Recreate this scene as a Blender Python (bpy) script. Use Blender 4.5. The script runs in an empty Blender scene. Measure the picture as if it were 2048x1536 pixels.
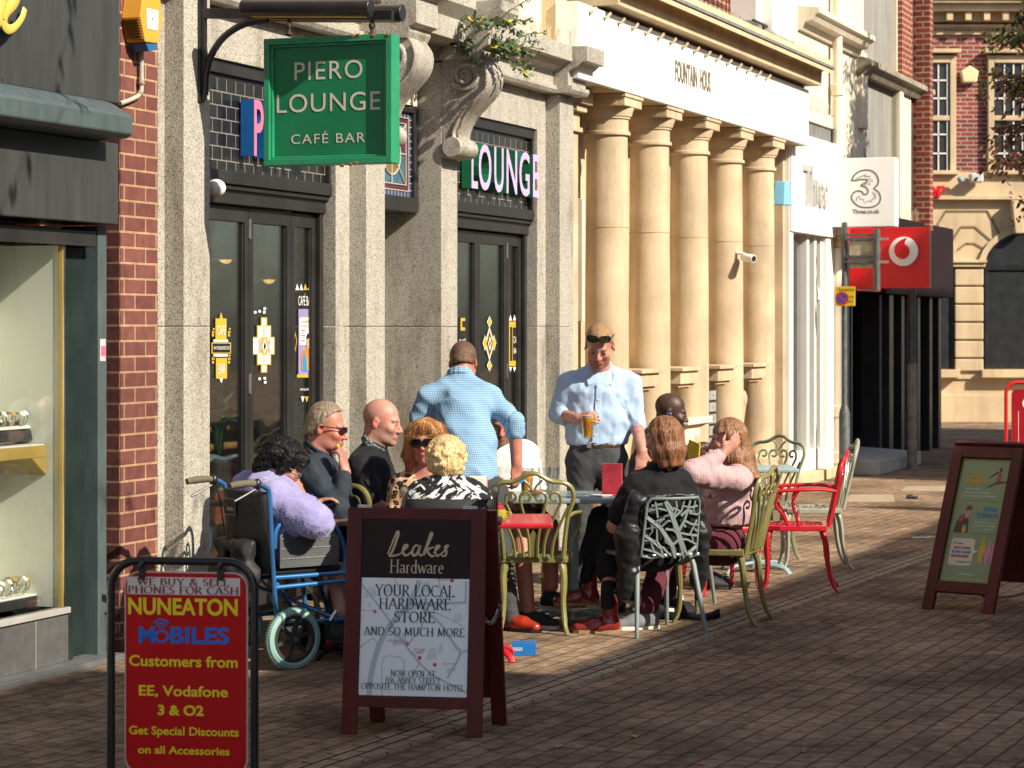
import bpy, bmesh, math, random
import numpy as np
from mathutils import Vector, Matrix, noise as mnoise
random.seed(7); np.random.seed(7)
SC = bpy.context.scene
COL = SC.collection
R = math.radians
# ---------------------------------------------------------------- camera
F = 85.0/36.0*2048.0
HORIZ = 655.0; CAMH = 1.70
cam = bpy.data.cameras.new('camera'); camo = bpy.data.objects.new('camera', cam); COL.objects.link(camo)
cam.lens = 85.0; cam.sensor_width = 36.0; cam.sensor_fit = 'HORIZONTAL'
cam.shift_y = -(768.0-HORIZ)/2048.0
cam.clip_start = 0.5; cam.clip_end = 2000
camo.location = (0, 0, CAMH); camo.rotation_euler = (R(90), 0, 0)
cam.dof.use_dof = True; cam.dof.focus_distance = 13.6; cam.dof.aperture_fstop = 7.0
SC.camera = camo
SC.render.resolution_x = 1024; SC.render.resolution_y = 768
# ---------------------------------------------------------------- street frame: s along the facades, n out of them
TH = math.atan(0.3766); ST, CT = math.sin(TH), math.cos(TH)
U = Vector((ST, CT, 0)); NV = Vector((CT, -ST, 0)); Y0 = 17.99
def W(s, n, z=0.0):
    return Vector((0, Y0, z)) + U*s + NV*n
def to_sn(x, y):
    return (x*ST+(y-Y0)*CT, x*CT-(y-Y0)*ST)
FROT = math.pi/2 - TH                      # local x = s, local y = -n
# ---------------------------------------------------------------- light
SUN = U*(-0.25) + NV*1.0 + Vector((0, 0, 0.72))
world = bpy.data.worlds.new('World'); SC.world = world; world.use_nodes = True
wn = world.node_tree; bg = wn.nodes['Background']
sky = wn.nodes.new('ShaderNodeTexSky'); sky.sky_type = 'NISHITA'; sky.sun_disc = False
sky.sun_elevation = math.asin(SUN.normalized().z); sky.sun_rotation = math.atan2(SUN.x, SUN.y)
sky.air_density = 1.0; sky.dust_density = 1.6; sky.ozone_density = 1.0
wn.links.new(sky.outputs[0], bg.inputs[0]); bg.inputs[1].default_value = 0.092
sl = bpy.data.lights.new('sun', 'SUN'); so = bpy.data.objects.new('sun', sl); COL.objects.link(so)
sl.energy = 5.0; sl.angle = R(0.53); sl.color = (1.0, 0.90, 0.75)
so.rotation_euler = (-SUN).to_track_quat('-Z', 'Y').to_euler(); so.location = SUN*20
SC.view_settings.view_transform = 'Standard'; SC.view_settings.look = 'None'
SC.view_settings.exposure = 0.64; SC.view_settings.gamma = 1.0
SC.cycles.max_bounces = 6; SC.cycles.transparent_max_bounces = 12
SC.cycles.use_adaptive_sampling = True
SC.cycles.caustics_reflective = False; SC.cycles.caustics_refractive = False
# ---------------------------------------------------------------- picture measurements -> real positions
def fplane(px, py, n=0.0):
    """(s, z) of the point of the plane n = const seen at that spot of the photograph"""
    k = (px-1024.0)/F
    d = (Y0*ST - n)/(ST-k*CT)
    x = k*d
    return (x*ST+(d-Y0)*CT, CAMH-(py-HORIZ)*d/F)
def S(px, n=0.0): return fplane(px, 0, n)[0]
def Z(px, py, n=0.0): return fplane(px, py, n)[1]
def P(px, py, d):
    return Vector(((px-1024.0)*d/F, d, CAMH-(py-HORIZ)*d/F))
def G(px, py):
    d = CAMH*F/(py-HORIZ)
    return Vector(((px-1024.0)*d/F, d, 0))
# ---------------------------------------------------------------- materials
MATS = {}
def newmat(name):
    m = bpy.data.materials.new(name); m.use_nodes = True
    return m, m.node_tree.nodes, m.node_tree.links, m.node_tree.nodes['Principled BSDF']
def ramp(N, stops):
    r = N.new('ShaderNodeValToRGB'); e = r.color_ramp.elements
    while len(e) < len(stops): e.new(0.5)
    for el, (p, c) in zip(e, stops): el.position = p; el.color = (*c[:3], 1)
    return r
def coords(N, L, scale=(1, 1, 1), rot=(0, 0, 0), gen='Object'):
    tc = N.new('ShaderNodeTexCoord'); mp = N.new('ShaderNodeMapping')
    mp.inputs['Scale'].default_value = scale; mp.inputs['Rotation'].default_value = rot
    L.new(tc.outputs[gen], mp.inputs['Vector']); return mp
def M(name, col, rough=.6, metal=0, var=.14, vs=5, bump=0.15, bs=60, spec=.5, coat=0, stretch=(1, 1, 1), grime=0, sheen=0):
    if name in MATS: return MATS[name]
    m, N, L, b = newmat(name); MATS[name] = m
    mp = coords(N, L, stretch)
    n1 = N.new('ShaderNodeTexNoise'); n1.inputs['Scale'].default_value = vs; n1.inputs['Detail'].default_value = 6
    L.new(mp.outputs[0], n1.inputs['Vector'])
    c = Vector(col[:3])
    r = ramp(N, [(.3, c*(1-var)), (.7, c*(1+var))]); L.new(n1.outputs['Fac'], r.inputs[0])
    out = r.outputs[0]
    if grime:
        n3 = N.new('ShaderNodeTexNoise'); n3.inputs['Scale'].default_value = vs*.5; n3.inputs['Detail'].default_value = 9; n3.inputs['Roughness'].default_value = .7
        mp2 = coords(N, L, (3, 3, .45)); L.new(mp2.outputs[0], n3.inputs['Vector'])
        r3 = ramp(N, [(.48, (0, 0, 0)), (.72, (1, 1, 1))]); L.new(n3.outputs['Fac'], r3.inputs[0])
        mx = N.new('ShaderNodeMix'); mx.data_type = 'RGBA'
        mm = N.new('ShaderNodeMath'); mm.operation = 'MULTIPLY'; mm.inputs[1].default_value = grime
        L.new(r3.outputs[0], mm.inputs[0]); L.new(mm.outputs[0], mx.inputs[0])
        L.new(out, mx.inputs[6]); mx.inputs[7].default_value = (.09, .075, .055, 1); out = mx.outputs[2]
    L.new(out, b.inputs['Base Color'])
    n2 = N.new('ShaderNodeTexNoise'); n2.inputs['Scale'].default_value = bs; n2.inputs['Detail'].default_value = 4
    L.new(mp.outputs[0], n2.inputs['Vector'])
    if bump:
        bp = N.new('ShaderNodeBump'); bp.inputs['Strength'].default_value = bump; bp.inputs['Distance'].default_value = .01
        L.new(n2.outputs['Fac'], bp.inputs['Height']); L.new(bp.outputs[0], b.inputs['Normal'])
    rr = N.new('ShaderNodeMapRange'); rr.inputs['To Min'].default_value = max(rough-.1, .02); rr.inputs['To Max'].default_value = min(rough+.12, 1)
    L.new(n1.outputs['Fac'], rr.inputs['Value']); L.new(rr.outputs[0], b.inputs['Roughness'])
    b.inputs['Metallic'].default_value = metal; b.inputs['Specular IOR Level'].default_value = spec
    if coat: b.inputs['Coat Weight'].default_value = coat; b.inputs['Coat Roughness'].default_value = .08
    if sheen: b.inputs['Sheen Weight'].default_value = sheen; b.inputs['Sheen Roughness'].default_value = .4
    return m
def granite(name, tone, dark=.10):
    m, N, L, b = newmat(name)
    mp = coords(N, L)
    v = N.new('ShaderNodeTexVoronoi'); v.inputs['Scale'].default_value = 200; L.new(mp.outputs[0], v.inputs['Vector'])
    sp = N.new('ShaderNodeSeparateColor'); L.new(v.outputs['Color'], sp.inputs[0])
    t = Vector(tone)
    r = ramp(N, [(.0, t*dark*2.5), (.13, t*.45), (.26, t*.82), (.6, t), (.82, t*1.16), (1, t*1.32)]); r.color_ramp.interpolation = 'LINEAR'
    L.new(sp.outputs[0], r.inputs[0])
    n = N.new('ShaderNodeTexNoise'); n.inputs['Scale'].default_value = 2.2; n.inputs['Detail'].default_value = 8
    mp2 = coords(N, L, (1.6, 1.6, .4)); L.new(mp2.outputs[0], n.inputs['Vector']); n.inputs['Roughness'].default_value = .68
    r2 = ramp(N, [(.34, (.60, .56, .50)), (.48, (.96, .95, .93)), (.68, (1.10, 1.09, 1.07))]); L.new(n.outputs['Fac'], r2.inputs[0])
    mx = N.new('ShaderNodeMix'); mx.data_type = 'RGBA'; mx.blend_type = 'MULTIPLY'; mx.inputs[0].default_value = 1
    L.new(r.outputs[0], mx.inputs[6]); L.new(r2.outputs[0], mx.inputs[7]); L.new(mx.outputs[2], b.inputs['Base Color'])
    b.inputs['Roughness'].default_value = .55
    bp = N.new('ShaderNodeBump'); bp.inputs['Strength'].default_value = .25; bp.inputs['Distance'].default_value = .004
    L.new(sp.outputs[1], bp.inputs['Height']); L.new(bp.outputs[0], b.inputs['Normal'])
    MATS[name] = m; return m
def brickmat(name, c1, c2, mortar, bw=.235, bh=.075, ms=.012, rot=(R(90), 0, 0), off=.5, bias=0.0, squash=1.0, sf=2, rough=.75, bump=.6, spec=.4, dirt=.35, gum=False):
    """rot turns object space so that the wall lies in the texture's xy plane"""
    m, N, L, b = newmat(name); MATS[name] = m
    mp = coords(N, L, (1, 1, 1), rot)
    br = N.new('ShaderNodeTexBrick'); L.new(mp.outputs[0], br.inputs['Vector'])
    br.inputs['Scale'].default_value = 1; br.inputs['Brick Width'].default_value = bw; br.inputs['Row Height'].default_value = bh
    br.inputs['Mortar Size'].default_value = ms; br.inputs['Mortar Smooth'].default_value = .25; br.inputs['Bias'].default_value = bias
    br.offset = off; br.squash = squash; br.squash_frequency = sf
    br.inputs['Color1'].default_value = (*c1, 1); br.inputs['Color2'].default_value = (*c2, 1); br.inputs['Mortar'].default_value = (*mortar, 1)
    n = N.new('ShaderNodeTexNoise'); n.inputs['Scale'].default_value = 14; n.inputs['Detail'].default_value = 8; n.inputs['Roughness'].default_value = .65
    tc = coords(N, L); L.new(tc.outputs[0], n.inputs['Vector'])
    r = ramp(N, [(.28, (1-dirt,)*3), (.7, (1+dirt*.6,)*3)]); L.new(n.outputs['Fac'], r.inputs[0])
    mx = N.new('ShaderNodeMix'); mx.data_type = 'RGBA'; mx.blend_type = 'MULTIPLY'; mx.inputs[0].default_value = 1
    L.new(br.outputs['Color'], mx.inputs[6]); L.new(r.outputs[0], mx.inputs[7])
    n4 = N.new('ShaderNodeTexNoise'); n4.inputs['Scale'].default_value = 1.1; n4.inputs['Detail'].default_value = 6; L.new(tc.outputs[0], n4.inputs['Vector'])
    r4 = ramp(N, [(.35, (.72, .70, .68)), (.68, (1.1, 1.1, 1.08))]); L.new(n4.outputs['Fac'], r4.inputs[0])
    m4 = N.new('ShaderNodeMix'); m4.data_type = 'RGBA'; m4.blend_type = 'MULTIPLY'; m4.inputs[0].default_value = 1
    L.new(mx.outputs[2], m4.inputs[6]); L.new(r4.outputs[0], m4.inputs[7])
    L.new(m4.outputs[2], b.inputs['Base Color'])
    ad = N.new('ShaderNodeMath'); ad.operation = 'MULTIPLY_ADD'; ad.inputs[1].default_value = -1.0
    L.new(br.outputs['Fac'], ad.inputs[0]); L.new(n.outputs['Fac'], ad.inputs[2])
    bp = N.new('ShaderNodeBump'); bp.inputs['Strength'].default_value = bump; bp.inputs['Distance'].default_value = .008
    L.new(ad.outputs[0], bp.inputs['Height']); L.new(bp.outputs[0], b.inputs['Normal'])
    if gum:
        v = N.new('ShaderNodeTexVoronoi'); v.inputs['Scale'].default_value = 2.6; L.new(tc.outputs[0], v.inputs['Vector'])
        rg = ramp(N, [(.045, (.55, .55, .56)), (.06, (1, 1, 1))]); L.new(v.outputs['Distance'], rg.inputs[0])
        n5 = N.new('ShaderNodeTexNoise'); n5.inputs['Scale'].default_value = .55; n5.inputs['Detail'].default_value = 9; n5.inputs['Roughness'].default_value = .7; L.new(tc.outputs[0], n5.inputs['Vector'])
        r5 = ramp(N, [(.38, (.70, .69, .68)), (.5, (1, 1, 1)), (.66, (1.14, 1.12, 1.08))]); L.new(n5.outputs['Fac'], r5.inputs[0]); src = m4.outputs[2]
        for rr in (rg, r5):
            mm = N.new('ShaderNodeMix'); mm.data_type = 'RGBA'; mm.blend_type = 'MULTIPLY'; mm.inputs[0].default_value = 1; L.new(src, mm.inputs[6]); L.new(rr.outputs[0], mm.inputs[7]); src = mm.outputs[2]
        L.new(src, b.inputs['Base Color'])
    b.inputs['Roughness'].default_value = rough; b.inputs['Specular IOR Level'].default_value = spec
    return m
def glassmat(name, tint=(.80, .84, .82), refl=.16, fr=.5):
    m, N, L, b = newmat(name); MATS[name] = m
    N.remove(b); out = N['Material Output']
    tr = N.new('ShaderNodeBsdfTransparent'); tr.inputs[0].default_value = (*tint, 1)
    gl = N.new('ShaderNodeBsdfGlossy'); gl.inputs['Roughness'].default_value = .015; gl.inputs[0].default_value = (.95, .97, 1, 1)
    lw = N.new('ShaderNodeLayerWeight'); lw.inputs[0].default_value = .32
    ma = N.new('ShaderNodeMath'); ma.operation = 'MULTIPLY_ADD'; ma.inputs[1].default_value = fr; ma.inputs[2].default_value = refl*.25
    ma.use_clamp = True
    nz = N.new('ShaderNodeTexNoise'); nz.inputs['Scale'].default_value = 3.0; nz.inputs['Detail'].default_value = 1
    tc = coords(N, L); L.new(tc.outputs[0], nz.inputs['Vector'])
    bp = N.new('ShaderNodeBump'); bp.inputs['Strength'].default_value = .045; bp.inputs['Distance'].default_value = .05
    L.new(nz.outputs['Fac'], bp.inputs['Height']); L.new(bp.outputs[0], gl.inputs['Normal'])
    L.new(lw.outputs['Fresnel'], ma.inputs[0])
    mx = N.new('ShaderNodeMixShader'); L.new(ma.outputs[0], mx.inputs[0]); L.new(tr.outputs[0], mx.inputs[1]); L.new(gl.outputs[0], mx.inputs[2])
    L.new(mx.outputs[0], out.inputs['Surface']); return m
def colmat(name, rough=.6, bump=.1, bs=120, sss=0, spec=.4, sheen=0):
    """reads the mesh's own colour attribute 'Col'"""
    m, N, L, b = newmat(name); MATS[name] = m
    at = N.new('ShaderNodeAttribute'); at.attribute_name = 'Col'
    n = N.new('ShaderNodeTexNoise'); n.inputs['Scale'].default_value = 70; n.inputs['Detail'].default_value = 4
    tc = coords(N, L); L.new(tc.outputs[0], n.inputs['Vector'])
    r = ramp(N, [(.3, (.88, .84, .84)), (.7, (1.08, 1.06, 1.05))]); L.new(n.outputs['Fac'], r.inputs[0])
    mx = N.new('ShaderNodeMix'); mx.data_type = 'RGBA'; mx.blend_type = 'MULTIPLY'; mx.inputs[0].default_value = 1
    L.new(at.outputs['Color'], mx.inputs[6]); L.new(r.outputs[0], mx.inputs[7]); L.new(mx.outputs[2], b.inputs['Base Color'])
    n2 = N.new('ShaderNodeTexNoise'); n2.inputs['Scale'].default_value = bs; L.new(tc.outputs[0], n2.inputs['Vector'])
    bp = N.new('ShaderNodeBump'); bp.inputs['Strength'].default_value = bump; bp.inputs['Distance'].default_value = .004
    L.new(n2.outputs['Fac'], bp.inputs['Height']); L.new(bp.outputs[0], b.inputs['Normal'])
    b.inputs['Roughness'].default_value = rough; b.inputs['Specular IOR Level'].default_value = spec
    if sss:
        b.inputs['Subsurface Weight'].default_value = sss; b.inputs['Subsurface Radius'].default_value = (.012, .005, .003); b.inputs['Subsurface Scale'].default_value = 1
    if sheen: b.inputs['Sheen Weight'].default_value = sheen
    return m
# ---------------------------------------------------------------- mesh builder
class MB:
    def __init__(s): s.v = []; s.f = []; s.m = []; s.c = None
    def add(s, vs, fs, m=0):
        o = len(s.v); s.v += [Vector(q) for q in vs]; s.f += [tuple(i+o for i in f) for f in fs]; s.m += [m]*len(fs); return s
    def box(s, x0, x1, y0, y1, z0, z1, m=0):
        x0, x1 = sorted((x0, x1)); y0, y1 = sorted((y0, y1)); z0, z1 = sorted((z0, z1))
        return s.add([(x, y, z) for z in (z0, z1) for y in (y0, y1) for x in (x0, x1)],
                     [(0, 2, 3, 1), (4, 5, 7, 6), (0, 1, 5, 4), (2, 6, 7, 3), (0, 4, 6, 2), (1, 3, 7, 5)], m)
    def fb(s, s0, s1, n0, n1, z0, z1, m=0):          # street frame box
        return s.box(s0, s1, -n0, -n1, z0, z1, m)
    def bar(s, a, b, w, h, up=(0, 0, 1), m=0, w2=None, h2=None):
        a, b = Vector(a), Vector(b); d = (b-a).normalized(); r = d.cross(Vector(up))
        if r.length < 1e-4: r = d.cross(Vector((1, 0, 0)))
        r.normalize(); u = r.cross(d); w2 = w if w2 is None else w2; h2 = h if h2 is None else h2
        vs = []
        for p, ww, hh in ((a, w, h), (b, w2, h2)):
            for i, j in ((-1, -1), (1, -1), (1, 1), (-1, 1)): vs.append(p+r*(i*ww/2)+u*(j*hh/2))
        return s.add(vs, [(0, 1, 2, 3), (7, 6, 5, 4), (0, 4, 5, 1), (1, 5, 6, 2), (2, 6, 7, 3), (3, 7, 4, 0)], m)
    def tube(s, pts, r, seg=8, m=0, closed=False, flat=1.0, up=None):
        pts = [Vector(p) for p in pts]; n = len(pts)
        rs = r if isinstance(r, (list, tuple)) else [r]*n
        vs = []; prev = Vector(up) if up else None
        for i, p in enumerate(pts):
            if closed: t = pts[(i+1) % n]-pts[i-1]
            else: t = pts[min(i+1, n-1)]-pts[max(i-1, 0)]
            t = t.normalized() if t.length > 1e-9 else Vector((0, 0, 1))
            if prev is None: prev = t.orthogonal()
            x = prev-t*prev.dot(t)
            if x.length < 1e-5: x = t.orthogonal()
            x.normalize(); y = t.cross(x)
            if not up: prev = x
            for k in range(seg):
                a = 2*math.pi*k/seg; vs.append(p+x*(math.cos(a)*rs[i])+y*(math.sin(a)*rs[i]*flat))
        fs = []; rng = n if closed else n-1
        for i in range(rng):
            j = (i+1) % n
            for k in range(seg):
                k2 = (k+1) % seg; fs.append((i*seg+k, i*seg+k2, j*seg+k2, j*seg+k))
        if not closed: fs += [tuple(range(seg))[::-1], tuple((n-1)*seg+k for k in range(seg))]
        return s.add(vs, fs, m)
    def lathe(s, prof, c, seg=24, m=0, ax=None, ring=False):
        c = Vector(c); vs = []; n = len(prof)
        if ax is None: X, Y, A = Vector((1, 0, 0)), Vector((0, 1, 0)), Vector((0, 0, 1))
        else:
            A = Vector(ax).normalized(); X = A.orthogonal().normalized(); Y = A.cross(X)
        for r, z in prof:
            for k in range(seg):
                a = 2*math.pi*k/seg; vs.append(c+A*z+X*(r*math.cos(a))+Y*(r*math.sin(a)))
        fs = [(i*seg+k, i*seg+(k+1) % seg, (i+1)*seg+(k+1) % seg, (i+1)*seg+k) for i in range(n-1) for k in range(seg)]
        fs += [((n-1)*seg+k, (n-1)*seg+(k+1) % seg, (k+1) % seg, k) for k in range(seg)] if ring else [tuple(range(seg))[::-1], tuple((n-1)*seg+k for k in range(seg))]
        return s.add(vs, fs, m)
    def prism(s, poly, fn, d0, d1, m=0):
        """poly in 2-D, fn(a, b, d) -> point, between depths d0 and d1"""
        n = len(poly); vs = [fn(a, b, d0) for a, b in poly]+[fn(a, b, d1) for a, b in poly]
        return s.add(vs, [tuple(range(n))[::-1], tuple(range(n, 2*n))]+[(i, (i+1) % n, n+(i+1) % n, n+i) for i in range(n)], m)
    def ell(s, c, r, m=0, seg=16, rings=10, rot=None):
        c = Vector(c); vs = []
        for i in range(rings+1):
            t = math.pi*i/rings
            for k in range(seg):
                a = 2*math.pi*k/seg; q = Vector((r[0]*math.sin(t)*math.cos(a), r[1]*math.sin(t)*math.sin(a), r[2]*math.cos(t)))
                vs.append(c+(rot@q if rot else q))
        return s.add(vs, [(i*seg+k, i*seg+(k+1) % seg, (i+1)*seg+(k+1) % seg, (i+1)*seg+k)[::-1] for i in range(rings) for k in range(seg)], m)
    def merge(s, o, T=None, m=None):
        k = len(s.v); s.v += [T@v if T else v for v in o.v]; s.f += [tuple(i+k for i in f) for f in o.f]
        s.m += [m]*len(o.f) if m is not None else o.m; return s
    def build(s, name, mats, parent=None, smooth=False, bevel=0, org=None, rot=None, auto=40, label=None):
        if not isinstance(mats, (list, tuple)): mats = [mats]
        me = bpy.data.meshes.new(name); o0 = Vector(org) if org is not None else Vector((0, 0, 0))
        me.from_pydata([v-o0 for v in s.v], [], s.f)
        for q in mats: me.materials.append(q)
        if len(mats) > 1: me.polygons.foreach_set('material_index', s.m)
        me.update()
        bm = bmesh.new(); bm.from_mesh(me); bmesh.ops.recalc_face_normals(bm, faces=bm.faces)
        if bevel: pass
        bm.to_mesh(me); bm.free()
        if smooth:
            me.polygons.foreach_set('use_smooth', [True]*len(me.polygons))
            if auto < 180: me.set_sharp_from_angle(angle=R(auto))
        ob = bpy.data.objects.new(name, me); COL.objects.link(ob)
        if parent: ob.parent = parent
        if bevel:
            bv = ob.modifiers.new('bevel', 'BEVEL'); bv.width = bevel; bv.segments = 2; bv.limit_method = 'ANGLE'; bv.angle_limit = R(50); bv.harden_normals = False
        if label: ob['label'] = label
        return ob
def tag(o, label, cat, group=None, kind=None):
    if label: o['label'] = label
    if cat: o['category'] = cat
    if group: o['group'] = group
    if kind: o['kind'] = kind
    return o
def thing(name, label, cat, loc=(0, 0, 0), rz=0.0, group=None):
    o = bpy.data.objects.new(name, None); COL.objects.link(o); o.location = loc; o.rotation_euler = (0, 0, rz); o.empty_display_size = .2
    return tag(o, label, cat, group)
class FT:
    """a thing standing in the street frame: children are built in (s, -n, z) and moved to the thing's base"""
    def __init__(t, name, label, cat, s, n, z=0.0, group=None):
        t.o = thing(name, label, cat, W(s, n, z), FROT, group); t.b = Vector((s, -n, z))
    def put(t, mb, name, mats, parent=None, **k):
        return mb.build(name, mats, parent or t.o, org=t.b, **k)
def fmesh(mb, name, mats, label, cat, s, n, z=0, group=None, kind=None, **k):
    o = mb.build(name, mats, None, org=(s, -n, z), **k); o.location = W(s, n, z); o.rotation_euler = (0, 0, FROT)
    return tag(o, label, cat, group, kind)
def dup(o, parent=None):
    c = o.copy(); COL.objects.link(c); c.parent = parent
    for ch in list(o.children): dup(ch, c)
    return c
# ---------------------------------------------------------------- lettering
_tc = {}
def text2d(txt, bold=0.0, depth=0.0, sp=1.0):
    """sans lettering as (verts, faces): cap height 1, baseline 0, centred in x, depth in -y"""
    key = (txt, bold, depth, sp)
    if key in _tc: return _tc[key]
    cu = bpy.data.curves.new('t', 'FONT'); cu.body = txt; cu.size = 1.0; cu.align_x = 'CENTER'; cu.offset = bold; cu.resolution_u = 4
    cu.extrude = depth/2 if depth else 0; cu.space_character = sp; cu.fill_mode = 'BOTH' if depth else 'FRONT'
    ob = bpy.data.objects.new('t', cu); COL.objects.link(ob)
    dg = bpy.context.evaluated_depsgraph_get(); ev = ob.evaluated_get(dg); me = ev.to_mesh()
    vs = [v.co.copy() for v in me.vertices]; fs = [tuple(p.vertices) for p in me.polygons]
    ev.to_mesh_clear(); bpy.data.objects.remove(ob); bpy.data.curves.remove(cu)
    h = 0.729
    vs = [Vector((v.x/h, v.y/h, v.z)) for v in vs]
    _tc[key] = (vs, fs); return _tc[key]
def put_text(mb, txt, o, right, up, h, m=0, bold=0.0, depth=0.0, width=None, xs=1.0, sp=1.0, lift=0.003, align='c'):
    """flat or raised lettering on a plane through o"""
    right, up = Vector(right).normalized(), Vector(up).normalized(); nn = right.cross(up)
    vs, fs = text2d(txt, bold, 1.0 if depth else 0.0, sp)
    if not vs: return
    x0 = min(v.x for v in vs); x1 = max(v.x for v in vs)
    kx = (width/(x1-x0)) if width else h*xs
    cx = {'c': (x0+x1)/2, 'l': x0, 'r': x1}[align]
    o = Vector(o)
    mb.add([o+right*((v.x-cx)*kx)+up*(v.y*h)+nn*(lift+(v.z+.5)*depth if depth else lift) for v in vs], fs, m)
# drawn serif capitals: strokes on a unit cell (x, y), width given per letter
def _arc(cx, cy, rx, ry, a0, a1, n=10):
    return [(cx+rx*math.cos(R(a0+(a1-a0)*i/n)), cy+ry*math.sin(R(a0+(a1-a0)*i/n))) for i in range(n+1)]
SER = {
 'A': (.74, [[(.02, 0), (.37, 1)], [(.37, 1), (.72, 0)], [(.16, .36), (.58, .36)]], [(.02, 0), (.72, 0)]),
 'B': (.6, [[(.1, 0), (.1, 1)], [(.1, 1)]+_arc(.3, .77, .2, .23, 90, -90)+[(.1, .54)], [(.1, .54)]+_arc(.33, .27, .24, .27, 90, -90)+[(.1, 0)]], [(.1, 0), (.1, 1)]),
 'C': (.7, [_arc(.4, .5, .36, .5, 48, 312, 18)], []),
 'D': (.76, [[(.1, 0), (.1, 1)], [(.1, 1)]+_arc(.3, .5, .4, .5, 90, -90, 14)+[(.1, 0)]], [(.1, 0), (.1, 1)]),
 'E': (.54, [[(.1, 0), (.1, 1)], [(.1, 1), (.5, 1), (.5, .9)], [(.1, .52), (.42, .52)], [(.1, 0), (.52, 0), (.52, .12)]], [(.1, 0), (.1, 1)]),
 'H': (.8, [[(.12, 0), (.12, 1)], [(.68, 0), (.68, 1)], [(.12, .52), (.68, .52)]], [(.12, 0), (.12, 1), (.68, 0), (.68, 1)]),
 'I': (.3, [[(.15, 0), (.15, 1)]], [(.15, 0), (.15, 1)]),
 'K': (.7, [[(.12, 0), (.12, 1)], [(.6, 1), (.14, .45)], [(.26, .58), (.66, 0)]], [(.12, 0), (.12, 1), (.6, 1), (.66, 0)]),
 'L': (.54, [[(.1, 0), (.1, 1)], [(.1, 0), (.5, 0), (.5, .13)]], [(.1, 0), (.1, 1)]),
 'M': (.9, [[(.1, 0), (.14, 1)], [(.14, 1), (.45, .08)], [(.45, .08), (.76, 1)], [(.76, 1), (.8, 0)]], [(.1, 0), (.8, 0)]),
 'N': (.78, [[(.12, 0), (.12, 1)], [(.12, 1), (.66, 0)], [(.66, 0), (.66, 1)]], [(.12, 0), (.12, 1), (.66, 1)]),
 'O': (.8, [_arc(.4, .5, .36, .5, 90, 450, 24)], []),
 'P': (.56, [[(.1, 0), (.1, 1)], [(.1, 1)]+_arc(.28, .74, .22, .26, 90, -90)+[(.1, .48)]], [(.1, 0), (.1, 1)]),
 'R': (.64, [[(.1, 0), (.1, 1)], [(.1, 1)]+_arc(.28, .74, .22, .26, 90, -90)+[(.1, .48)], [(.28, .48), (.62, 0)]], [(.1, 0), (.1, 1), (.62, 0)]),
 'S': (.5, [_arc(.25, .75, .18, .25, 40, 230, 10)+_arc(.25, .25, .2, .25, 60, -150, 12)], []),
 'T': (.62, [[(.31, 0), (.31, 1)], [(.02, .88), (.03, 1), (.59, 1), (.6, .88)]], [(.31, 0)]),
 'U': (.76, [[(.12, 1), (.12, .35)]+_arc(.37, .3, .25, .3, 180, 360, 10)+[(.62, 1)]], [(.12, 1), (.62, 1)]),
 'W': (1.0, [[(.02, 1), (.28, 0)], [(.28, 0), (.5, .95)], [(.5, .95), (.74, 0)], [(.74, 0), (.98, 1)]], [(.02, 1), (.98, 1), (.5, 1)]),
 'Y': (.66, [[(.02, 1), (.33, .48)], [(.64, 1), (.33, .48), (.33, 0)]], [(.02, 1), (.64, 1), (.33, 0)]),
 'F': (.52, [[(.1, 0), (.1, 1)], [(.1, 1), (.5, 1), (.5, .9)], [(.1, .52), (.42, .52)]], [(.1, 0), (.1, 1)]),
 '&': (.76, [[(.7, .5), (.5, .12)]+_arc(.3, .24, .24, .24, -30, -240, 10)+[(.44, .7)]+_arc(.32, .82, .14, .17, -20, 200, 8)+[(.3, .5), (.7, 0)]], []),
 '1': (.4, [[(.1, .85), (.22, 1), (.22, 0)]], [(.22, 0)]),
 '0': (.56, [_arc(.28, .5, .23, .5, 90, 450, 20)], []),
 '6': (.56, [_arc(.3, .3, .22, .3, 0, 360, 16), [(.08, .3), (.14, .65), (.4, 1)]], []),
 'a': (.46, [_arc(.22, .46, .15, .16, 150, 20, 6)+[(.37, .1), (.44, .02)], _arc(.2, .17, .16, .16, 60, 330, 10)], []),
 'r': (.36, [[(.1, 0), (.1, .6)], [(.1, .45), (.2, .6), (.32, .58)]], [(.1, 0)]),
 'd': (.54, [_arc(.24, .3, .19, .3, 0, 360, 16), [(.43, 0), (.43, 1)]], [(.43, 0)]),
 'w': (.74, [[(.02, .6), (.2, 0)], [(.2, 0), (.37, .56)], [(.37, .56), (.54, 0)], [(.54, 0), (.72, .6)]], [(.02, .6), (.72, .6)]),
 'e': (.46, [[(.06, .34), (.4, .34)]+_arc(.23, .3, .18, .3, 10, 310, 14)], []),
}
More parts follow.
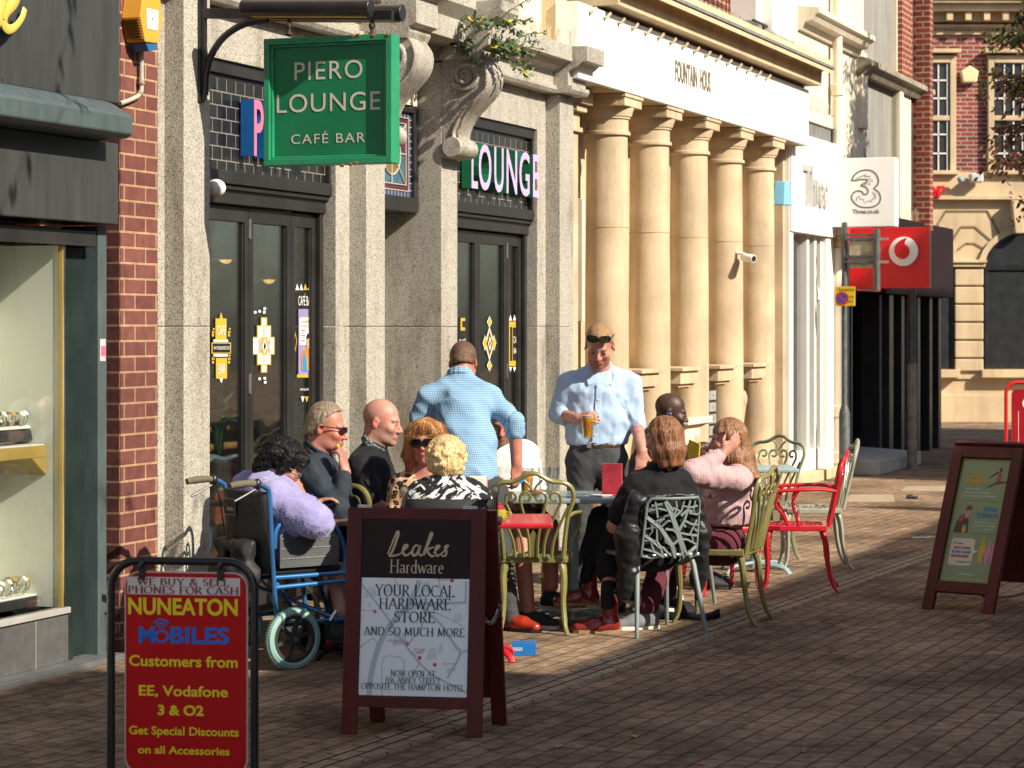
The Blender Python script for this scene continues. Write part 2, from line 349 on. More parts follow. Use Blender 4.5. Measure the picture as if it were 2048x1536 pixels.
def put_serif(mb, txt, o, right, up, h, m=0, width=None, pen=(.13, .045), lift=.003, slant=0.0, track=.08):
    right, up = Vector(right).normalized(), Vector(up).normalized(); nn = right.cross(up); o = Vector(o)
    x = 0; quads = []
    def stroke(pts):
        for i in range(len(pts)-1):
            (ax, ay), (bx, by) = pts[i], pts[i+1]
            dx, dy = bx-ax, by-ay; l = math.hypot(dx, dy)
            if l < 1e-6: continue
            dx, dy = dx/l, dy/l
            th = abs(dy)
            # a pen held at an angle: thick on verticals and on strokes that fall to the right
            w = pen[1]+(pen[0]-pen[1])*(th**1.5)*(1.0 if dx*dy <= 0 else .45 if abs(dx) > .2 else 1.0)
            px, py = -dy*w/2, dx*w/2; e = .012 if i in (0, len(pts)-2) else .012
            quads.append([(ax-dx*e+px, ay-dy*e+py), (ax-dx*e-px, ay-dy*e-py), (bx+dx*e-px, by+dy*e-py), (bx+dx*e+px, by+dy*e+py)])
    for ch in txt:
        if ch == ' ': x += .42; continue
        w, st, sf = SER[ch]
        q0 = len(quads)
        for p in st: stroke(p)
        for (sx, sy) in sf:
            quads.append([(sx-.13, sy-.022), (sx+.13, sy-.022), (sx+.13, sy+.022), (sx-.13, sy+.022)])
        for i in range(q0, len(quads)): quads[i] = [(a+x, b) for a, b in quads[i]]
        x += w+track
    x -= track; kx = (width/x) if width else h
    for i, q in enumerate(quads):
        mb.add([o+right*((a-x/2)*kx+slant*b*h)+up*(b*h)+nn*(lift+.00003*(i % 40)) for a, b in q], [(0, 1, 2, 3)], m)
def ribbon(mb, pts, o, right, up, w, lift=.003, m=0, closed=False):
    """a flat line of width w drawn on a plane"""
    right, up = Vector(right).normalized(), Vector(up).normalized(); nn = right.cross(up); o = Vector(o); n = len(pts)
    vs = []
    for i, (a, b) in enumerate(pts):
        p0 = pts[i-1] if (i > 0 or closed) else pts[0]; p1 = pts[(i+1) % n] if (i < n-1 or closed) else pts[-1]
        dx, dy = p1[0]-p0[0], p1[1]-p0[1]; l = math.hypot(dx, dy) or 1; ww = w[i] if isinstance(w, (list, tuple)) else w
        for sg in (1, -1): vs.append(o+right*(a-dy/l*ww/2*sg)+up*(b+dx/l*ww/2*sg)+nn*lift)
    fs = [(2*i, 2*i+1, 2*((i+1) % n)+1, 2*((i+1) % n)) for i in range(n if closed else n-1)]
    mb.add(vs, fs, m)
def flat(mb, poly, o, right, up, lift=.002, m=0):
    right, up = Vector(right).normalized(), Vector(up).normalized(); nn = right.cross(up); o = Vector(o)
    mb.add([o+right*a+up*b+nn*lift for a, b in poly], [tuple(range(len(poly)))], m)
def bez(pts, n=8):
    """smooth curve through points (Catmull-Rom)"""
    p = [Vector(q) for q in pts]; out = []
    for i in range(len(p)-1):
        a = p[i-1] if i else p[0]*2-p[1]; b, c = p[i], p[i+1]; d = p[i+2] if i+2 < len(p) else p[-1]*2-p[-2]
        for k in range(n):
            t = k/n; out.append(.5*((2*b)+(c-a)*t+(2*a-5*b+4*c-d)*t*t+(3*b-a-3*c+d)*t**3))
    out.append(p[-1]); return out
# ================================================================ shared materials
def splane(px, py, s):
    k = (px-1024.0)/F; d = (s+Y0*CT)/(k*ST+CT); x = k*d
    return (x*CT-(d-Y0)*ST, CAMH-(py-HORIZ)*d/F)
XA, ZA, YA = Vector((1, 0, 0)), Vector((0, 0, 1)), Vector((0, -1, 0))
GRAN = granite('granite_grey', (.435, .41, .355))
BRICK = brickmat('painted_brick', (.205, .072, .058), (.150, .048, .042), (.44, .275, .16), .226, .0815, .007)
BRICKS = brickmat('shaded_brick_side', (.13, .040, .032), (.09, .028, .026), (.30, .20, .12), .226, .0815, .007, rot=(0, R(90), R(90)))  # darker copy of the pier brick: the return's shade is put into its colour
REDB = brickmat('red_brick', (.30, .055, .035), (.20, .035, .028), (.42, .30, .2), .225, .075, .012)
REDBS = brickmat('red_brick_side', (.30, .055, .035), (.20, .035, .028), (.42, .30, .2), .225, .075, .012, rot=(0, R(90), R(90)))
TILE = brickmat('black_tile', (.012, .0115, .011), (.024, .022, .020), (.26, .24, .21), .115, .078, .004, rough=.22, bump=.3, spec=.6, dirt=.25)
SAND = M('sandstone', (.53, .412, .268), .85, var=.20, vs=2.6, bump=.3, bs=70, grime=.42)
SAND2 = M('pale_sandstone', (.60, .46, .28), .85, var=.14, vs=1.6, bump=.25, bs=60, grime=.35)
CREAM = M('cream_render', (.72, .645, .50), .75, var=.06, vs=2, bump=.12, bs=50, grime=.22)
WHITEP = M('white_paint', (.80, .77, .70), .55, var=.04, vs=3, bump=.06, grime=.10)
WHITE = M('clean_white', (.82, .81, .78), .4, var=.02, bump=0)
BLACKP = M('black_paint', (.022, .021, .020), .38, var=.3, vs=4, bump=.08, grime=.08)
DARKM = M('dark_metal', (.016, .016, .017), .35, var=.25, bump=.05)
GREENG = M('green_recess_shade', (.016, .026, .024), .3, var=.2, bump=.05)  # dark green panel with the deep shade of the recess put into its colour
FASCIA = M('fascia_grey', (.044, .047, .046), .42, var=.16, vs=2.4, bump=.06, stretch=(6, 6, .7))
TEAL = M('blue_grey_paint', (.066, .092, .096), .5, var=.16, vs=5, bump=.15, stretch=(3, 3, 1), grime=.2)
GOLD = M('brass_gold', (.42, .29, .075), .4, var=.12, bump=.03)
GOLDP = M('gold_print', (.58, .36, .035), .5, var=.06, bump=0)
PRINTW = M('white_print', (.78, .77, .70), .5, var=.02, bump=0)
PRINTK = M('black_print', (.015, .015, .014), .5, var=.02, bump=0)
SLATE = M('slate_tile', (.115, .118, .118), .55, var=.14, vs=9, bump=.1)
GLASS = glassmat('window_glass')
GLASS2 = glassmat('shop_window_glass', (.94, .95, .94), .06, .22)
GLASSD = glassmat('dark_glass', (.25, .27, .26), .12)
STEEL = M('steel', (.55, .54, .52), .3, 1, var=.1, bump=.02)
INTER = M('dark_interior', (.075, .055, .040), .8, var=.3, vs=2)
# ================================================================ ground
PAV_A = math.atan2(G(1767, 1152).y-G(1100, 1391).y, G(1767, 1152).x-G(1100, 1391).x)
PAVE = brickmat('brick_paving', (.355, .248, .168), (.255, .180, .126), (.105, .080, .060), .21, .105, .0055, rot=(0, 0, -PAV_A), off=.5, rough=.97, bump=.9, dirt=.55, spec=.06, gum=True)
g = MB(); g.add([(-60, -30, 0), (60, -30, 0), (60, 140, 0), (-60, 140, 0)], [(0, 1, 2, 3)])
tag(g.build('ground', PAVE), 'red brown block paving of the pedestrian street', 'ground', kind='structure')
DRAIN = brickmat('drain_brick', (.46, .36, .25), (.38, .29, .20), (.05, .04, .03), .21, .075, .008, rot=(0, 0, -PAV_A), off=.5, rough=.95, bump=.8, spec=.08)
dv = Vector((math.cos(PAV_A), math.sin(PAV_A), 0)); dn = Vector((-dv.y, dv.x, 0)); d0 = G(1100, 1391)
g = MB(); g.add([d0-dv*9, d0+dv*16, d0+dv*16+dn*.215, d0-dv*9+dn*.215], [(0, 1, 2, 3)])
for i in range(4): g.v[i].z = .004
for off in (0.0, .205):
    g.bar(d0-dv*9+dn*off+Vector((0, 0, .004)), d0+dv*16+dn*off+Vector((0, 0, .004)), .014, .008)
tag(g.build('drain_channel', DRAIN), 'band of pale narrow bricks crossing the paving as a drain', 'drain', kind='structure')
SLAB = M('concrete_slab', (.36, .29, .20), .85, var=.12, vs=6, bump=.2)
for a, b, c, d in (((1690, 1004), (1790, 1004), (1786, 990), (1700, 990)), ((1800, 982), (1925, 984), (1925, 974), (1815, 973))):
    g = MB(); q = [G(*t)+Vector((0, 0, .005)) for t in (a, b, c, d)]; g.add(q+[v-Vector((0, 0, .02)) for v in q], [(0, 1, 2, 3), (0, 4, 5, 1), (1, 5, 6, 2), (2, 6, 7, 3), (3, 7, 4, 0)])
    tag(g.build('paving_slab', SLAB), None, None, kind='structure')['label'] = 'pale flat slab let into the brick paving'
# ================================================================ jeweller's shop on the left
sh = FT('jewellers_shop', 'dark grey shopfront with gold script lettering and a watch window, left edge', 'shop', -6.6, 0)
zc = Z(120, 187, .12)
m = MB(); m.fb(-13, S(240, .12), -.3, .12, zc, 4.4); sh.put(m, 'fascia_board', FASCIA, bevel=.006)
for k in range(3):
    m = MB(); m.ell((S(5, .12)-.9*k, -.122, Z(5, 159, .12)), (.006, .004, .006)); sh.put(m, 'screw', DARKM)
m = MB(); z2, z3 = Z(120, 204, .28), Z(120, 247, .28); ze = S(266, .28)
m.prism([(-.02, zc), (.125, zc), (.16, zc-.012), (.265, z2), (.28, z2-.02), (.28, z3), (.25, z3-.02), (.06, z3-.03), (-.02, z3-.03)], lambda n, z, s: Vector((s, -n, z)), -13, ze)
sh.put(m, 'cornice', TEAL, bevel=.008)
m = MB(); m.fb(-13, S(237, .10), -.3, .10, Z(120, 440, .10), z3-.03); sh.put(m, 'fascia_board', FASCIA, bevel=.006)
m = MB(); m.fb(-13, S(186, .0), -.3, .02, Z(100, 489, .0), Z(120, 440, .1)-.035); m.fb(-13, S(186, 0), -.3, .03, Z(100, 489, 0), Z(100, 489, 0)+.012)
sh.put(m, 'shutter_box', BLACKP, bevel=.004)
zs = Z(60, 1229, .0); zt = Z(100, 489, 0)
sF = S(121, -.02)
m = MB(); m.fb(-13, sF, -.022, -.016, zs, zt); sh.put(m, 'window_glass', GLASS2)
DISP = M('display_backing', (.70, .72, .62), .7, var=.04, vs=2, bump=0)
m = MB(); m.fb(-13, sF, -.46, -.42, zs-.05, zt+.1); m.fb(sF+.0, sF+.02, -.42, -.03, zs-.05, zt+.1)
sh.put(m, 'display_back', DISP)
m = MB(); m.fb(-13, sF, -.42, -.03, zs-.04, zs); sh.put(m, 'display_floor', DISP)
m = MB(); m.fb(sF-.001, S(126, -.0), -.03, .0, zs, zt); m.fb(-13, sF-.002, -.42, -.10, Z(60, 893, -.1)-.06, Z(60, 893, -.1))
m.add([Vector((sF-.14, .10, Z(60, 893, -.1)-.06)), Vector((sF-.002, .10, Z(60, 893, -.1)-.06)), Vector((sF-.002, .10, Z(60, 893, -.1)-.15)),
       Vector((sF-.14, .42, Z(60, 893, -.1)-.06)), Vector((sF-.002, .42, Z(60, 893, -.1)-.06)), Vector((sF-.002, .42, Z(60, 893, -.1)-.15))], [(0, 1, 2), (5, 4, 3), (0, 2, 5, 3), (1, 4, 5, 2)])
sh.put(m, 'brass_shelf', GOLD, bevel=.003)
m = MB(); m.fb(-13, sF-.01, -.40, -.11, Z(60, 893, -.1)+.001, Z(60, 893, -.1)+.006); sh.put(m, 'shelf_top', WHITE)
m = MB(); m.fb(-13, S(137, 0), -.3, .0, .03, zs-.03)
for k in range(8):
    pass
sh.put(m, 'stall_riser', brickmat('slate_riser', (.115, .118, .118), (.10, .105, .105), (.28, .26, .22), .75, 1.2, .006, rough=.5, dirt=.25), bevel=.003)
m = MB(); m.fb(-13, S(137, 0), -.32, .015, zs-.03, zs); sh.put(m, 'window_sill', M('sill_grey', (.34, .33, .30), .6, var=.1), bevel=.003)
m = MB(); m.fb(S(126.5, 0), S(129, 0), -.03, .005, zs, zt); sh.put(m, 'edge_trim', STEEL)
m = MB(); m.fb(S(129.5, -.06), S(184, -.06), -.12, -.06, .03, zt); m.fb(S(129.5, -.06), S(137, 0), -.06, -.01, .03, zs)
sh.put(m, 'side_panel', GREENG, bevel=.004)
m = MB(); m.fb(S(184.5, -.03), S(196, -.02), -.2, -.02, .03, zt+.05); sh.put(m, 'black_post', BLACKP, bevel=.004)
m = MB(); m.fb(S(196, .02)+.002, S(213.5, .02), -.2, .02, .0, Z(200, 452, .02)); sh.put(m, 'painted_post', TEAL, bevel=.004)
m = MB(); m.fb(S(199.5, .02), S(210.5, .02), .0205, .0225, Z(205, 722, .02), Z(205, 678, .02), 0)
m.fb(S(201, .02), S(210, .02), .0225, .0232, Z(205, 712, .02), Z(205, 692, .02), 1)
sh.put(m, 'sticker', [M('pink_paper', (.7, .45, .48), .7, bump=0), M('magenta_print', (.6, .12, .2), .7, bump=0)])
m = MB(); m.fb(-13, S(214, 0), -.3, .12, .0, .03); sh.put(m, 'threshold', SLATE, bevel=.003)
m = MB(); m.fb(-13, S(216, -.08)-.004, -.6, -.45, 0, 7.6); m.fb(-13, S(216, -.08)-.004, -.45, -.30, 4.4, 7.6); sh.put(m, 'wall', REDB)
# gold script lettering: the tail of the last letter
lt = FT('script_lettering', 'gold script letters standing off the dark grey fascia, cut by the left edge', 'shop sign', S(10, .12), .12, Z(10, 60, .12))
def script(mb, pxs, n, w, mi):
    pts = [fplane(a, b, n) for a, b in pxs]; c = bez([(a, 0, b) for a, b in pts], 7)
    mb.tube([Vector((p.x, -n, p.z)) for p in c], [w*(.55+.45*math.sin(math.pi*min(1, .15+i/(len(c)-1)))) for i in range(len(c))], 8, mi, flat=.35, up=(0, 0, 1))
m = MB()
script(m, [(-30, 66), (-14, 62), (0, 30), (8, -4), (22, -26), (34, -18), (30, 2), (12, 24), (8, 44), (16, 58), (30, 54), (44, 36), (50, 18)], .20, .034, 0)
lt.put(m, 'letter', M('gold_leaf', (.62, .46, .09), .35, var=.08, bump=.02), smooth=True)
m = MB()
script(m, [(-30, 66), (-14, 62), (0, 30), (8, -4), (22, -26), (34, -18), (30, 2), (12, 24), (8, 44), (16, 58), (30, 54), (44, 36), (50, 18)], .155, .033, 0)
lt.put(m, 'letter_return', M('letter_black', (.02, .02, .018), .4), smooth=True)
# watches in the window
WSTR = M('watch_metal', (.62, .58, .48), .25, 1, var=.2, bump=0); WBLK = M('display_black', (.03, .03, .03), .4)
def watch_block(name, label, px0, px1, pyb, npl, h, cnt, up):
    t = FT(name, label, 'watch display', S((px0+px1)/2, npl), npl, Z(px0, pyb, npl))
    a, b = S(px0, npl), S(px1, npl); zb = Z((px0+px1)/2, pyb, npl)
    m = MB(); m.prism([(-.06, 0), (.06, 0), (.05, .05), (-.05, .10)] if not up else [(-.05, 0), (.05, 0), (.05, .05), (-.05, .05)], lambda n, z, s: Vector((s, -(npl+n), zb+z)), a, b)
    t.put(m, 'display_base', WBLK, bevel=.004)
    m = MB(); m.fb(a, b, npl-.045, npl+.045, zb+(.06 if not up else .05), zb+(.075 if not up else .06)); t.put(m, 'display_pad', WHITE, bevel=.003)
    for i in range(cnt):
        s = a+(b-a)*(i+.5)/cnt+random.uniform(-.008, .008); r = h*random.uniform(.85, 1.1); zc_ = zb+.075+r*.8; nn = npl+random.uniform(-.02, .03)
        m = MB(); tl = random.uniform(-.3, .3)
        m.tube([Vector((s+.012*math.sin(t2)+tl*r*math.sin(t2)*.5, -(nn+r*math.cos(t2)), zc_+r*math.sin(t2))) for t2 in [R(q) for q in range(-60, 241, 25)]], .008, 6, flat=.5)
        w = t.put(m, 'bracelet', WSTR, smooth=True)
        m = MB(); m.lathe([(.0, 0), (.017, 0), (.017, .008), (.013, .010), (0, .010)], (s+tl*r*.4, -(nn+r*.7), zc_+r*.72), 12, ax=(0, -.7, .7)); t.put(m, 'watch_face', WHITE if i % 3 else GOLD, w)
watch_block('watch_display', 'row of metal bracelet watches on the brass window shelf', -90, 96, 884, -.24, .040, 17, False)
watch_block('watch_stand', 'low stand of round steel watches on the window floor', -60, 58, 1222, -.2, .042, 10, True)
t = FT('price_card', 'small white card leaning beside the watch stand', 'card', S(62, -.2), -.2, zs)
m = MB(); m.add([fplane(58, 1222, -.2) and Vector((S(52, -.2), .2, zs)), Vector((S(76, -.2), .2, zs)), Vector((S(70, -.24), .24, zs+.07)), Vector((S(56, -.24), .24, zs+.07))], [(0, 1, 2, 3)])
m.v += [v+Vector((0, .006, 0)) for v in m.v[:4]]; m.f += [(4, 5, 6, 7), (0, 4, 7, 3), (1, 2, 6, 5), (2, 3, 7, 6), (0, 1, 5, 4)]; m.m += [0]*5
t.put(m, 'card_face', WHITE)
# ================================================================ brick pier and alarm
bp_ = FT('brick_pier', 'dark red painted brick pier with sandy mortar between the two shopfronts', 'brick pier', S(270), 0)
m = MB(); m.fb(S(241), S(315.5)-.003, -.5, 0, 0, 7.6); bp_.put(m, 'wall', BRICK)
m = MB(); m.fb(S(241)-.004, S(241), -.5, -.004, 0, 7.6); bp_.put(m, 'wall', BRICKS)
al = FT('alarm_box', 'orange and blue hexagonal alarm box high on the brick pier', 'alarm', S(300, .02), .02, Z(300, 60, .02))
ORANGE = M('alarm_orange', (.72, .34, .045), .4, var=.06, bump=.02); BLUEP = M('alarm_blue', (.02, .12, .30), .35, var=.08, bump=0)
hx = [(289, -30), (281, 34), (291, 84), (317, 87), (325, 41), (319, -30)]
m = MB(); q = [fplane(a, b, .115) for a, b in hx]; m.prism(q, lambda s, z, n: Vector((s, -n, z)), .0, .115); al.put(m, 'cover', ORANGE, bevel=.006)
m = MB()
for k in range(8):
    y = 38+k*5.4; px = 281+(y-34)*.2; s_, z_ = fplane(px, y, .115); m.fb(s_-.012, s_+.004, .015, .105, z_-.004, z_+.004)
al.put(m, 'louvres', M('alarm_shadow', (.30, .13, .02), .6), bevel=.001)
m = MB(); q = [fplane(a, b, .105) for a, b in ((292, 86), (316, 89), (312, 100), (298, 103))]; m.prism(q, lambda s, z, n: Vector((s, -n, z)), .005, .105); al.put(m, 'lamp_base', BLUEP, bevel=.004)
m = MB(); flat(m, [fplane(a, b, .115) for a, b in ((292, 16), (316, 21), (315, 61), (293, 57))], (0, -.115, 0), XA, ZA, .003); al.put(m, 'sticker', WHITE)
m = MB(); c = fplane(304, 38, .115); m.lathe([(0, 0), (.006, 0), (.006, .003), (0, .003)], (c[0], -.117, c[1]), 10, ax=(0, -1, 0)); al.put(m, 'stud', BLUEP)
cp = FT('conduit_pipe', 'thin pale conduit running down from the orange alarm box', 'pipe', S(283, .02), .02, Z(283, 150, .02))
m = MB(); m.tube(bez([Vector((fplane(a, b, .025)[0], -.025, fplane(a, b, .025)[1])) for a, b in ((283, 104), (283, 140), (283, 176), (279, 189), (262, 199), (240, 207))], 5), .012, 8)
cp.put(m, 'pipe', M('conduit_grey', (.42, .38, .32), .6), smooth=True)
m = MB()
for a, b in ((283, 166), (280, 187)):
    s_, z_ = fplane(a, b, .025); m.ell((s_, -.025, z_), (.018, .018, .018))
cp.put(m, 'joint', M('conduit_joint', (.25, .2, .15), .7), smooth=True)
# ================================================================ the granite cafe front
NF = .115
cf = FT('cafe_building', 'speckled grey granite cafe front with pilasters, scroll brackets and black bifold doors', 'cafe', -2, 0)
ZT = 3.50
def pil(strip, front, n0=0.0, back=-.3, zsplit=1.705):
    m = MB(); s0, s1 = S(front[0], NF), S(front[1], NF)
    m.fb(s0, s1, back, NF, 0, zsplit); m.fb(s0, s1, back, NF, zsplit+.003, ZT)
    if strip:
        for a, b in strip: m.fb(S(a, n0), s0-.002 if b is None else S(b, n0), back, n0, 0, zsplit); m.fb(S(a, n0), s0-.002 if b is None else S(b, n0), back, n0, zsplit+.003, ZT)
    cf.put(m, 'pilaster', GRAN, bevel=.004); return s0, s1
p1 = pil([(316, None)], (368, 420)); p2 = pil([(672, None)], (733, 770)); p3 = pil(None, (883, 915), back=-.6); p4 = pil([(1075, None)], (1120, 1147))
# wider granite blocks behind the entrance and base courses
m = MB(); m.fb(p2[1], p3[0]-.002, -.65, -.60, 0, ZT); cf.put(m, 'recess_wall', GRAN)
NP = -.06
bays = [(p1[1]+.001, S(672), [497, 581], (497, 581)), (p3[1]+.001, S(1075), [954, 1012], (954, 1012))]
ZD, ZP0, ZP1 = 2.44, 2.52, 3.215
for bi, (a, b, cuts, hin) in enumerate(bays):
    m = MB(); m.fb(a, b, -.3, -.003, ZP1, ZT); cf.put(m, 'wall', GRAN, bevel=.003)
    m = MB(); m.fb(a, b, -.3, NP, ZP0, ZP1); pn = cf.put(m, 'tile_panel', TILE)
    m = MB(); m.fb(a, b, NP, NP+.035, ZP0, ZP0+.075); m.fb(a, b, NP, NP+.035, ZP1-.075, ZP1); m.fb(b-.03, b, NP, NP+.03, ZP0+.075, ZP1-.075); m.fb(a, a+.03, NP, NP+.03, ZP0+.075, ZP1-.075)
    cf.put(m, 'panel_border', BLACKP, pn, bevel=.004)
    m = MB(); m.fb(a, b, -.3, -.07, ZD-.03, ZP0-.002); m.fb(a, b, -.07, -.045, ZP0-.03, ZP0-.003); m.fb(b-.05, b, -.2, -.085, 0.02, ZD-.03); m.fb(a, a+.04, -.2, -.085, 0.02, ZD-.03)
    fr = cf.put(m, 'door_frame', BLACKP, bevel=.004)
    ed = [a+.042]+[S(c, -.12) for c in cuts]+[b-.052]
    for i in range(3):
        l0, l1 = ed[i]+.003, ed[i+1]-.003; st = .052
        m = MB(); m.fb(l0, l0+st, -.165, -.115, .05, ZD-.04); m.fb(l1-st, l1, -.165, -.115, .05, ZD-.04)
        m.fb(l0+st, l1-st, -.165, -.115, ZD-.125, ZD-.04); m.fb(l0+st, l1-st, -.165, -.115, .05, .25)
        m.fb(l0+st, l0+st+.012, -.16, -.125, .25, ZD-.125); m.fb(l1-st-.012, l1-st, -.16, -.125, .25, ZD-.125)
        lf = cf.put(m, 'door_leaf', BLACKP, bevel=.003)
        m = MB(); m.fb(l0+st, l1-st, -.142, -.136, .25, ZD-.125); cf.put(m, 'glass', GLASS, lf)
        if (i == 1 and bi == 0) or (i == 2 and bi == 1):
            for hz in (.5, 1.37, 2.28): m = MB(); m.lathe([(.0, -.06), (.009, -.06), (.009, .06), (0, .06)], (l0-.002, .108, hz), 8); m.fb(l0-.016, l0+.014, -.115, -.111, hz-.055, hz+.055); cf.put(m, 'hinge', STEEL, lf, smooth=True)
for by in bays: m = MB(); m.fb(by[0], by[1], -.3, -.17, 0, .05); cf.put(m, 'threshold', SLATE)
# inside room
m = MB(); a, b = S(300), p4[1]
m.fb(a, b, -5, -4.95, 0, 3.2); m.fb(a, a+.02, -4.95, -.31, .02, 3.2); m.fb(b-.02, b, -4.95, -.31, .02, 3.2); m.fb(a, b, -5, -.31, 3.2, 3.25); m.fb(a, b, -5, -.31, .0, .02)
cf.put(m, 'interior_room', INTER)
# entablature
prof = [(-.35, 3.503), (.04, 3.503), (.06, 3.53), (.06, 3.56), (.03, 3.563), (.03, 3.67), (.10, 3.70), (.14, 3.735), (.185, 3.74), (.185, 3.86), (-.35, 3.86)]
def cornice(s0, s1, extra):
    m = MB(); m.prism([(n+(extra if n > 0 else 0), z) for n, z in prof], lambda n, z, s: Vector((s, -n, z)), s0, s1); return m
m = cornice(p1[0]-.10, p2[0], .05); cf.put(m, 'cornice', GRAN, bevel=.004)
m = cornice(p3[1]+.003, p4[0]-.05, .05); cf.put(m, 'cornice', GRAN, bevel=.004)
m = cornice(p4[0]-.048, p4[1]+.05, .17); cf.put(m, 'cornice_block', GRAN, bevel=.004)
# consoles and hood over the entrance
cprof = [(883, 112), (962, 116), (975, 138), (976, 160), (968, 182), (948, 206), (926, 230), (913, 254), (909, 273), (919, 281), (925, 293), (920, 306), (906, 314), (883, 316)]
s3 = p3[0]; cpn = [splane(a, b, s3) for a, b in cprof]; dn0 = NF-cpn[0][0]; cpn = [(max(n+dn0, NF-.02), z) for n, z in cpn]
crv = [(p.x, p.z) for p in bez([(a, 0, b) for a, b in cpn[1:-1]], 5)]
def spiral(mb, s, cn, cz, r0, turns, w, sgn=-1, a0=60):
    pts = []; k = int(turns*18)
    for i in range(k+1):
        t = i/k; a = R(a0+sgn*360*turns*t); r = r0*(1-t*.86); pts.append(Vector((s, -(cn+r*math.cos(a)), cz+r*math.sin(a))))
    mb.tube(pts, [w*(1-.55*i/k) for i in range(k+1)], 8)
for (c0, c1) in (p2, p3):
    m = MB(); poly = [cpn[0]]+crv+[cpn[-1]]
    m.prism(poly, lambda n, z, s: Vector((s, -n, z)), c0+.002, c1-.002)
    con = cf.put(m, 'console_bracket', GRAN, smooth=True, auto=50, bevel=.004)
    m = MB(); cn, cz = splane(930, 150, s3); spiral(m, c0, cn+dn0, cz, .105, 2.1, .022, 1, 200)
    cn2, cz2 = splane(905, 294, s3); spiral(m, c0, cn2+dn0, cz2, .055, 1.8, .016, 1, 200)
    edge = [Vector((c0, -(n-.012), z)) for n, z in crv[3:-14]]; m.tube(edge, .012, 6)
    cf.put(m, 'volute', GRAN, con, smooth=True, auto=180)
    m = MB(); m.lathe([(0, -.02), (.066, -.02), (.07, 0), (.07, c1-c0), (.066, c1-c0+.02), (0, c1-c0+.02)], (c0, -(cn2+dn0), cz2), 18, ax=(1, 0, 0)); cf.put(m, 'scroll_foot', GRAN, con, smooth=True)
    m = MB(); s0, s1 = c0-.03, c1+.03
    m.prism([(-.3, 3.51), (.40, 3.51), (.42, 3.55), (.42, 3.58), (.47, 3.60), (.47, 3.76), (.53, 3.79), (.56, 3.83), (.56, 3.9), (-.3, 3.9)], lambda n, z, s: Vector((s, -n, z)), s0, s1)
    cf.put(m, 'hood_block', GRAN, bevel=.004)
m = MB(); m.prism([(-.6, 3.51), (.10, 3.51), (.12, 3.6), (.30, 3.62), (.30, 3.76), (.38, 3.84), (.38, 3.9), (-.6, 3.9)], lambda n, z, s: Vector((s, -n, z)), p2[1]+.032, p3[0]-.032); cf.put(m, 'hood', GRAN, bevel=.004)
m = MB(); c0, c1 = p2[0]-.1, p3[1]+.1; mid = (c0+c1)/2; hw = (c1-c0)/2
arc = [(mid+hw*math.cos(R(a)), 4.0+.62*math.sin(R(a))) for a in range(180, -1, -10)]
m.prism([(c0, 3.902)]+arc+[(c1, 3.902)], lambda s, z, n: Vector((s, -n, z)), -.3, .36); cf.put(m, 'hood_arch', GRAN, bevel=.006)
m = MB(); arc2 = [(mid+(hw+.1)*math.cos(R(a)), 4.0+.70*math.sin(R(a))) for a in range(180, -1, -10)]
m.prism([(c0-.1, 3.905), (c0, 3.905)]+arc+[(c1, 3.905), (c1+.1, 3.905)]+arc2[::-1], lambda s, z, n: Vector((s, -n, z)), .2, .5); cf.put(m, 'arch_moulding', GRAN, bevel=.006)
m = MB(); m.fb(p1[0]-.12, p4[1]-.25, -.5, -.06, 3.862, 7.6); cf.put(m, 'parapet_wall', CREAM)
m = MB(); m.fb(p4[1]-.248, p4[1], -.5, .06, 3.862, 7.6); cf.put(m, 'pilaster', M('ochre_stone', (.60, .48, .29), .8, var=.12, vs=3, grime=.3), bevel=.006)
# stained glass box over the entrance
sb0, sb1 = S(772, -.05), p3[0]-.004
def sgx(px, py): return fplane(px, py, -.05)
zA, zB = Z(820, 424, -.05), Z(820, 216, -.05)
m = MB(); m.fb(sb0-.25, sb1, -.5, -.05, zA, zA+.10); m.fb(sb0-.25, sb1, -.5, -.05, zB-.03, zB); m.fb(sb1-.075, sb1, -.5, -.05, zA+.10, zB-.03); m.fb(sb0-.25, sb0-.18, -.5, -.05, zA+.10, zB-.03)
fr = cf.put(m, 'overlight_frame', BLACKP, bevel=.004)
SG = [M('glass_teal', (.05, .13, .17), .12, var=.3, vs=14), M('glass_blue', (.045, .06, .16), .12, var=.35, vs=20), M('glass_burgundy', (.10, .02, .035), .15, var=.3, vs=12), M('glass_amber', (.20, .14, .05), .15, var=.3, vs=12), M('lead_came', (.40, .38, .33), .5)]
m = MB(); a, b, z0, z1 = sb0-.18, sb1-.075, zA+.10, zB-.03; w, h = b-a, z1-z0
m.fb(a, b, -.09, -.08, z0, z1, 0)
def rp(u, v): return (a+w*u, z0+h*v)
Op = (0, .08, 0)
def border(u0, u1, v0, v1, mi, l):
    flat(m, [rp(u0, v0), rp(u1, v0), rp(u1, v1), rp(u0, v1)], Op, XA, ZA, l, mi)
border(0, 1, 0, .07, 1, .002); border(0, 1, .93, 1, 1, .002); border(.93, 1, .07, .93, 1, .002); border(0, .07, .07, .93, 1, .002)
border(.07, .93, .07, .14, 2, .002); border(.07, .93, .86, .93, 2, .002); border(.86, .93, .14, .86, 2, .002); border(.07, .14, .14, .86, 2, .002)
flat(m, [rp(.5+.22*math.cos(R(q)), .5+.26*math.sin(R(q))) for q in range(0, 360, 20)], Op, XA, ZA, .003, 3)
flat(m, [rp(.14+.2*math.cos(R(q))*(.8), .3+.16*math.sin(R(q))) for q in range(-90, 91, 15)], Op, XA, ZA, .003, 2)
flat(m, [rp(.86+.16*math.cos(R(q)), .66+.14*math.sin(R(q))) for q in range(90, 271, 15)], Op, XA, ZA, .003, 2)
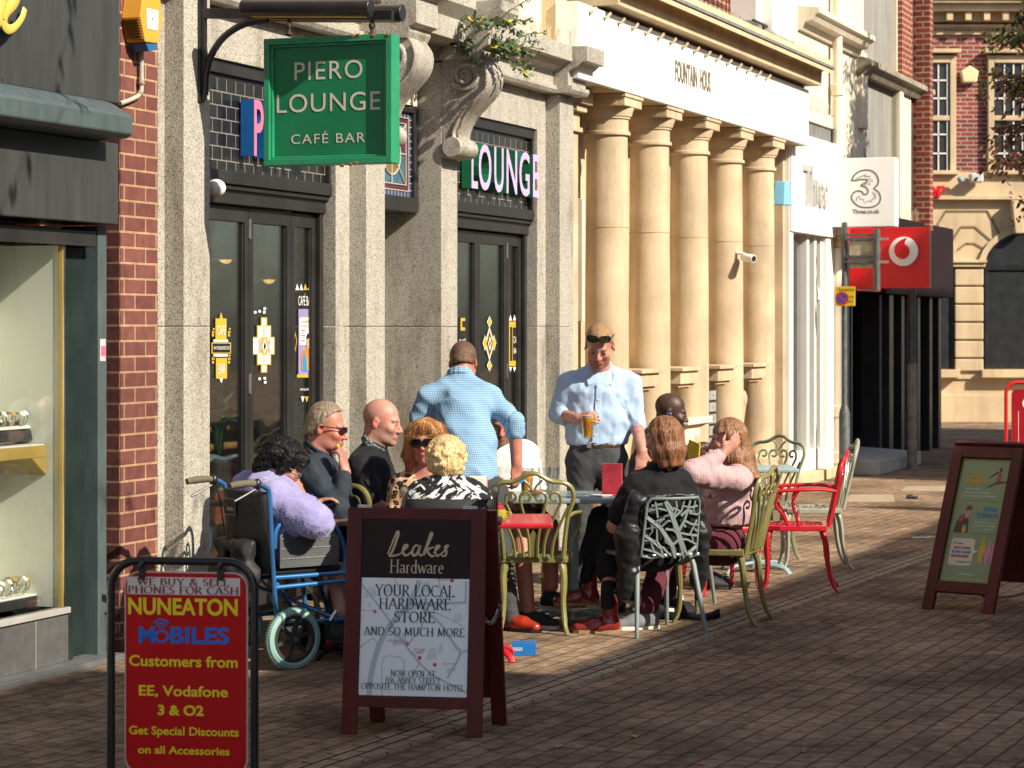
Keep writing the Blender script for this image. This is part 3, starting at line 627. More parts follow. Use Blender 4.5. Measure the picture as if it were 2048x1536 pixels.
for pts in ([(.07, .07), (.07, .93), (.93, .93), (.93, .07), (.07, .07)], [(.14, .14), (.14, .86), (.86, .86), (.86, .14), (.14, .14)], [(.14, .14), (.5, .5), (.86, .86)], [(.14, .86), (.5, .5), (.86, .14)], [(.5, .14), (.5, .86)], [(.14, .5), (.86, .5)],
            [(.5+.22*math.cos(R(q)), .5+.26*math.sin(R(q))) for q in range(0, 361, 20)]):
    m.tube([Vector((*(lambda t: (t[0], .08-.006, t[1]))(rp(u, v)),)) for u, v in pts], .006, 5, 4)
for k in range(1, 12):
    for u in (.0, .93): m.tube([Vector((rp(u, k/12)[0], .076, rp(u, k/12)[1])), Vector((rp(u+.07, k/12)[0], .076, rp(u, k/12)[1]))], .004, 4, 4)
    for v in (.0, .93): m.tube([Vector((rp(k/12, v)[0], .076, rp(0, v)[1])), Vector((rp(k/12, v)[0], .076, rp(0, v+.07)[1]))], .004, 4, 4)
cf.put(m, 'stained_glass', SG, fr)
m = MB(); m.fb(sb0-.1, sb1-.03, -.2, -.05, zB+.02, zB+.16, 0); put_text(m, '190', Vector((sb1-.12, .05, zB+.05)), XA, ZA, .075, 1)
cf.put(m, 'number_plate', [CREAM, PRINTK], fr)
# window prints on the glass
NG = -.134
def q4(m, x0, y0, x1, y1, mi, l=.0): flat(m, [fplane(x0, y1, NG), fplane(x1, y1, NG), fplane(x1, y0, NG), fplane(x0, y0, NG)], (0, -NG, 0), XA, ZA, l, mi)
def poly(m, pts, mi, l=.0): flat(m, [fplane(a, b, NG) for a, b in pts], (0, -NG, 0), XA, ZA, l, mi)
def ptx(m, txt, cx, by, wpx, hpx, mi, l=.003, bold=.0):
    c = fplane(cx, by, NG); w = S(cx+wpx/2, NG)-S(cx-wpx/2, NG); h = Z(cx, by-hpx, NG)-Z(cx, by, NG)
    put_text(m, txt, Vector((c[0], -NG, c[1])), XA, ZA, h, mi, width=w, lift=l, bold=bold)
DM = [GOLDP, PRINTW, PRINTK, M('purple_print', (.30, .24, .46), .5, bump=0), M('blue_print', (.03, .25, .45), .5, bump=0), M('orange_print', (.55, .2, .04), .5, bump=0), M('skin_print', (.5, .3, .2), .5, bump=0)]
m = MB()
q4(m, 431, 637, 453, 678, 0); q4(m, 432, 716, 454, 757, 0); q4(m, 423, 685, 462, 707, 0); q4(m, 425, 687, 460, 705, 2, .001)
q4(m, 427, 679, 456, 684, 1); q4(m, 427, 708, 456, 713, 1); poly(m, [(439, 637), (446, 637), (442, 624)], 0); poly(m, [(439, 757), (446, 757), (443, 766)], 1)
for sx in (424, 456):
    for (yy, hh) in ((662, 8), (668, 8), (715, 8), (722, 8)): q4(m, sx, yy, sx+4, yy+hh-3, 0); q4(m, sx+2, yy-6, sx+5, yy-2, 0)
ptx(m, 'CAFÉ', 442, 670, 17, 20, 1); ptx(m, 'BAR', 443, 748, 13, 22, 1); ptx(m, 'WWW.THELOUNGES.CO.UK', 442.5, 699, 32, 7, 1)
cf.put(m, 'window_print', DM)
m = MB()
for (x0, y0, x1, y1) in ((515, 652, 541, 729), (523, 636, 533, 744), (503, 675, 548, 708)): q4(m, x0-1.2, y0-1.2, x1+1.2, y1+1.2, 0)
for (x0, y0, x1, y1) in ((516, 653, 540, 728), (524, 637, 532, 743), (504, 676, 547, 707)): q4(m, x0, y0, x1, y1, 1, .001)
q4(m, 523, 674, 534, 710, 0, .002); poly(m, [(528.5, 677), (533, 692), (528.5, 708), (524, 692)], 1, .003); poly(m, [(528.5, 683), (531, 692), (528.5, 702), (526, 692)], 2, .004)
for (x, y) in ((517, 620), (527, 615), (526, 622), (508, 622), (517, 755), (527, 754), (528, 762)): q4(m, x, y, x+5, y+5, 1)
for yy in (652, 684, 700, 729): q4(m, 505, yy-.7, 546, yy+.7, 0, .002) if 675 < yy < 708 else q4(m, 516, yy-.7, 540, yy+.7, 0, .002)
cf.put(m, 'window_print', DM)
m = MB()
for k, x in enumerate((594, 602, 610, 618)): poly(m, [(x-3, 580), (x+4, 580), (x+.5, 567)], 1 if k != 2 else 0)
q4(m, 589, 583, 628, 618, 2); ptx(m, 'CAFÉ BAR', 609.5, 611, 27, 20, 1); q4(m, 594, 749, 619, 755, 0)
for k, x in enumerate((605, 613, 621)): poly(m, [(x-3, 793), (x+4, 793), (x+.5, 805)], 1 if k != 1 else 0)
ptx(m, 'WWW.THELOUNGES.CO.UK', 612, 781, 26, 5, 1)
for sx in (591, 629): poly(m, [(sx-3, 682), (sx, 664), (sx+3, 682), (sx, 704)], 0); poly(m, [(sx-1.6, 682), (sx, 670), (sx+1.6, 682), (sx, 698)], 2, .001)
cf.put(m, 'window_print', DM)
m = MB(); q4(m, 597, 618, 624, 749, 3); q4(m, 599, 634, 622, 690, 1, .001); q4(m, 599, 634, 622, 635, 0, .002)
ptx(m, 'LOUNGE', 610, 645, 18, 5, 2, .004); ptx(m, 'MONDAYS', 610, 655, 18, 6, 5, .004)
for k in range(5): q4(m, 601, 660+k*5, 610, 661.5+k*5, 2, .002)
poly(m, [(603, 742), (602, 716), (606, 700), (613, 694), (620, 700), (621, 730), (616, 742)], 5, .003); poly(m, [(605, 742), (604, 722), (608, 704), (612, 720), (614, 742)], 4, .004); poly(m, [(611, 690), (613, 678), (618, 672), (621, 682), (618, 696), (613, 697)], 6, .005); poly(m, [(611, 678), (613, 668), (619, 664), (622, 672), (618, 676)], 2, .006)
cf.put(m, 'poster', DM)
m = MB()
def diam(cx, cy, w, h, mi, l): poly(m, [(cx, cy-h), (cx+w, cy), (cx, cy+h), (cx-w, cy)], mi, l)
for (cx, cy, w, h) in ((979, 644, 5, 12), (979, 687, 9.5, 34), (970, 686, 4.5, 16), (988, 686, 4.5, 16), (979, 731, 5, 12)):
    diam(cx, cy, w, h, 1, 0); diam(cx, cy, w*.8, h*.86, 0, .001)
diam(979, 687, 5.5, 24, 2, .002); diam(979, 687, 3.2, 15, 1, .003); diam(979, 687, 1.6, 8, 2, .004)
cf.put(m, 'window_print', DM)
m = MB(); q4(m, 1018, 643, 1042, 732, 0); q4(m, 1020, 654, 1040, 722, 2, .001); q4(m, 1024, 654, 1036, 722, 0, .002); q4(m, 1025, 655, 1035, 721, 2, .003)
ptx(m, 'CAFÉ', 1030, 686, 10, 14, 1, .006); ptx(m, 'BAR', 1030, 707, 8, 12, 1, .006)
for x in (1021, 1029, 1037): poly(m, [(x-3, 641), (x+3, 641), (x, 629)], 1); poly(m, [(x-3, 734), (x+3, 734), (x, 744)], 1)
cf.put(m, 'window_print', DM)
m = MB(); poly(m, [(917, 642), (930, 690), (917, 690)], 2); q4(m, 921, 636, 930, 642, 0, .001); q4(m, 921, 655, 930, 661, 0, .001); q4(m, 921, 642, 924, 655, 0, .001); ptx(m, 'CAFÉ', 924, 687, 13, 9, 1, .004)
cf.put(m, 'window_print', DM)
# raised fascia letters
def letters(name, label, spec, front, side, nb, dep, zb, h):
    t = FT(name, label, 'shop sign', S(spec[0][1], nb), nb, zb)
    for ch, x0, x1 in spec:
        a, b = S(x0, nb+dep), S(x1, nb+dep); c = (a+b)/2
        m = MB(); put_text(m, ch, Vector((c, -nb, zb)), XA, ZA, h, 0, depth=dep-.003, width=b-a, lift=.0, bold=.012)
        vs, fs = text2d(ch, .012, 0.0); 
        put_text(m, ch, Vector((c, -(nb+dep), zb)), XA, ZA, h, 1, width=b-a, lift=.001, bold=.012)
        t.put(m, 'letter', [side, front])
letters('fascia_lettering', 'lilac and green raised letters reading LOUNGE on the black tile panel', [('L', 943, 955.5), ('O', 957.5, 982.5), ('U', 988.5, 1007), ('N', 1013, 1034), ('G', 1038.5, 1059), ('E', 1066, 1078)],
        M('lilac_acrylic', (.58, .40, .66), .35, bump=0, var=.03), M('letter_green', (.012, .17, .075), .35, bump=0, var=.05), NP+.015, .075, 2.695, .335)
letters('fascia_lettering', 'pink and blue raised letters half hidden behind the green hanging sign', [('P', 508, 527), ('I', 536, 541), ('E', 551, 567), ('R', 575, 597), ('O', 603, 634)],
        M('pink_acrylic', (.72, .16, .28), .35, bump=0, var=.03), M('letter_blue', (.01, .13, .42), .35, bump=0, var=.05), NP+.015, .085, 2.695, .335)
# the green hanging sign and its bracket
s0 = S(400, NF)
def sp(px, py, ds=0.0):
    n, z = splane(px, py, s0+ds); return Vector((s0+ds, -n, z))
br_ = FT('sign_bracket', 'black iron bracket with two lamp tubes holding the green hanging sign', 'sign bracket', s0, NF, Z(400, 100, NF))
m = MB(); m.fb(s0-.03, s0+.03, NF+.001, NF+.016, Z(398, 204, NF), 3.95); m.bar(sp(404, 200), sp(404, -40), .05, .03, up=(1, 0, 0)); br_.put(m, 'wall_plate', DARKM, bevel=.003)
m = MB(); a = sp(398, 27); b = sp(786, 31); m.bar(a, b, .035, .055); br_.put(m, 'arm', DARKM, bevel=.003)
m = MB(); m.tube(bez([sp(x, y) for x, y in ((410, 190), (412, 150), (422, 112), (444, 78), (474, 55), (505, 43), (535, 39))], 6), .02, 8); br_.put(m, 'brace', DARKM, smooth=True)
for ds, x0, x1, y in ((-.13, 485, 742, 16), (.15, 530, 806, 26)):
    a, b = sp(x0, y, ds), sp(x1, y, ds); r = .046
    m = MB(); m.lathe([(0, 0), (r, 0), (r, (b-a).length), (0, (b-a).length)], a, 20, ax=b-a); lp = br_.put(m, 'lamp_tube', DARKM, smooth=True, bevel=.004)
    m = MB(); m.bar(a+(b-a)*.08+Vector((-.0, 0, -r+.002)), b-(b-a)*.03+Vector((0, 0, -r+.002)), .03, .012); br_.put(m, 'lens_strip', M('lamp_amber', (.5, .30, .04), .4), lp)
    m = MB()
    for f in (.25, .75): m.bar(a+(b-a)*f, Vector((s0, a.lerp(b, f).y, sp(600, 30).z)), .02, .02)
    br_.put(m, 'lamp_stay', DARKM, lp)
gs = FT('hanging_sign', 'square green hanging sign with cream lettering above the cafe tables', 'hanging sign', s0, .7, sp(600, 200).z)
GRN = M('sign_green', (.006, .175, .07), .42, var=.10, vs=4, bump=.05, grime=.06); GRNF = M('frame_green', (.02, .26, .12), .4, var=.12, vs=5, bump=.08, grime=.3)
A = sp(527, 332, -.055); B = sp(783, 332, -.055); C_ = sp(783, 66, -.055)
n0, n1, z0, z1 = -A.y, -B.y, A.z, C_.z; ft = .034; T = .055
m = MB()
m.fb(s0-.022, s0+.022, n0+.01, n1-.01, z0+.01, z1-.01); gs.put(m, 'panel', GRN)
m = MB(); m.fb(s0-T, s0+T, n0, n0+ft, z0, z1); m.fb(s0-T, s0+T, n1-ft, n1, z0, z1); m.fb(s0-T, s0+T, n0+ft, n1-ft, z0, z0+ft); m.fb(s0-T, s0+T, n0+ft, n1-ft, z1-ft, z1)
i2 = ft+.014
m.fb(s0-T*.7, s0+T*.7, n0+ft, n0+i2, z0+ft, z1-ft); m.fb(s0-T*.7, s0+T*.7, n1-i2, n1-ft, z0+ft, z1-ft); m.fb(s0-T*.7, s0+T*.7, n0+i2, n1-i2, z0+ft, z0+i2); m.fb(s0-T*.7, s0+T*.7, n0+i2, n1-i2, z1-i2, z1-ft)
gs.put(m, 'frame', GRNF, bevel=.003)
m = MB()
for txt, x0, x1, yb, yt, sp_ in (('PIERO', 589, 725, 158, 120, 1.12), ('LOUNGE', 553, 760, 222.5, 184, 1.08), ('CAFÉ BAR', 582, 730, 286, 266, 1.15)):
    o = sp((x0+x1)/2, yb, -.0225); h = sp(600, yt, -.0225).z-sp(600, yb, -.0225).z; w = abs(sp(x1, yb, -.0225).y-sp(x0, yb, -.0225).y)
    put_text(m, txt, o, YA, ZA, h, 0, width=w, lift=.002, bold=.0, sp=sp_)
gs.put(m, 'lettering', M('cream_letter', (.60, .56, .46), .5, var=.06, bump=0))
m = MB()
for px in (578, 744):
    a = sp(px, 36); b = sp(px, 68); m.tube([a, b], .011, 8); m.ell((a+b)/2, (.018, .018, .022)); m.ell(b, (.02, .02, .012))
gs.put(m, 'hanger', M('rusty_iron', (.06, .03, .02), .7, var=.4, vs=30), smooth=True)
m = MB()
for px, py in ((705, 72), (716, 70), (746, 71), (775, 70), (700, 328), (684, 331), (712, 326)):
    c = sp(px, py, -.056); m.ell(c, (.004, .014, .009))
gs.put(m, 'rust_patch', M('rust', (.28, .10, .04), .8, var=.4, vs=40))
m = MB(); s_, z_ = fplane(429, 376, .02); m.ell((s_, -.03, z_), (.055, .055, .05)); m.fb(s_-.05, s_+.02, -.05, .0, z_-.02, z_+.02)
fmesh(m, 'sensor_lamp', WHITEP, 'small white dome fitting at the top of the left cafe door', 'lamp', s_, .02, z_, smooth=True)
# furniture seen through the glass
bt = FT('booth_seat', 'dim orange padded booth seat behind the left cafe window', 'booth seat', S(500, -.7), -.7, .02)
OR = M('booth_orange', (.50, .24, .06), .8, var=.3, vs=20, bump=.4); RD = M('booth_red', (.35, .08, .03), .7)
for px0, px1, y in ((400, 560, 851), (400, 560, 886)):
    m = MB(); a, b = fplane(px0, y, -.7), fplane(px1, y+3, -.7); m.tube([Vector((a[0]+(b[0]-a[0])*k/10, .7, (a[1]+b[1])/2+random.uniform(-.004, .004))) for k in range(11)], [.02+random.uniform(0, .006) for k in range(11)], 8); bt.put(m, 'padded_rail', OR, smooth=True)
m = MB(); m.fb(S(400, -.75), S(560, -.75), -.85, -.75, .05, Z(480, 925, -.75)); bt.put(m, 'seat_back', RD, bevel=.02)
m = MB(); m.fb(S(400, -.9), S(560, -.9), -1.4, -.9, .02, .45); bt.put(m, 'seat_base', RD, bevel=.02)
LEAFD = M('houseplant_leaf', (.05, .12, .04), .5, var=.3, vs=10)
def houseplant(name, label, s, n, z, cnt, L0, seed):
    rnd = random.Random(seed); t = FT(name, label, 'plant', s, n, z-.25)
    m = MB(); m.lathe([(0, 0), (.06, 0), (.075, .19), (.06, .19), (0, .17)], (s, -n, z-.25), 14); t.put(m, 'pot', M('clay_pot', (.06, .05, .045), .8), smooth=True)
    m = MB()
    for k in range(cnt):
        a = rnd.uniform(0, 6.28); l = L0*rnd.uniform(.6, 1.1); w = .02*rnd.uniform(.7, 1.5); tip = rnd.uniform(.25, .8)
        pts = [Vector((s, -n, z-.04)), Vector((s+math.cos(a)*l*.3*tip, -n+math.sin(a)*l*.3*tip, z+l*.6)), Vector((s+math.cos(a)*l*tip, -n+math.sin(a)*l*tip, z+l*rnd.uniform(.5, .95)))]
        c = bez(pts, 4); sd = Vector((-math.sin(a), math.cos(a), 0))
        vs = []
        for i, p in enumerate(c):
            ww = w*math.sin(math.pi*(.12+.86*i/(len(c)-1))); vs += [p-sd*ww, p+sd*ww+Vector((0, 0, .004))]
        m.add(vs, [(2*i, 2*i+1, 2*i+3, 2*i+2) for i in range(len(c)-1)])
    t.put(m, 'leaves', LEAFD, smooth=True)
houseplant('house_plant', 'green potted plant standing behind the first cafe door pane', S(438, -.5), -.5, .95, 26, .42, 1)
houseplant('house_plant', 'green potted plant standing behind the middle cafe door pane', S(530, -.5), -.5, .92, 22, .36, 2)
m = MB(); m.fb(S(395, -.45), S(570, -.45), -.48, -.30, .64, .66); m.fb(S(395, -.5), S(395, -.5)+.05, -.55, -.5, .02, .67); m.fb(S(565, -.5), S(565, -.5)+.05, -.55, -.5, .02, .67)
fmesh(m, 'plant_bench', M('bench_wood', (.12, .07, .04), .6), 'dark wooden ledge under the plants inside the cafe', 'ledge', S(480, -.5), -.5, .02, bevel=.005)

WARM = M('lamp_glow', (.9, .55, .18), .5, bump=0); wb_ = WARM.node_tree.nodes['Principled BSDF']; wb_.inputs['Emission Color'].default_value = (1, .55, .16, 1); wb_.inputs['Emission Strength'].default_value = 1.6
for k, (px, py, n) in enumerate(((452, 520, -2.2), (538, 560, -1.8), (616, 545, -2.4), (935, 548, -1.2), (992, 560, -2.0), (1040, 540, -2.2))):
    s_, z_ = fplane(px, py, n); t = FT('pendant_lamp', 'warm glowing pendant lamp hanging inside the cafe behind the glass', 'lamp', s_, n, z_, 'pendant lamps inside the cafe')
    m = MB(); m.lathe([(.02, .12), (.05, .10), (.15, 0), (.14, 0), (.045, .09)], (s_, -n, z_), 20); m.tube([Vector((s_, -n, z_+.11)), Vector((s_, -n, 3.19))], .006, 5); t.put(m, 'shade', GOLD, smooth=True)
    m = MB(); m.ell((s_, -n, z_+.02), (.05, .05, .05)); t.put(m, 'bulb', WARM, smooth=True)
PICS = [M('picture_%s' % c, v, .6, var=.5, vs=9, bump=0) for c, v in (('ochre', (.30, .19, .07)), ('green', (.08, .14, .08)), ('rust', (.28, .09, .05)), ('cream', (.45, .40, .30)))]
for k in range(14):
    s_ = S(330, -3)+k*.62; z_ = 1.25+.55*(k % 3)*.6; t = FT('wall_picture', 'framed picture dimly seen on the back wall inside the cafe', 'picture', s_, -4.9, z_, 'pictures on the cafe back wall')
    m = MB(); w_, h_ = .2+.06*(k % 4), .26+.05*(k % 3); m.fb(s_-w_, s_+w_, -4.94, -4.90, z_-h_, z_+h_); t.put(m, 'frame', GOLD if k % 2 else BLACKP); m = MB(); m.fb(s_-w_*.85, s_+w_*.85, -4.90, -4.895, z_-h_*.85, z_+h_*.85); t.put(m, 'canvas', PICS[k % 4])
for k in range(5):
    s_ = S(400, -1.6)+k*1.15; t = FT('inside_table', 'wooden cafe table with a chair dimly seen through the glass', 'table', s_, -1.7, .02, 'tables inside the cafe')
    m = MB(); m.fb(s_-.35, s_+.35, -2.0, -1.4, .72, .75); t.put(m, 'tabletop', M('inside_oak', (.34, .18, .07), .45, var=.2), bevel=.006); m = MB(); m.lathe([(.2, .02), (.03, .06), (.03, .72), (.1, .719)], (s_, 1.7, 0), 14); t.put(m, 'pedestal', BLACKP, smooth=True)
    m = MB(); m.fb(s_-.22, s_+.22, -2.55, -2.5, .46, .95); m.fb(s_-.22, s_+.22, -2.5, -2.1, .42, .46)
    for a in (-.2, .18):
        for b in (-2.52, -2.12): m.fb(s_+a, s_+a+.03, b, b+.03, .02, .42)
    t.put(m, 'chair', OR if k % 2 else MATS['inside_oak'])
# ================================================================ the columned stone front
cb = FT('columned_building', 'golden sandstone front with a row of round columns under a white fascia board', 'building', S(1360), 0)
NW = -.32
ca, ce = S(1147)+.004, S(1572)
NFA = .25
zf0 = Z(1300, 199, NFA); zf1 = Z(1400, 96, NFA)
m = MB(); m.fb(ca, ce, -3, NW, 0, zf0+.3); cb.put(m, 'wall', SAND)
m = MB(); m.fb(ca, ce, NW+.002, .20, zf0+.002, zf0+.10); cb.put(m, 'soffit', SAND)
cxs = [1214, 1299, 1378, 1449, 1514]
zcap = zf0
def column(s, r=.184):
    m = MB(); m.lathe([(r*.99, .40), (r*1.0, 1.1), (r*.985, 1.9), (r*.93, zcap-.33), (r*.93, zcap-.32)], (s, 0, 0), 40); sh_ = cb.put(m, 'column', SAND, smooth=True)
    m = MB(); prof = [(r*.93, zcap-.335), (r*1.05, zcap-.33), (r*1.07, zcap-.315), (r*1.05, zcap-.30), (r*.97, zcap-.295), (r*.97, zcap-.20), (r*1.04, zcap-.195), (r*1.05, zcap-.18), (r*1.1, zcap-.175), (r*1.16, zcap-.14), (r*1.22, zcap-.105), (r*1.22, zcap-.10), (r*.5, zcap-.10)]
    m.lathe(prof, (s, 0, 0), 40); cb.put(m, 'capital', SAND, sh_, smooth=True)
    m = MB(); a = r*1.25; m.fb(s-a, s+a, -a, a, zcap-.10, zcap-.03); m.fb(s-a-.012, s+a+.012, -a-.012, a+.012, zcap-.03, zcap-.002); cb.put(m, 'abacus', SAND, sh_, bevel=.004)
    m = MB(); m.lathe([(r*1.35, .20), (r*1.38, .24), (r*1.35, .29), (r*1.15, .31), (r*1.15, .34), (r*1.22, .36), (r*1.2, .39), (r*1.0, .42)], (s, 0, 0), 40); m.fb(s-r*1.5, s+r*1.5, -r*1.5, r*1.45, 0, .20); cb.put(m, 'column_base', SAND, sh_, smooth=True, bevel=.004)
    for zz in (1.33, 2.53): m = MB(); m.lathe([(r*.9, zz-.003), (r*1.004*(1 if zz < 2 else .975), zz-.003), (r*1.004*(1 if zz < 2 else .975), zz+.003), (r*.9, zz+.003)], (s, 0, 0), 40); cb.put(m, 'joint_line', M('joint_sand', (.46, .335, .19), .9, bump=0), sh_, smooth=True)
for px in cxs: column(S(px))
# corner pilaster with its own capital
m = MB(); pa, pb = ca+.01, ca+.20; m.fb(pa, pb, NW, -.03, 0, zcap-.35); m.fb(pa-.004, pb+.03, NW, .0, zcap-.35, zcap-.31); m.fb(pa, pb+.01, NW, -.02, zcap-.31, zcap-.19); m.fb(pa-.004, pb+.05, NW, .03, zcap-.19, zcap-.13); m.fb(pa-.006, pb+.08, NW, .07, zcap-.13, zcap-.01)
cb.put(m, 'pilaster', SAND, bevel=.006)
m = MB(); m.fb(ce-.20, ce-.004, NW, .02, 0, zf0); cb.put(m, 'pilaster', SAND, bevel=.006)
m = MB(); m.fb(pb+.16, pb+.22, -.12, -.05, 1.75, 2.75); cb.put(m, 'wall_strip', CREAM, bevel=.004)
# shelf brackets between the columns
for i in range(4):
    s = (S(cxs[i])+S(cxs[i+1]))/2+.05; z = 1.345
    m = MB(); m.fb(s-.30, s+.30, NW, .20, z-.035, z); m.fb(s-.27, s+.27, NW, .17, z-.15, z-.035)
    for zz, e in ((z-.16, .14), (z-.18, .09)): m.fb(s-.24, s+.24, NW, e, zz-.02, zz+.01)
    sb = cb.put(m, 'bracket_shelf', SAND, bevel=.005)
    m = MB(); m.lathe([(0, 0), (.15, 0), (.15, .16), (0, .16)], (s-.08, .12, z-.36), 28, ax=(1, 0, 0)); m.lathe([(0, -.012), (.09, -.012), (.11, 0), (0, 0)], (s-.08, .12, z-.36), 24, ax=(1, 0, 0))
    m.prism([(-.58, z-.5), (-.05, z-.46), (.02, z-.4), (-.05, z-.9), (-.58, z-.95)], lambda n, zz, q: Vector((q, -n, zz)), s-.08, s+.08)
    cb.put(m, 'scroll_corbel', SAND, sb, smooth=True)
# white fascia board
SHEET = M('white_sheeting', (.80, .81, .78), .5, var=.05, vs=1.2, bump=.5, bs=2.2, stretch=(5, 1, .3), grime=.12)
fa0 = S(1157, NFA)
fbm = FT('white_fascia', 'long white fascia board above the columns with fading letters reading FOUNTAIN HOUSE', 'fascia board', S(1360), NFA, zf0)
m = MB(); m.fb(fa0, ce-.01, .06, NFA, zf0+.004, zf1); fbm.put(m, 'board', SHEET, bevel=.005)
m = MB(); a, b = S(1350, NFA), S(1422, NFA)
zt0 = Z(1385, 172, NFA); h = Z(1385, 131, NFA)-zt0
put_text(m, 'FOUNTAIN', Vector((a+(b-a)*.30, -NFA, zt0)), XA, ZA, h, 0, width=(b-a)*.60, lift=.003, bold=.03)
put_text(m, 'HOUS', Vector((a+(b-a)*.83, -NFA, zt0)), XA, ZA, h, 0, width=(b-a)*.30, lift=.003, bold=.03)
m.fb(b-.03, b-.012, NFA, NFA+.002, zt0, zt0+.02)
fbm.put(m, 'lettering', M('grey_letter', (.16, .12, .06), .6, var=.3, vs=30, bump=0))
m = MB(); q0 = S(1230, NFA)
for k in range(22): m.fb(fa0+.3+k*.25, fa0+.306+k*.25, NFA, NFA+.0015, zf0+.01, zf1-.01)
fbm.put(m, 'panel_joint', M('sheet_seam', (.66, .67, .64), .6, bump=0))
BROWN = M('brown_gutter', (.055, .032, .022), .5, var=.2)
ZC0, ZC1 = Z(1585, 150, .36), Z(1603, 112, .5)
m = MB(); m.fb(ca+.02, ce, -.5, .20, zf1+.001, ZC0-.001); cb.put(m, 'eaves_board', BROWN)
m = MB()
for k in range(16): 
    s = fa0+.25+k*.36
    m.tube(bez([Vector((s, -.20, ZC0-.05)), Vector((s, -.27, ZC0-.10)), Vector((s+.03, -.30, ZC0-.06))], 4), .012, 6)
cb.put(m, 'gutter_hook', M('hook_metal', (.5, .42, .3), .5), smooth=True)
m = MB(); m.prism([(-.5, ZC0), (.37, ZC0), (.38, ZC0+.15), (.41, ZC0+.16), (.42, ZC0+.2), (.46, ZC0+.25), (.48, ZC0+.27), (.5, ZC1-.05), (.5, ZC1), (-.5, ZC1)], lambda n, z, s: Vector((s, -n, z)), ca+.02, ce+.05); cb.put(m, 'cornice', SAND2, bevel=.006)
LEAD = M('lead_roof', (.20, .205, .20), .6, var=.25, vs=8, bump=.4, grime=.3)
m = MB(); m.prism([(.50, ZC1+.002), (.515, ZC1+.002), (.515, ZC1+.03), (-.2, ZC1+.33), (-.2, ZC1+.002), (.4, ZC1+.002)], lambda n, z, s: Vector((s, -n, z)), ca+.02, ce+.06); cb.put(m, 'lead_flashing', LEAD)
m = MB(); m.fb(ca+.02, ce, -.6, -.205, ZC1+.002, 8.0); cb.put(m, 'brick_wall', REDB)
m = MB()
for k in range(16): m.fb(S(1400)+k*.16, S(1400)+k*.16+.008, -.195, -.187, ZC1+.25, ZC1+1.6)
for k in range(8): m.fb(S(1400), S(1545), -.187, -.181, ZC1+.3+k*.17, ZC1+.308+k*.17)
cb.put(m, 'wall_grid', DARKM)
def spikes(name, label, s0, s1, n, z, cnt, col, h=.10, seed=3):
    rnd = random.Random(seed); m = MB()
    for k in range(cnt):
        s = s0+(s1-s0)*(k+.5)/cnt; 
        m.tube([Vector((s, -n+rnd.uniform(-.02, .02), z)), Vector((s+rnd.uniform(-.04, .04), -n+rnd.uniform(-.06, .05), z+h*rnd.uniform(.7, 1.1)))], .0022, 4)
    m.fb(s0, s1, n-.03, n+.03, z, z+.004)
    return fmesh(m, name, col, label, 'bird spikes', (s0+s1)/2, n, z)
SPK = M('spike_plastic', (.60, .50, .36), .5, bump=0)
spikes('bird_spikes', 'row of thin bird spikes along the granite ledge left of the columns', p3[1]+.75, p4[0]-.1, .15, 3.862, 70, SPK, .13)
spikes('bird_spikes', 'short bunch of bird spikes on the granite corner block beside the white fascia', p4[0]-.02, p4[1]+.04, .2, 3.862, 26, SPK, .14, 4)
spikes('bird_spikes', 'grey bird spikes along the lead edge above the white fascia', S(1440, .3), ce, .25, ZC1+.10, 150, M('spike_steel', (.38, .34, .27), .5), .13, 5)
# boxes on the upper wall
ac = FT('wall_cabinet', 'pale grey equipment box fixed high on the brick wall above the columns', 'equipment box', S(1550, .1), .1, Z(1550, 55, .1))
m = MB(); a, b = S(1535, .2), S(1590, .2); zb = Z(1545, 47, .2); m.fb(a+.25, b, -.2, .2, zb-.1, zb+.9); m.fb(a, a+.24, -.2, .10, zb, zb+.8); ac.put(m, 'casing', WHITEP, bevel=.02)
m = MB(); m.tube(bez([Vector((a+.2, -.1, zb)), Vector((a+.3, -.12, zb-.18)), Vector((b-.1, -.15, zb-.3)), Vector((b-.05, -.2, zb-.1))], 5), .012, 6); ac.put(m, 'cable', DARKM, smooth=True)
m = MB(); m.fb(a-.3, b-.1, .12, .14, zb-.03, zb-.01); m.fb(a-.1, b-.2, .12, .14, zb-.16, zb-.14); ac.put(m, 'bracket', DARKM)
# letterboxes and cupboard between the columns
lb = FT('letterbox_stack', 'tall stack of grey metal letterboxes between the columns', 'letterboxes', S(1424, -.05), -.05)
LBG = M('letterbox_grey', (.45, .46, .45), .4, .3, var=.08)
sa = S(1419, .10); sb_ = S(1433, .10)
m = MB(); m.fb(sa-.02, sb_, -.3, .08, .35, Z(1424, 776, .1)); lb.put(m, 'back_frame', DARKM)
for k in range(7):
    z = Z(1424, 800+k*23.5, .1); m = MB(); m.fb(sa+.005, sb_-.01, .08, .10, z-.0, z+.085); bx_ = lb.put(m, 'box_door', LBG, bevel=.003)
    m = MB(); m.lathe([(0, 0), (.01, 0), (.01, .008), (0, .008)], ((sa+sb_)/2, -.10, z+.045), 10, ax=(0, -1, 0)); lb.put(m, 'lock', STEEL, bx_)
cu = FT('meter_cupboard', 'cream metal cupboard with a flat lid beside the columns', 'cupboard', S(1390, .12), .12)
m = MB(); a, b = S(1372, .14), S(1410, .14); zt_ = Z(1390, 848, .14); m.fb(a, b, -.3, .14, 0, zt_); cu.put(m, 'body', CREAM, bevel=.008)
m = MB(); m.fb(a-.12, b+.05, -.3, .2, zt_+.002, zt_+.06); cu.put(m, 'lid', CREAM, bevel=.01)
m = MB(); m.fb(a+.3, b-.1, .141, .150, zt_-.25, zt_-.1); cu.put(m, 'slot', SAND, bevel=.003)
cm = FT('security_camera', 'small white security camera on the right-hand column', 'camera', S(1498, .25), .25, Z(1498, 517, .25))
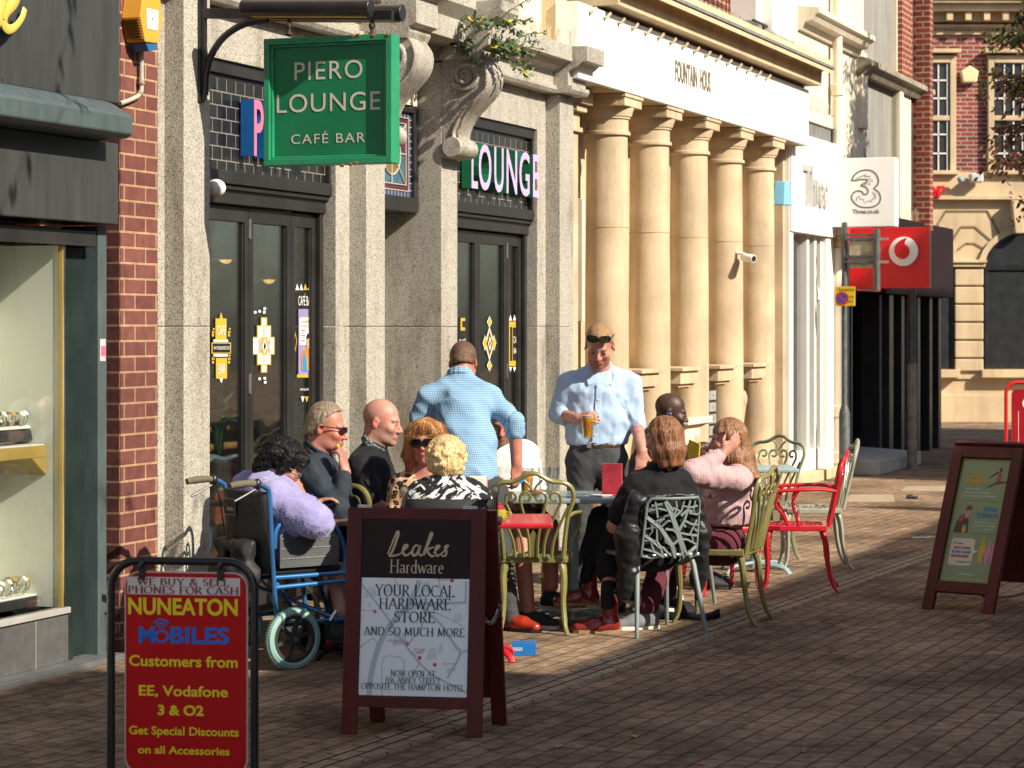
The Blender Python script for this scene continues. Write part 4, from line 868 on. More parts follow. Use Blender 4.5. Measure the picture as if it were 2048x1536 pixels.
m = MB(); c = fplane(1497, 516, .28); o = Vector((c[0], -.28, c[1])); dr = Vector((-.55, -.8, -.12)).normalized(); m.lathe([(0, 0), (.036, 0), (.04, .03), (.04, .15), (.034, .16), (0, .155)], o-dr*.08, 16, ax=dr); cm.put(m, 'body', WHITE, smooth=True)
m = MB(); m.lathe([(0, 0), (.028, 0), (.028, .004), (0, .004)], o+dr*.078, 14, ax=dr); cm.put(m, 'lens', PRINTK)
m = MB(); m.tube([o, o+Vector((.02, .05, .04)), Vector((o.x+.05, -.15, o.z+.05))], .016, 8); cm.put(m, 'arm', WHITE, smooth=True)
# ================================================================ white phone shop
ws = FT('white_phone_shop', 'cream and white shop with a tall glazed front next to the columns', 'shop', S(1620), 0)
wa, we = ce+.06, S(1668)
zfb = Z(1620, 468, .1); zft = Z(1620, 272, .1)
m = MB(); m.fb(wa, we, -.6, 0, zft-.3, 8); ws.put(m, 'wall', CREAM)
m = MB(); m.fb(wa-.05, S(1580, .08), -.4, .08, .2, zft+.3); ws.put(m, 'pillar', WHITEP, bevel=.012)
m = MB(); m.fb(wa-.055, S(1582, .10), -.4, .11, 0, .2); ws.put(m, 'pillar_base', SAND2, bevel=.01)
m = MB(); m.fb(S(1580, .08)+.004, we, -.4, .10, zfb, zft); ws.put(m, 'fascia', WHITE, bevel=.006)
m = MB(); m.fb(S(1578, .08)+.05, we-.02, -.2, .03, Z(1620, 285, .04), Z(1620, 245, .04)); ws.put(m, 'grey_banner', M('weathered_banner', (.17, .17, .16), .7, var=.4, vs=5, bump=.3, stretch=(6, 6, 1)))
m = MB(); m.fb(S(1578, .08)+.05, we-.02, -.2, .06, Z(1620, 244, .04), Z(1620, 218, .04)); ws.put(m, 'ledge', CREAM, bevel=.01)
g0, g1 = S(1580, .0)+.05, S(1652, 0)
m = MB(); m.fb(g0, g1, -.06, -.05, .35, zfb-.02); ws.put(m, 'shop_window', GLASS2)
m = MB()
for px in (1613, 1628, 1640): s = S(px, 0); m.fb(s-.05, s+.05, -.10, .02, .12, zfb)
m.fb(g0-.04, g1, -.10, .015, .12, .35); m.fb(S(1632, 0), S(1650, 0), -.10, .01, Z(1640, 600, 0), Z(1640, 578, 0)); m.fb(g0-.04, g0+.01, -.1, .01, .35, zfb); ws.put(m, 'window_frame', WHITEP, bevel=.006)
m = MB(); m.fb(S(1650, .05), we-.02, -.4, .07, .1, zfb-.003); ws.put(m, 'pillar', WHITEP, bevel=.01)
m = MB(); m.fb(wa-.05, we, -.4, .12, 0, .118); ws.put(m, 'plinth', SAND2, bevel=.01)
m = MB(); m.fb(wa, we, -3.5, -3.45, 0, 3.6); m.fb(wa, we, -3.5, -.1, .0, .1); m.fb(wa, we, -3.5, -.1, 3.4, 3.45); ws.put(m, 'interior', M('shop_interior', (.11, .12, .10), .8, var=.3, vs=1.5))
m = MB()
for k, (c_, px, y0, y1) in enumerate(((0, 1590, 540, 700), (1, 1604, 600, 680), (2, 1597, 700, 780), (0, 1600, 880, 935))):
    m.fb(S(px-6, -.5), S(px+6, -.5), -.6, -.5, Z(px, y1, -.5), Z(px, y0, -.5), c_)
ws.put(m, 'window_poster', [WHITE, M('teal_print', (.05, .40, .42), .5, bump=0), M('pinkish_print', (.5, .2, .2), .5, bump=0)])
zs1 = Z(1640, 33, .2)
m = MB(); m.prism([(-.1, zs1-.16), (.04, zs1-.16), (.08, zs1-.08), (.16, zs1-.06), (.2, zs1), (.24, zs1+.02), (.24, zs1+.08), (-.1, zs1+.12)], lambda n, z, s: Vector((s, -n, z)), wa+.45, S(1711)); ws.put(m, 'string_course', CREAM, bevel=.006)
spikes('bird_spikes', 'pale bird spikes on the ledge above the white shop sign', wa+.1, we-.1, .02, Z(1620, 217, .04)+.002, 60, M('spike_pale', (.6, .55, .45), .5), .17, 6)
tl = FT('shop_name_lettering', 'raised silver letters reading Three on the white fascia', 'shop sign', S(1640, .1), .1, zfb+.3)
m = MB(); a, b = S(1617, .16), S(1662, .16); zb = Z(1640, 411, .14); h = Z(1640, 332, .14)-zb
put_text(m, 'Three', Vector(((a+b)/2, -.102, zb)), XA, ZA, h, 0, depth=.03, width=b-a, lift=0, bold=.01); tl.put(m, 'lettering', M('silver_letter', (.55, .55, .53), .3, .4, bump=0))
bl = FT('blue_alarm', 'small pale blue wedge-shaped alarm on the white pillar', 'alarm', S(1575, .1), .1, Z(1575, 385, .1))
m = MB(); m.prism([fplane(a, b, .2) for a, b in ((1571, 362), (1580, 362), (1585, 411), (1569, 410))], lambda s, z, n: Vector((s, -n, z)), .08, .2); bl.put(m, 'cover', M('alarm_pale_blue', (.22, .52, .72), .4, bump=0), bevel=.01)
dp = FT('drainpipe', 'cream cast iron drainpipe with rusty collars beside the white shop', 'drainpipe', S(1674, .12), .12)
m = MB(); sp_ = S(1675, .1); m.lathe([(.055, 0), (.055, 7.5)], (sp_, -.1, 0), 18); dp.put(m, 'pipe', CREAM, smooth=True)
for y in (915, 822, 484, 180, 60):
    z = Z(1675, y, .1); m = MB(); m.lathe([(.056, z-.07), (.075, z-.06), (.072, z), (.078, z+.02), (.078, z+.06), (.056, z+.07)], (sp_, -.1, 0), 18); dp.put(m, 'collar', CREAM if y != 484 else M('rusty_cream', (.50, .30, .12), .8, var=.5, vs=18, grime=.4), smooth=True)
# the projecting white box sign with the flame numeral
ns = FT('projecting_box_sign', 'white square projecting sign with an outlined 3 above Three.co.uk', 'projecting sign', S(1668, .12), .5, Z(1725, 385, .5))
s3_ = S(1664, .10)
def s3p(px, py): n, z = splane(px, py, s3_); return Vector((s3_, -n, z))
a, b = s3p(1681, 454), s3p(1790, 314)
m = MB(); m.fb(s3_, s3_+.20, -a.y-.16, -b.y, a.z, b.z); ns.put(m, 'box', WHITE, bevel=.006)
def ribbon_px(mb, pts, w, lift, mi=0, closed=True, fn=s3p):
    c = [fn(*p) for p in pts]; o = c[0].copy(); o.y = 0; o.z = 0
    ribbon(mb, [(-q.y, q.z) for q in c], Vector((c[0].x, 0, 0)), YA, ZA, w, lift, mi, closed)
OL = M('olive_outline', (.09, .085, .02), .5, bump=0)
out3 = [(1703, 361), (1709, 350), (1719, 343), (1731, 340), (1744, 342), (1753, 350), (1757, 361), (1754, 371), (1748, 377), (1757, 384), (1761, 395), (1758, 406), (1748, 413), (1734, 415), (1719, 413), (1708, 405), (1703, 396), (1706, 387), (1714, 382), (1723, 383), (1728, 389), (1734, 388), (1736, 381), (1731, 374), (1722, 371), (1731, 365), (1735, 360), (1722, 359), (1712, 361)]
m = MB(); c3 = [(p.x, p.y) for p in bez([(a_, b_, 0) for a_, b_ in out3+out3[:1]], 4)][:-1]; ribbon_px(m, c3, .014, .003)
for fl in ([(1712, 358), (1722, 353), (1733, 349), (1729, 354), (1741, 352), (1737, 357), (1746, 362), (1738, 364), (1741, 370), (1733, 367), (1728, 371)], [(1712, 402), (1714, 395), (1720, 392), (1719, 398), (1727, 399), (1729, 407), (1737, 401), (1741, 405), (1746, 396), (1750, 399), (1751, 388), (1745, 384), (1748, 392)]):
    ribbon_px(m, fl, .008, .003, 0, False)
o = s3p(1732, 427); put_text(m, 'Three.co.uk', o, YA, ZA, s3p(1732, 418).z-o.z, 0, width=abs(s3p(1759, 427).y-s3p(1705, 427).y), lift=.003, bold=.02)
ns.put(m, 'lettering', OL)
# ================================================================ red phone shop and the dark fronts beyond
rs = FT('red_phone_shop', 'cream rendered building over a dark phone shopfront with a red fascia', 'shop', S(1740), 0)
ra, re_ = we+.01, S(1822)
zr0 = Z(1720, 582, .05); zr1 = Z(1720, 455, .05)
m = MB(); m.fb(ra, S(1727), -.6, 0, zr1, 8); m.fb(S(1793), re_, -.6, 0, zr1, 8); rs.put(m, 'wall', CREAM)
m = MB(); m.fb(S(1727)+.002, S(1793)-.002, -.6, -.06, zr1, 8); rs.put(m, 'shaded_render', M('shaded_render', (.27, .262, .235), .8, var=.15, vs=3, stretch=(3, 3, .6), grime=.3))  # wall stretch lying in shade, the shade put into a greyer render colour
m = MB(); m.fb(S(1716), S(1728), -.2, .05, zr1+1.2, Z(1722, 105, 0)); m.fb(S(1793), S(1800), -.2, .05, zr1, Z(1797, 160, 0)); rs.put(m, 'pilaster', CREAM, bevel=.01)
m = MB(); zk = Z(1760, 120, .3); m.prism([(-.1, zk-.14), (.05, zk-.14), (.12, zk-.06), (.17, zk-.04), (.17, zk+.03), (-.1, zk+.10)], lambda n, z, s: Vector((s, -n, z)), S(1712), S(1846)); rs.put(m, 'cornice', M('dirty_stone', (.30, .26, .19), .85, var=.3, vs=5, grime=.5), bevel=.01)
m = MB(); m.fb(S(1795), S(1816), -.5, .06, zk+.1, 9); m.fb(S(1860, .2), S(1866, .2), -.05, .2, 3.0, 9); rs.put(m, 'brick_wall', REDB)
m = MB(); m.fb(re_+.003, S(1862), -.6, -.02, zr1+.2, 9); rs.put(m, 'brick_wall', brickmat('deep_red_brick', (.11, .028, .024), (.07, .02, .018), (.12, .08, .06), .225, .075, .008))  # darker red brick for this stretch of wall
m = MB(); m.fb(S(1860, .2)-.004, S(1860, .2), .0, .2, 3.0, 9); rs.put(m, 'brick_wall', REDBS)
m = MB(); m.fb(ra+.05, S(1752), -.3, .06, zr0, zr1); rs.put(m, 'fascia', M('phone_red', (.62, .012, .014), .4, var=.05, bump=.02), bevel=.006)
m = MB(); m.fb(S(1752)+.003, S(1890), -.3, .12, zr0-.02, zr1+.2); rs.put(m, 'dark_fascia', M('maroon_fascia', (.020, .011, .013), .7, spec=.12, var=.3, vs=6, stretch=(4, 4, .6)), bevel=.01)
m = MB(); m.fb(ra, S(1892), -.62, -.55, 0, zr0); rs.put(m, 'shopfront', M('dark_shopfront', (.012, .012, .013), .35))
m = MB()
for px, w in ((1697, .10), (1762, .16), (1772, .25), (1806, .18), (1838, .18), (1862, .2), (1880, .2)):
    s = S(px, -.02); m.fb(s-w/2, s+w/2, -.5, -.02 if px != 1772 else .05, 0, zr0-.022)
rs.put(m, 'shopfront_post', BLACKP, bevel=.006)
for px, w in ((1731, .7), (1785, .5), (1814, .5), (1830, .4), (1856, .5)):
    s = S(px, -.2); m = MB(); m.fb(s-w/2, s+w/2, -.26, -.25, .4, zr0-.1); rs.put(m, 'shop_window', GLASSD)
m = MB()
for px in (1704, 1801, 1816): s = S(px, -.1); m.fb(s-.03, s+.03, -.2, -.1, .1, zr0-.05)
rs.put(m, 'window_trim', M('grey_trim', (.10, .115, .125), .4))
m = MB(); m.prism([S_ for S_ in ((-.5, 0), (.5, 0), (.5, .16), (-.5, .22))], lambda n, z, s: Vector((s, -n, z)), ra+.15, ra+2.6); rs.put(m, 'ramp_step', M('pale_step', (.42, .40, .36), .7, var=.1), bevel=.01)
spikes('bird_spikes', 'tangle of bird spikes on top of the red shop fascia', ra+.6, S(1890), .05, zr1+.2, 90, SPK, .16, 9)
# red projecting sign with the round droplet logo
rp_ = FT('red_projecting_sign', 'red projecting sign with a white disc and red droplet logo', 'projecting sign', S(1690, .1), .6, Z(1790, 515, .6))
s4 = S(1692, .07)
def s4p(px, py): n, z = splane(px, py, s4); return Vector((s4, -n, z))
a, b = s4p(1735, 577), s4p(1858, 454); n0_ = -s4p(1700, 500).y
m = MB(); m.fb(s4, s4+.14, max(n0_, .07), -b.y, a.z, b.z); rp_.put(m, 'panel', MATS['phone_red'], bevel=.005)
c = s4p(1808, 503); r = abs(s4p(1837, 503).y-c.y)
m = MB(); m.lathe([(0, 0), (r, 0), (r, .03), (r*.96, .034), (0, .034)], c-Vector((.001, 0, 0)), 40, ax=(-1, 0, 0)); dsc = rp_.put(m, 'disc', WHITE, smooth=True)
m = MB(); dro = [(1790, 503), (1791, 494), (1797, 485), (1806, 479), (1815, 476), (1812, 482), (1811, 488), (1816, 492), (1820, 499), (1820, 507), (1816, 514), (1809, 518), (1801, 517), (1794, 512)]
q = [s4p(a_, b_) for a_, b_ in dro]; o = Vector((s4-.035, 0, 0)); cc = bez([Vector((-p_.y, p_.z, 0)) for p_ in q+q[:1]], 4)[:-1]
m.prism([(p_.x, p_.y) for p_ in cc], lambda n, z, d: Vector((s4-.035-d, -n, z)), 0, .012); rp_.put(m, 'droplet', M('droplet_red', (.60, .008, .010), .3, bump=0), dsc, smooth=True)
po = FT('street_pole', 'grey painted street pole with steel sign brackets in front of the red sign', 'pole', S(1689, .35), .35)
s5 = S(1689, .35); PG = M('pole_grey', (.10, .115, .11), .5, .2, var=.3, vs=12, grime=.4)
m = MB(); m.lathe([(.062, 0), (.062, .75), (.04, .82), (.032, .86), (.032, 2.86), (0, 2.87)], (s5, -.35, 0), 16); po.put(m, 'pole', PG, smooth=True)
def s5p(px, py): n, z = splane(px, py, s5-.05); return Vector((s5-.05, -n, z))
for y in (470, 478, 513, 524):
    m = MB(); m.bar(s5p(1688, y), s5p(1762 if y in (478, 524) else 1748, y), .02, .025); po.put(m, 'bracket_arm', PG)
for y in (478, 524):
    m = MB(); m.bar(s5p(1758, y), s5p(1777, y), .03, .03); po.put(m, 'bracket_tip', STEEL)
m = MB(); a = s5p(1754, 581); b = s5p(1754, 458); m.lathe([(0, 0), (.036, 0), (.036, (b-a).length), (0, (b-a).length)], a, 14); po.put(m, 'hanging_tube', PG, smooth=True)
m = MB(); a = s5p(1698, 536); b = s5p(1746, 474); m.fb(s5-.04, s5-.02, -a.y, -b.y, a.z, b.z); po.put(m, 'sign_back', M('weathered_plate', (.38, .33, .22), .7, .3, var=.35, vs=14), bevel=.004)
ys = FT('yellow_parking_sign', 'small yellow no-parking sign on the grey pole', 'road sign', s5, .35, Z(1695, 595, .35))
m = MB(); a = s5p(1672, 612); b = s5p(1711, 573); m.fb(s5-.075, s5-.06, -a.y, -b.y, a.z, b.z); ys.put(m, 'plate', M('sign_yellow', (.75, .48, .015), .4, var=.05, bump=0), bevel=.003)
m = MB(); c = s5p(1685, 597); o = Vector((s5-.0755, 0, 0))
flat(m, [(-c.y+.075*math.cos(R(k)), c.z+.075*math.sin(R(k))) for k in range(0, 360, 15)], o, YA, ZA, .002, 0); flat(m, [(-c.y+.056*math.cos(R(k)), c.z+.056*math.sin(R(k))) for k in range(0, 360, 15)], o, YA, ZA, .003, 1)
ribbon(m, [(-c.y-.05, c.z+.05), (-c.y+.05, c.z-.05)], o, YA, ZA, .018, .004, 0)
for yy, tx, w in ((582, 'Restricted Zone', 30), (596, 'At any', 16), (605, 'time', 12)):
    q = s5p(1701 if tx != 'Restricted Zone' else 1695, yy); put_text(m, tx, Vector((s5-.0755, q.y, q.z)), YA, ZA, .035, 2, width=w*.0058, lift=.002)
ys.put(m, 'symbol', [M('sign_red', (.6, .02, .02), .4, bump=0), M('sign_blue', (.02, .08, .4), .4, bump=0), PRINTK])
gp_ = FT('rusty_pole', 'weathered street pole with a rusty lower half before the dark shopfronts', 'pole', S(1824, .6), .6)
m = MB(); m.lathe([(.05, 0), (.05, 2.15)], (S(1824, .6), -.6, 0), 14); gp_.put(m, 'shaft', PG, smooth=True)
m = MB(); m.lathe([(.06, 0), (.06, 1.25), (.052, 1.27)], (S(1824, .6), -.6, 0), 14); gp_.put(m, 'shaft', M('rusty_shaft', (.30, .25, .19), .8, var=.4, vs=7, grime=.4), smooth=True)
# ================================================================ the brick and stone building closing the street
EY = 43.6
def E(px, py, dy=0.0): return Vector(((px-1024)*(EY+dy)/F, EY+dy, CAMH-(py-HORIZ)*(EY+dy)/F))
eb = thing('corner_building', 'red brick and golden stone building with arched windows closing the street', 'building', (9.5, EY, 0))
def eput(m, name, mats, parent=None, **k): return m.build(name, mats, parent or eb, org=(9.5, EY, 0), **k)
def ebx(m, x0, y0, x1, y1, f, b=.3, mi=0):
    a, c = E(x0, y1), E(x1, y0); m.box(a.x, c.x, EY-f, EY+b, a.z, c.z, mi); return m
EBR = brickmat('corner_brick', (.34, .055, .05), (.16, .035, .035), (.42, .30, .24), .235, .078, .014)
m = MB(); a, b = E(1838, 350), E(2300, -180); m.box(a.x, b.x, EY, EY+6, a.z, b.z); eput(m, 'brick_wall', EBR)
m = MB(); a, b = E(1820, 848), E(2300, 352); m.box(a.x, b.x, EY, EY+6, 0, b.z); eput(m, 'stone_wall', SAND2)
m = MB()
for (x0, y0, x1, y1, f) in ((1838, 392, 2300, 400, .14), (1838, 345, 2300, 392, .07), (1838, 4, 2300, 12, .45), (1838, 12, 2300, 26, .35), (1838, 26, 2300, 45, .12), (1838, 50, 2300, 56, .1), (1838, 62, 2300, 70, .05), (1820, 742, 2300, 758, .04), (1820, 790, 2300, 850, .06)): m = MB(); ebx(m, x0, y0, x1, y1, f, -.002); eput(m, 'stone_course', SAND2, bevel=.008)
m = MB()
for k in range(9): ebx(m, 1888+k*37, 27, 1900+k*37, 44, .3, -.125)
for k in range(60): ebx(m, 1842+k*6, 56.5, 1845+k*6, 61.5, .08, -.002)
eput(m, 'dentil', SAND2)
m = MB(); ebx(m, 1838, -8, 2300, 3, .5, -.3); eput(m, 'gutter', M('gutter_grey', (.45, .46, .46), .5))
m = MB()
for k in range(5): ebx(m, 1908, 538+k*36, 1965, 571+k*36, .10, -.002)
ebx(m, 1908, 718, 1965, 742, .10, -.002)
m2 = MB(); ebx(m2, 1900, 520, 1970, 526, .18, -.002); ebx(m2, 1902, 527, 1968, 534, .14, -.002)
eput(m, 'rusticated_pier', SAND2, bevel=.02); eput(m2, 'impost', SAND2, bevel=.008)
def arch_window(cx, hw, ytop, yspring, ybot):
    pts = [E(cx-hw, ybot), E(cx-hw, yspring)]+[E(cx+hw*math.cos(R(q)), yspring-(yspring-ytop)*math.sin(R(q))) for q in range(168, 0, -12)]+[E(cx+hw, yspring), E(cx+hw, ybot)]
    m = MB(); m.prism([(p.x, p.z) for p in pts], lambda x, z, y: Vector((x, y, z)), EY-.02, EY+.1); w = eput(m, 'arched_window', M('dark_pane', (.030, .033, .036), .18, var=.2, bump=0))
    m = MB(); m.tube([p-Vector((0, .03, 0)) for p in pts], .035, 6); m.bar(E(cx-hw, yspring)-Vector((0, .03, 0)), E(cx+hw, yspring)-Vector((0, .03, 0)), .05, .09); eput(m, 'window_frame', DARKM, w)
    m = MB(); o = [E(cx-(hw+8), yspring+6)]
    out = [E(cx+(hw+14)*math.cos(R(q)), yspring-(yspring-ytop+12)*math.sin(R(q))) for q in range(180, -1, -12)]; inn = [E(cx+(hw+2)*math.cos(R(q)), yspring-(yspring-ytop+1)*math.sin(R(q))) for q in range(180, -1, -12)]
    m.prism([(p.x, p.z) for p in out+inn[::-1]], lambda x, z, y: Vector((x, y, z)), EY-.06, EY-.002); eput(m, 'arch_surround', SAND2, w)
    m = MB(); ebx(m, cx-hw-10, ybot+2, cx+hw+10, ybot+18, .2, -.002); eput(m, 'window_sill', SAND2, w, bevel=.01)
arch_window(2058, 88, 463, 535, 737); arch_window(1816, 90, 463, 535, 737)
for (x0, y0, x1, y1) in ((1866, 425, 1985, 425), (1890, 457, 1960, 457), (1905, 484, 1942, 484)):
    pass
m = MB()
for (pts) in ([(1895, 520), (1872, 455), (1892, 422), (1975, 422), (2000, 470)], [(1905, 480), (1922, 454), (1950, 454), (1985, 484)], [(1915, 500), (1932, 487), (1948, 487), (1972, 500)]):
    c = [E(*p) for p in pts]
    for i in range(len(c)-1): m.bar(c[i]-Vector((0, .004, 0)), c[i+1]-Vector((0, .004, 0)), .02, .035)
eput(m, 'stone_joint', M('stone_joint_dark', (.22, .15, .08), .9, bump=0))
m = MB(); k = [E(2018, 402), E(2048, 402), E(2042, 468), E(2025, 468)]; m.prism([(p.x, p.z) for p in k], lambda x, z, y: Vector((x, y, z)), EY-.25, EY-.07); eput(m, 'keystone', SAND2, bevel=.02)
for (x0, x1) in ((1856, 1896), (1988, 2060)):
    m = MB(); ebx(m, x0, 128, x1, 345, .06, -.002); w = eput(m, 'window', M('window_dark', (.035, .035, .038), .2, bump=0))
    m = MB(); ebx(m, x0-14, 112, x0-2, 348, .12, -.002); ebx(m, x1+2, 112, x1+14, 348, .12, -.002); ebx(m, x0-2, 112, x1+2, 127, .12, -.002); ebx(m, x0-2, 232, x1+2, 242, .11, -.07); ebx(m, x0-22, 100, x1+22, 108, .22, -.002); ebx(m, x0-18, 342, x1+18, 350, .18, -.002)
    eput(m, 'window_surround', SAND2, w, bevel=.01)
    m = MB()
    for y in (160, 196, 268, 306): ebx(m, x0, y, x1, y+3, .085, -.062)
    for x in range(int(x0)+18, int(x1), 18): ebx(m, x, 128, x+2.5, 345, .085, -.062)
    eput(m, 'glazing_bars', WHITEP, w)
t = thing('pentagon_alarm', 'pale yellow pentagon alarm box on the red brick wall', 'alarm', E(1936, 165, -.15))
m = MB(); m.prism([(E(a, b).x, E(a, b).z) for a, b in ((1918, 144), (1936, 132), (1955, 144), (1950, 167), (1922, 167))], lambda x, z, y: Vector((x, y, z)), EY-.16, EY-.002); m.build('cover', M('pale_yellow', (.72, .66, .36), .5, bump=0), t, org=t.location, bevel=.03)
t = thing('floodlight', 'grey box floodlight and round lamp on the stone ledge', 'floodlight', E(1945, 365, -.3))
m = MB(); ebx(m, 1934, 349, 1960, 367, .35, -.12); m.build('housing', M('flood_grey', (.55, .56, .52), .5), t, org=t.location, bevel=.03)
m = MB(); m.ell(E(1921, 359, -.25), (.06, .06, .06)); m.bar(E(1921, 359, -.25), E(1934, 359, -.25), .05, .05); m.build('lamp_head', M('flood_lens', (.3, .36, .42), .2), t, org=t.location, smooth=True)
t = thing('red_sign_letters', 'bright red letters er fixed to the stone ledge, cut by the brick pier', 'shop sign', E(1875, 395, -.2))
m = MB(); put_text(m, 'er', E(1870, 394, -.12), (1, 0, 0), ZA, .30, 0, depth=.08, width=.36, lift=0, bold=.03); m.build('lettering', M('letter_red', (.70, .008, .010), .35, bump=0), t, org=t.location)
# ================================================================ tree hanging in from the right
BARK = M('bark', (.06, .042, .028), .9, var=.4, vs=14, bump=.8, bs=30)
LF = [M('leaf_green', (.055, .075, .014), .55, var=.4, vs=3, bump=0), M('leaf_bronze', (.13, .045, .018), .55, var=.4, vs=3, bump=0), M('leaf_yellow', (.22, .13, .02), .55, var=.3, vs=3, bump=0)]
TP = Vector((7.2, 27.6, 0))
tr = thing('street_tree', 'street tree with green and bronze autumn leaves hanging in at the top right', 'tree', TP)
rt = random.Random(11)
m = MB(); m.tube([TP, TP+Vector((.03, 0, 1.5)), TP+Vector((-.04, .05, 3.0)), TP+Vector((.0, 0, 4.6)), TP+Vector((.05, .1, 6.4))], [.14, .11, .09, .06, .02], 10)
limbs = []
for k in range(44):
    z = rt.uniform(3.9, 6.4) if k > 5 else rt.uniform(3.0, 3.9); a = rt.uniform(0, 6.28) if k > 26 else rt.uniform(2.5, 3.9); L = rt.uniform(1.1, 1.75)*(1.0 if k < 27 else .8)
    p0 = TP+Vector((0, 0, z)); d = Vector((math.cos(a), math.sin(a)*.7, rt.uniform(-.05, .4)))
    pts = [p0, p0+d*L*.45+Vector((0, 0, .12)), p0+d*L+Vector((0, 0, -.18*rt.random()))]; c = bez(pts, 5); m.tube(c, [.03*(1-i/len(c))+.006 for i in range(len(c))], 5); limbs.append(c)
m.build('trunk', BARK, tr, org=TP, smooth=True)
m = MB()
for c in limbs:
    for i, p in enumerate(c):
        if i < 3: continue
        for q in range(4):
            d = Vector((rt.uniform(-1, 1), rt.uniform(-1, 1), rt.uniform(-1.1, .4))).normalized(); l = rt.uniform(.12, .42); tip = p+d*l
            kind = 0 if tip.z > 4.55+rt.uniform(-.3, .3) else 1
            for w in range(9):
                lp = p.lerp(tip, rt.random())+Vector((rt.gauss(0, .05), rt.gauss(0, .05), rt.gauss(0, .05))); s_ = rt.uniform(.028, .055)
                ax = Vector((rt.gauss(0, 1), rt.gauss(0, 1), rt.gauss(0, .6))).normalized(); bx = ax.orthogonal().normalized(); cx_ = ax.cross(bx)
                m.add([lp-bx*s_, lp+cx_*s_*.5+ax*.006, lp+bx*s_*1.1, lp-cx_*s_*.5+ax*.006], [(0, 1, 2, 3)], 2 if rt.random() < .10 else kind)
m.build('crown', LF, tr, org=TP)
# ================================================================ buildings across the street (out of the picture, they throw the shade)
def opposite(name, label, pts, h, mat, eave):
    """pts: the front wall's ground line in the street frame, then the back"""
    w = [W(*p) for p in pts]; t = thing(name, label, 'building', w[0])
    m = MB(); n = len(w); m.add(w+[v+Vector((0, 0, h)) for v in w], [tuple(range(n))[::-1], tuple(range(n, 2*n))]+[(i, (i+1) % n, n+(i+1) % n, n+i) for i in range(n)]); m.build('wall', mat, t, org=w[0])
    a, b = w[0], w[1]; d = (b-a).normalized(); nn = Vector((d.y, -d.x, 0)); nn = nn if nn.dot(NV) < 0 else -nn
    L = (b-a).length; k = max(int(L/3.2), 1) if L > 2 else 0
    for fl, (z0, z1) in enumerate(((.5, 3.0), (4.3, 6.2), (7.6, 9.4))):
        if z1 > h: break
        for i in range(k):
            c = a+d*(L*(i+.5)/k)+nn*.03; m = MB(); m.bar(c+Vector((0, 0, z0))-d*0, c+Vector((0, 0, z1)), 2.3 if fl == 0 else 1.2, .06, up=nn); m.build('window', MATS['window_dark'], t, org=w[0])
    m = MB(); m.bar(a+nn*.04+Vector((0, 0, h-.14)), b+nn*.04+Vector((0, 0, h-.14)), .2, .22); m.build('parapet', SAND2, t, org=w[0])
    return t
DKBR = brickmat('brown_brick', (.13, .075, .05), (.10, .055, .04), (.18, .15, .12), .225, .075, .008)
opposite('terrace_building', 'taller brown building facing the cafe across the street', [(-15.6, 12), (-9.3, 12), (-9.3, 22), (-15.6, 22)], 8.5, DKBR, 0)
opposite('terrace_building', 'narrow brown house between the two longer buildings across the street', [(-9.29, 12), (-8.4, 12), (-8.4, 22), (-9.29, 22)], 7.86, DKBR, 0)
opposite('terrace_building', 'lower brown building facing the columns across the street', [(-8.39, 12), (6.98, 12), (6.98, 22), (-8.39, 22)], 6.88, DKBR, 0)
opposite('terrace_building', 'taller brick building further along the other side of the street', [(7.0, 13.0), (20.0, 13.0), (20.0, 25), (7.0, 25)], 11.4, DKBR, 0)

# bunting strung over the pavement, above the picture: its blurred shadows fall on the shopfronts
bu = thing('bunting', 'string of small dark pennants hung over the pavement in front of the shopfronts', 'bunting', W(-8.5, 3, 5))
def from_shadow(px, py, n, t): s_, z_ = fplane(px, py, n); return W(s_-.25*t, n+t, z_+.72*t)
rb_ = random.Random(2)
for t_, n_, pts in ((3.2, .12, ((148, -20), (142, 40), (126, 108), (108, 165), (116, 222), (60, 296), (34, 362), (8, 412))), (6.0, 0, ((198, 978), (262, 984), (310, 1002), (372, 1012)))):
    ps = [from_shadow(a, b, n_, t_) for a, b in pts]; m = MB(); m.tube(ps, .003, 5); m.build('cord', DARKM, bu, org=bu.location)
    for p in ps:
        for k in range(2):
            a = rb_.uniform(-.3, .3); L = rb_.uniform(.10, .17); q = p+Vector((rb_.uniform(-.05, .05), rb_.uniform(-.05, .05), 0)); d_ = Vector((a, .2*a, -1)); m = MB(); u = Vector((.92, .3, 0))*rb_.uniform(.016, .03)
            m.add([q, q+d_*L*.45+u, q+d_*L, q+d_*L*.45-u], [(0, 1, 2, 3)]); m.build('pennant', DARKM, bu, org=bu.location)
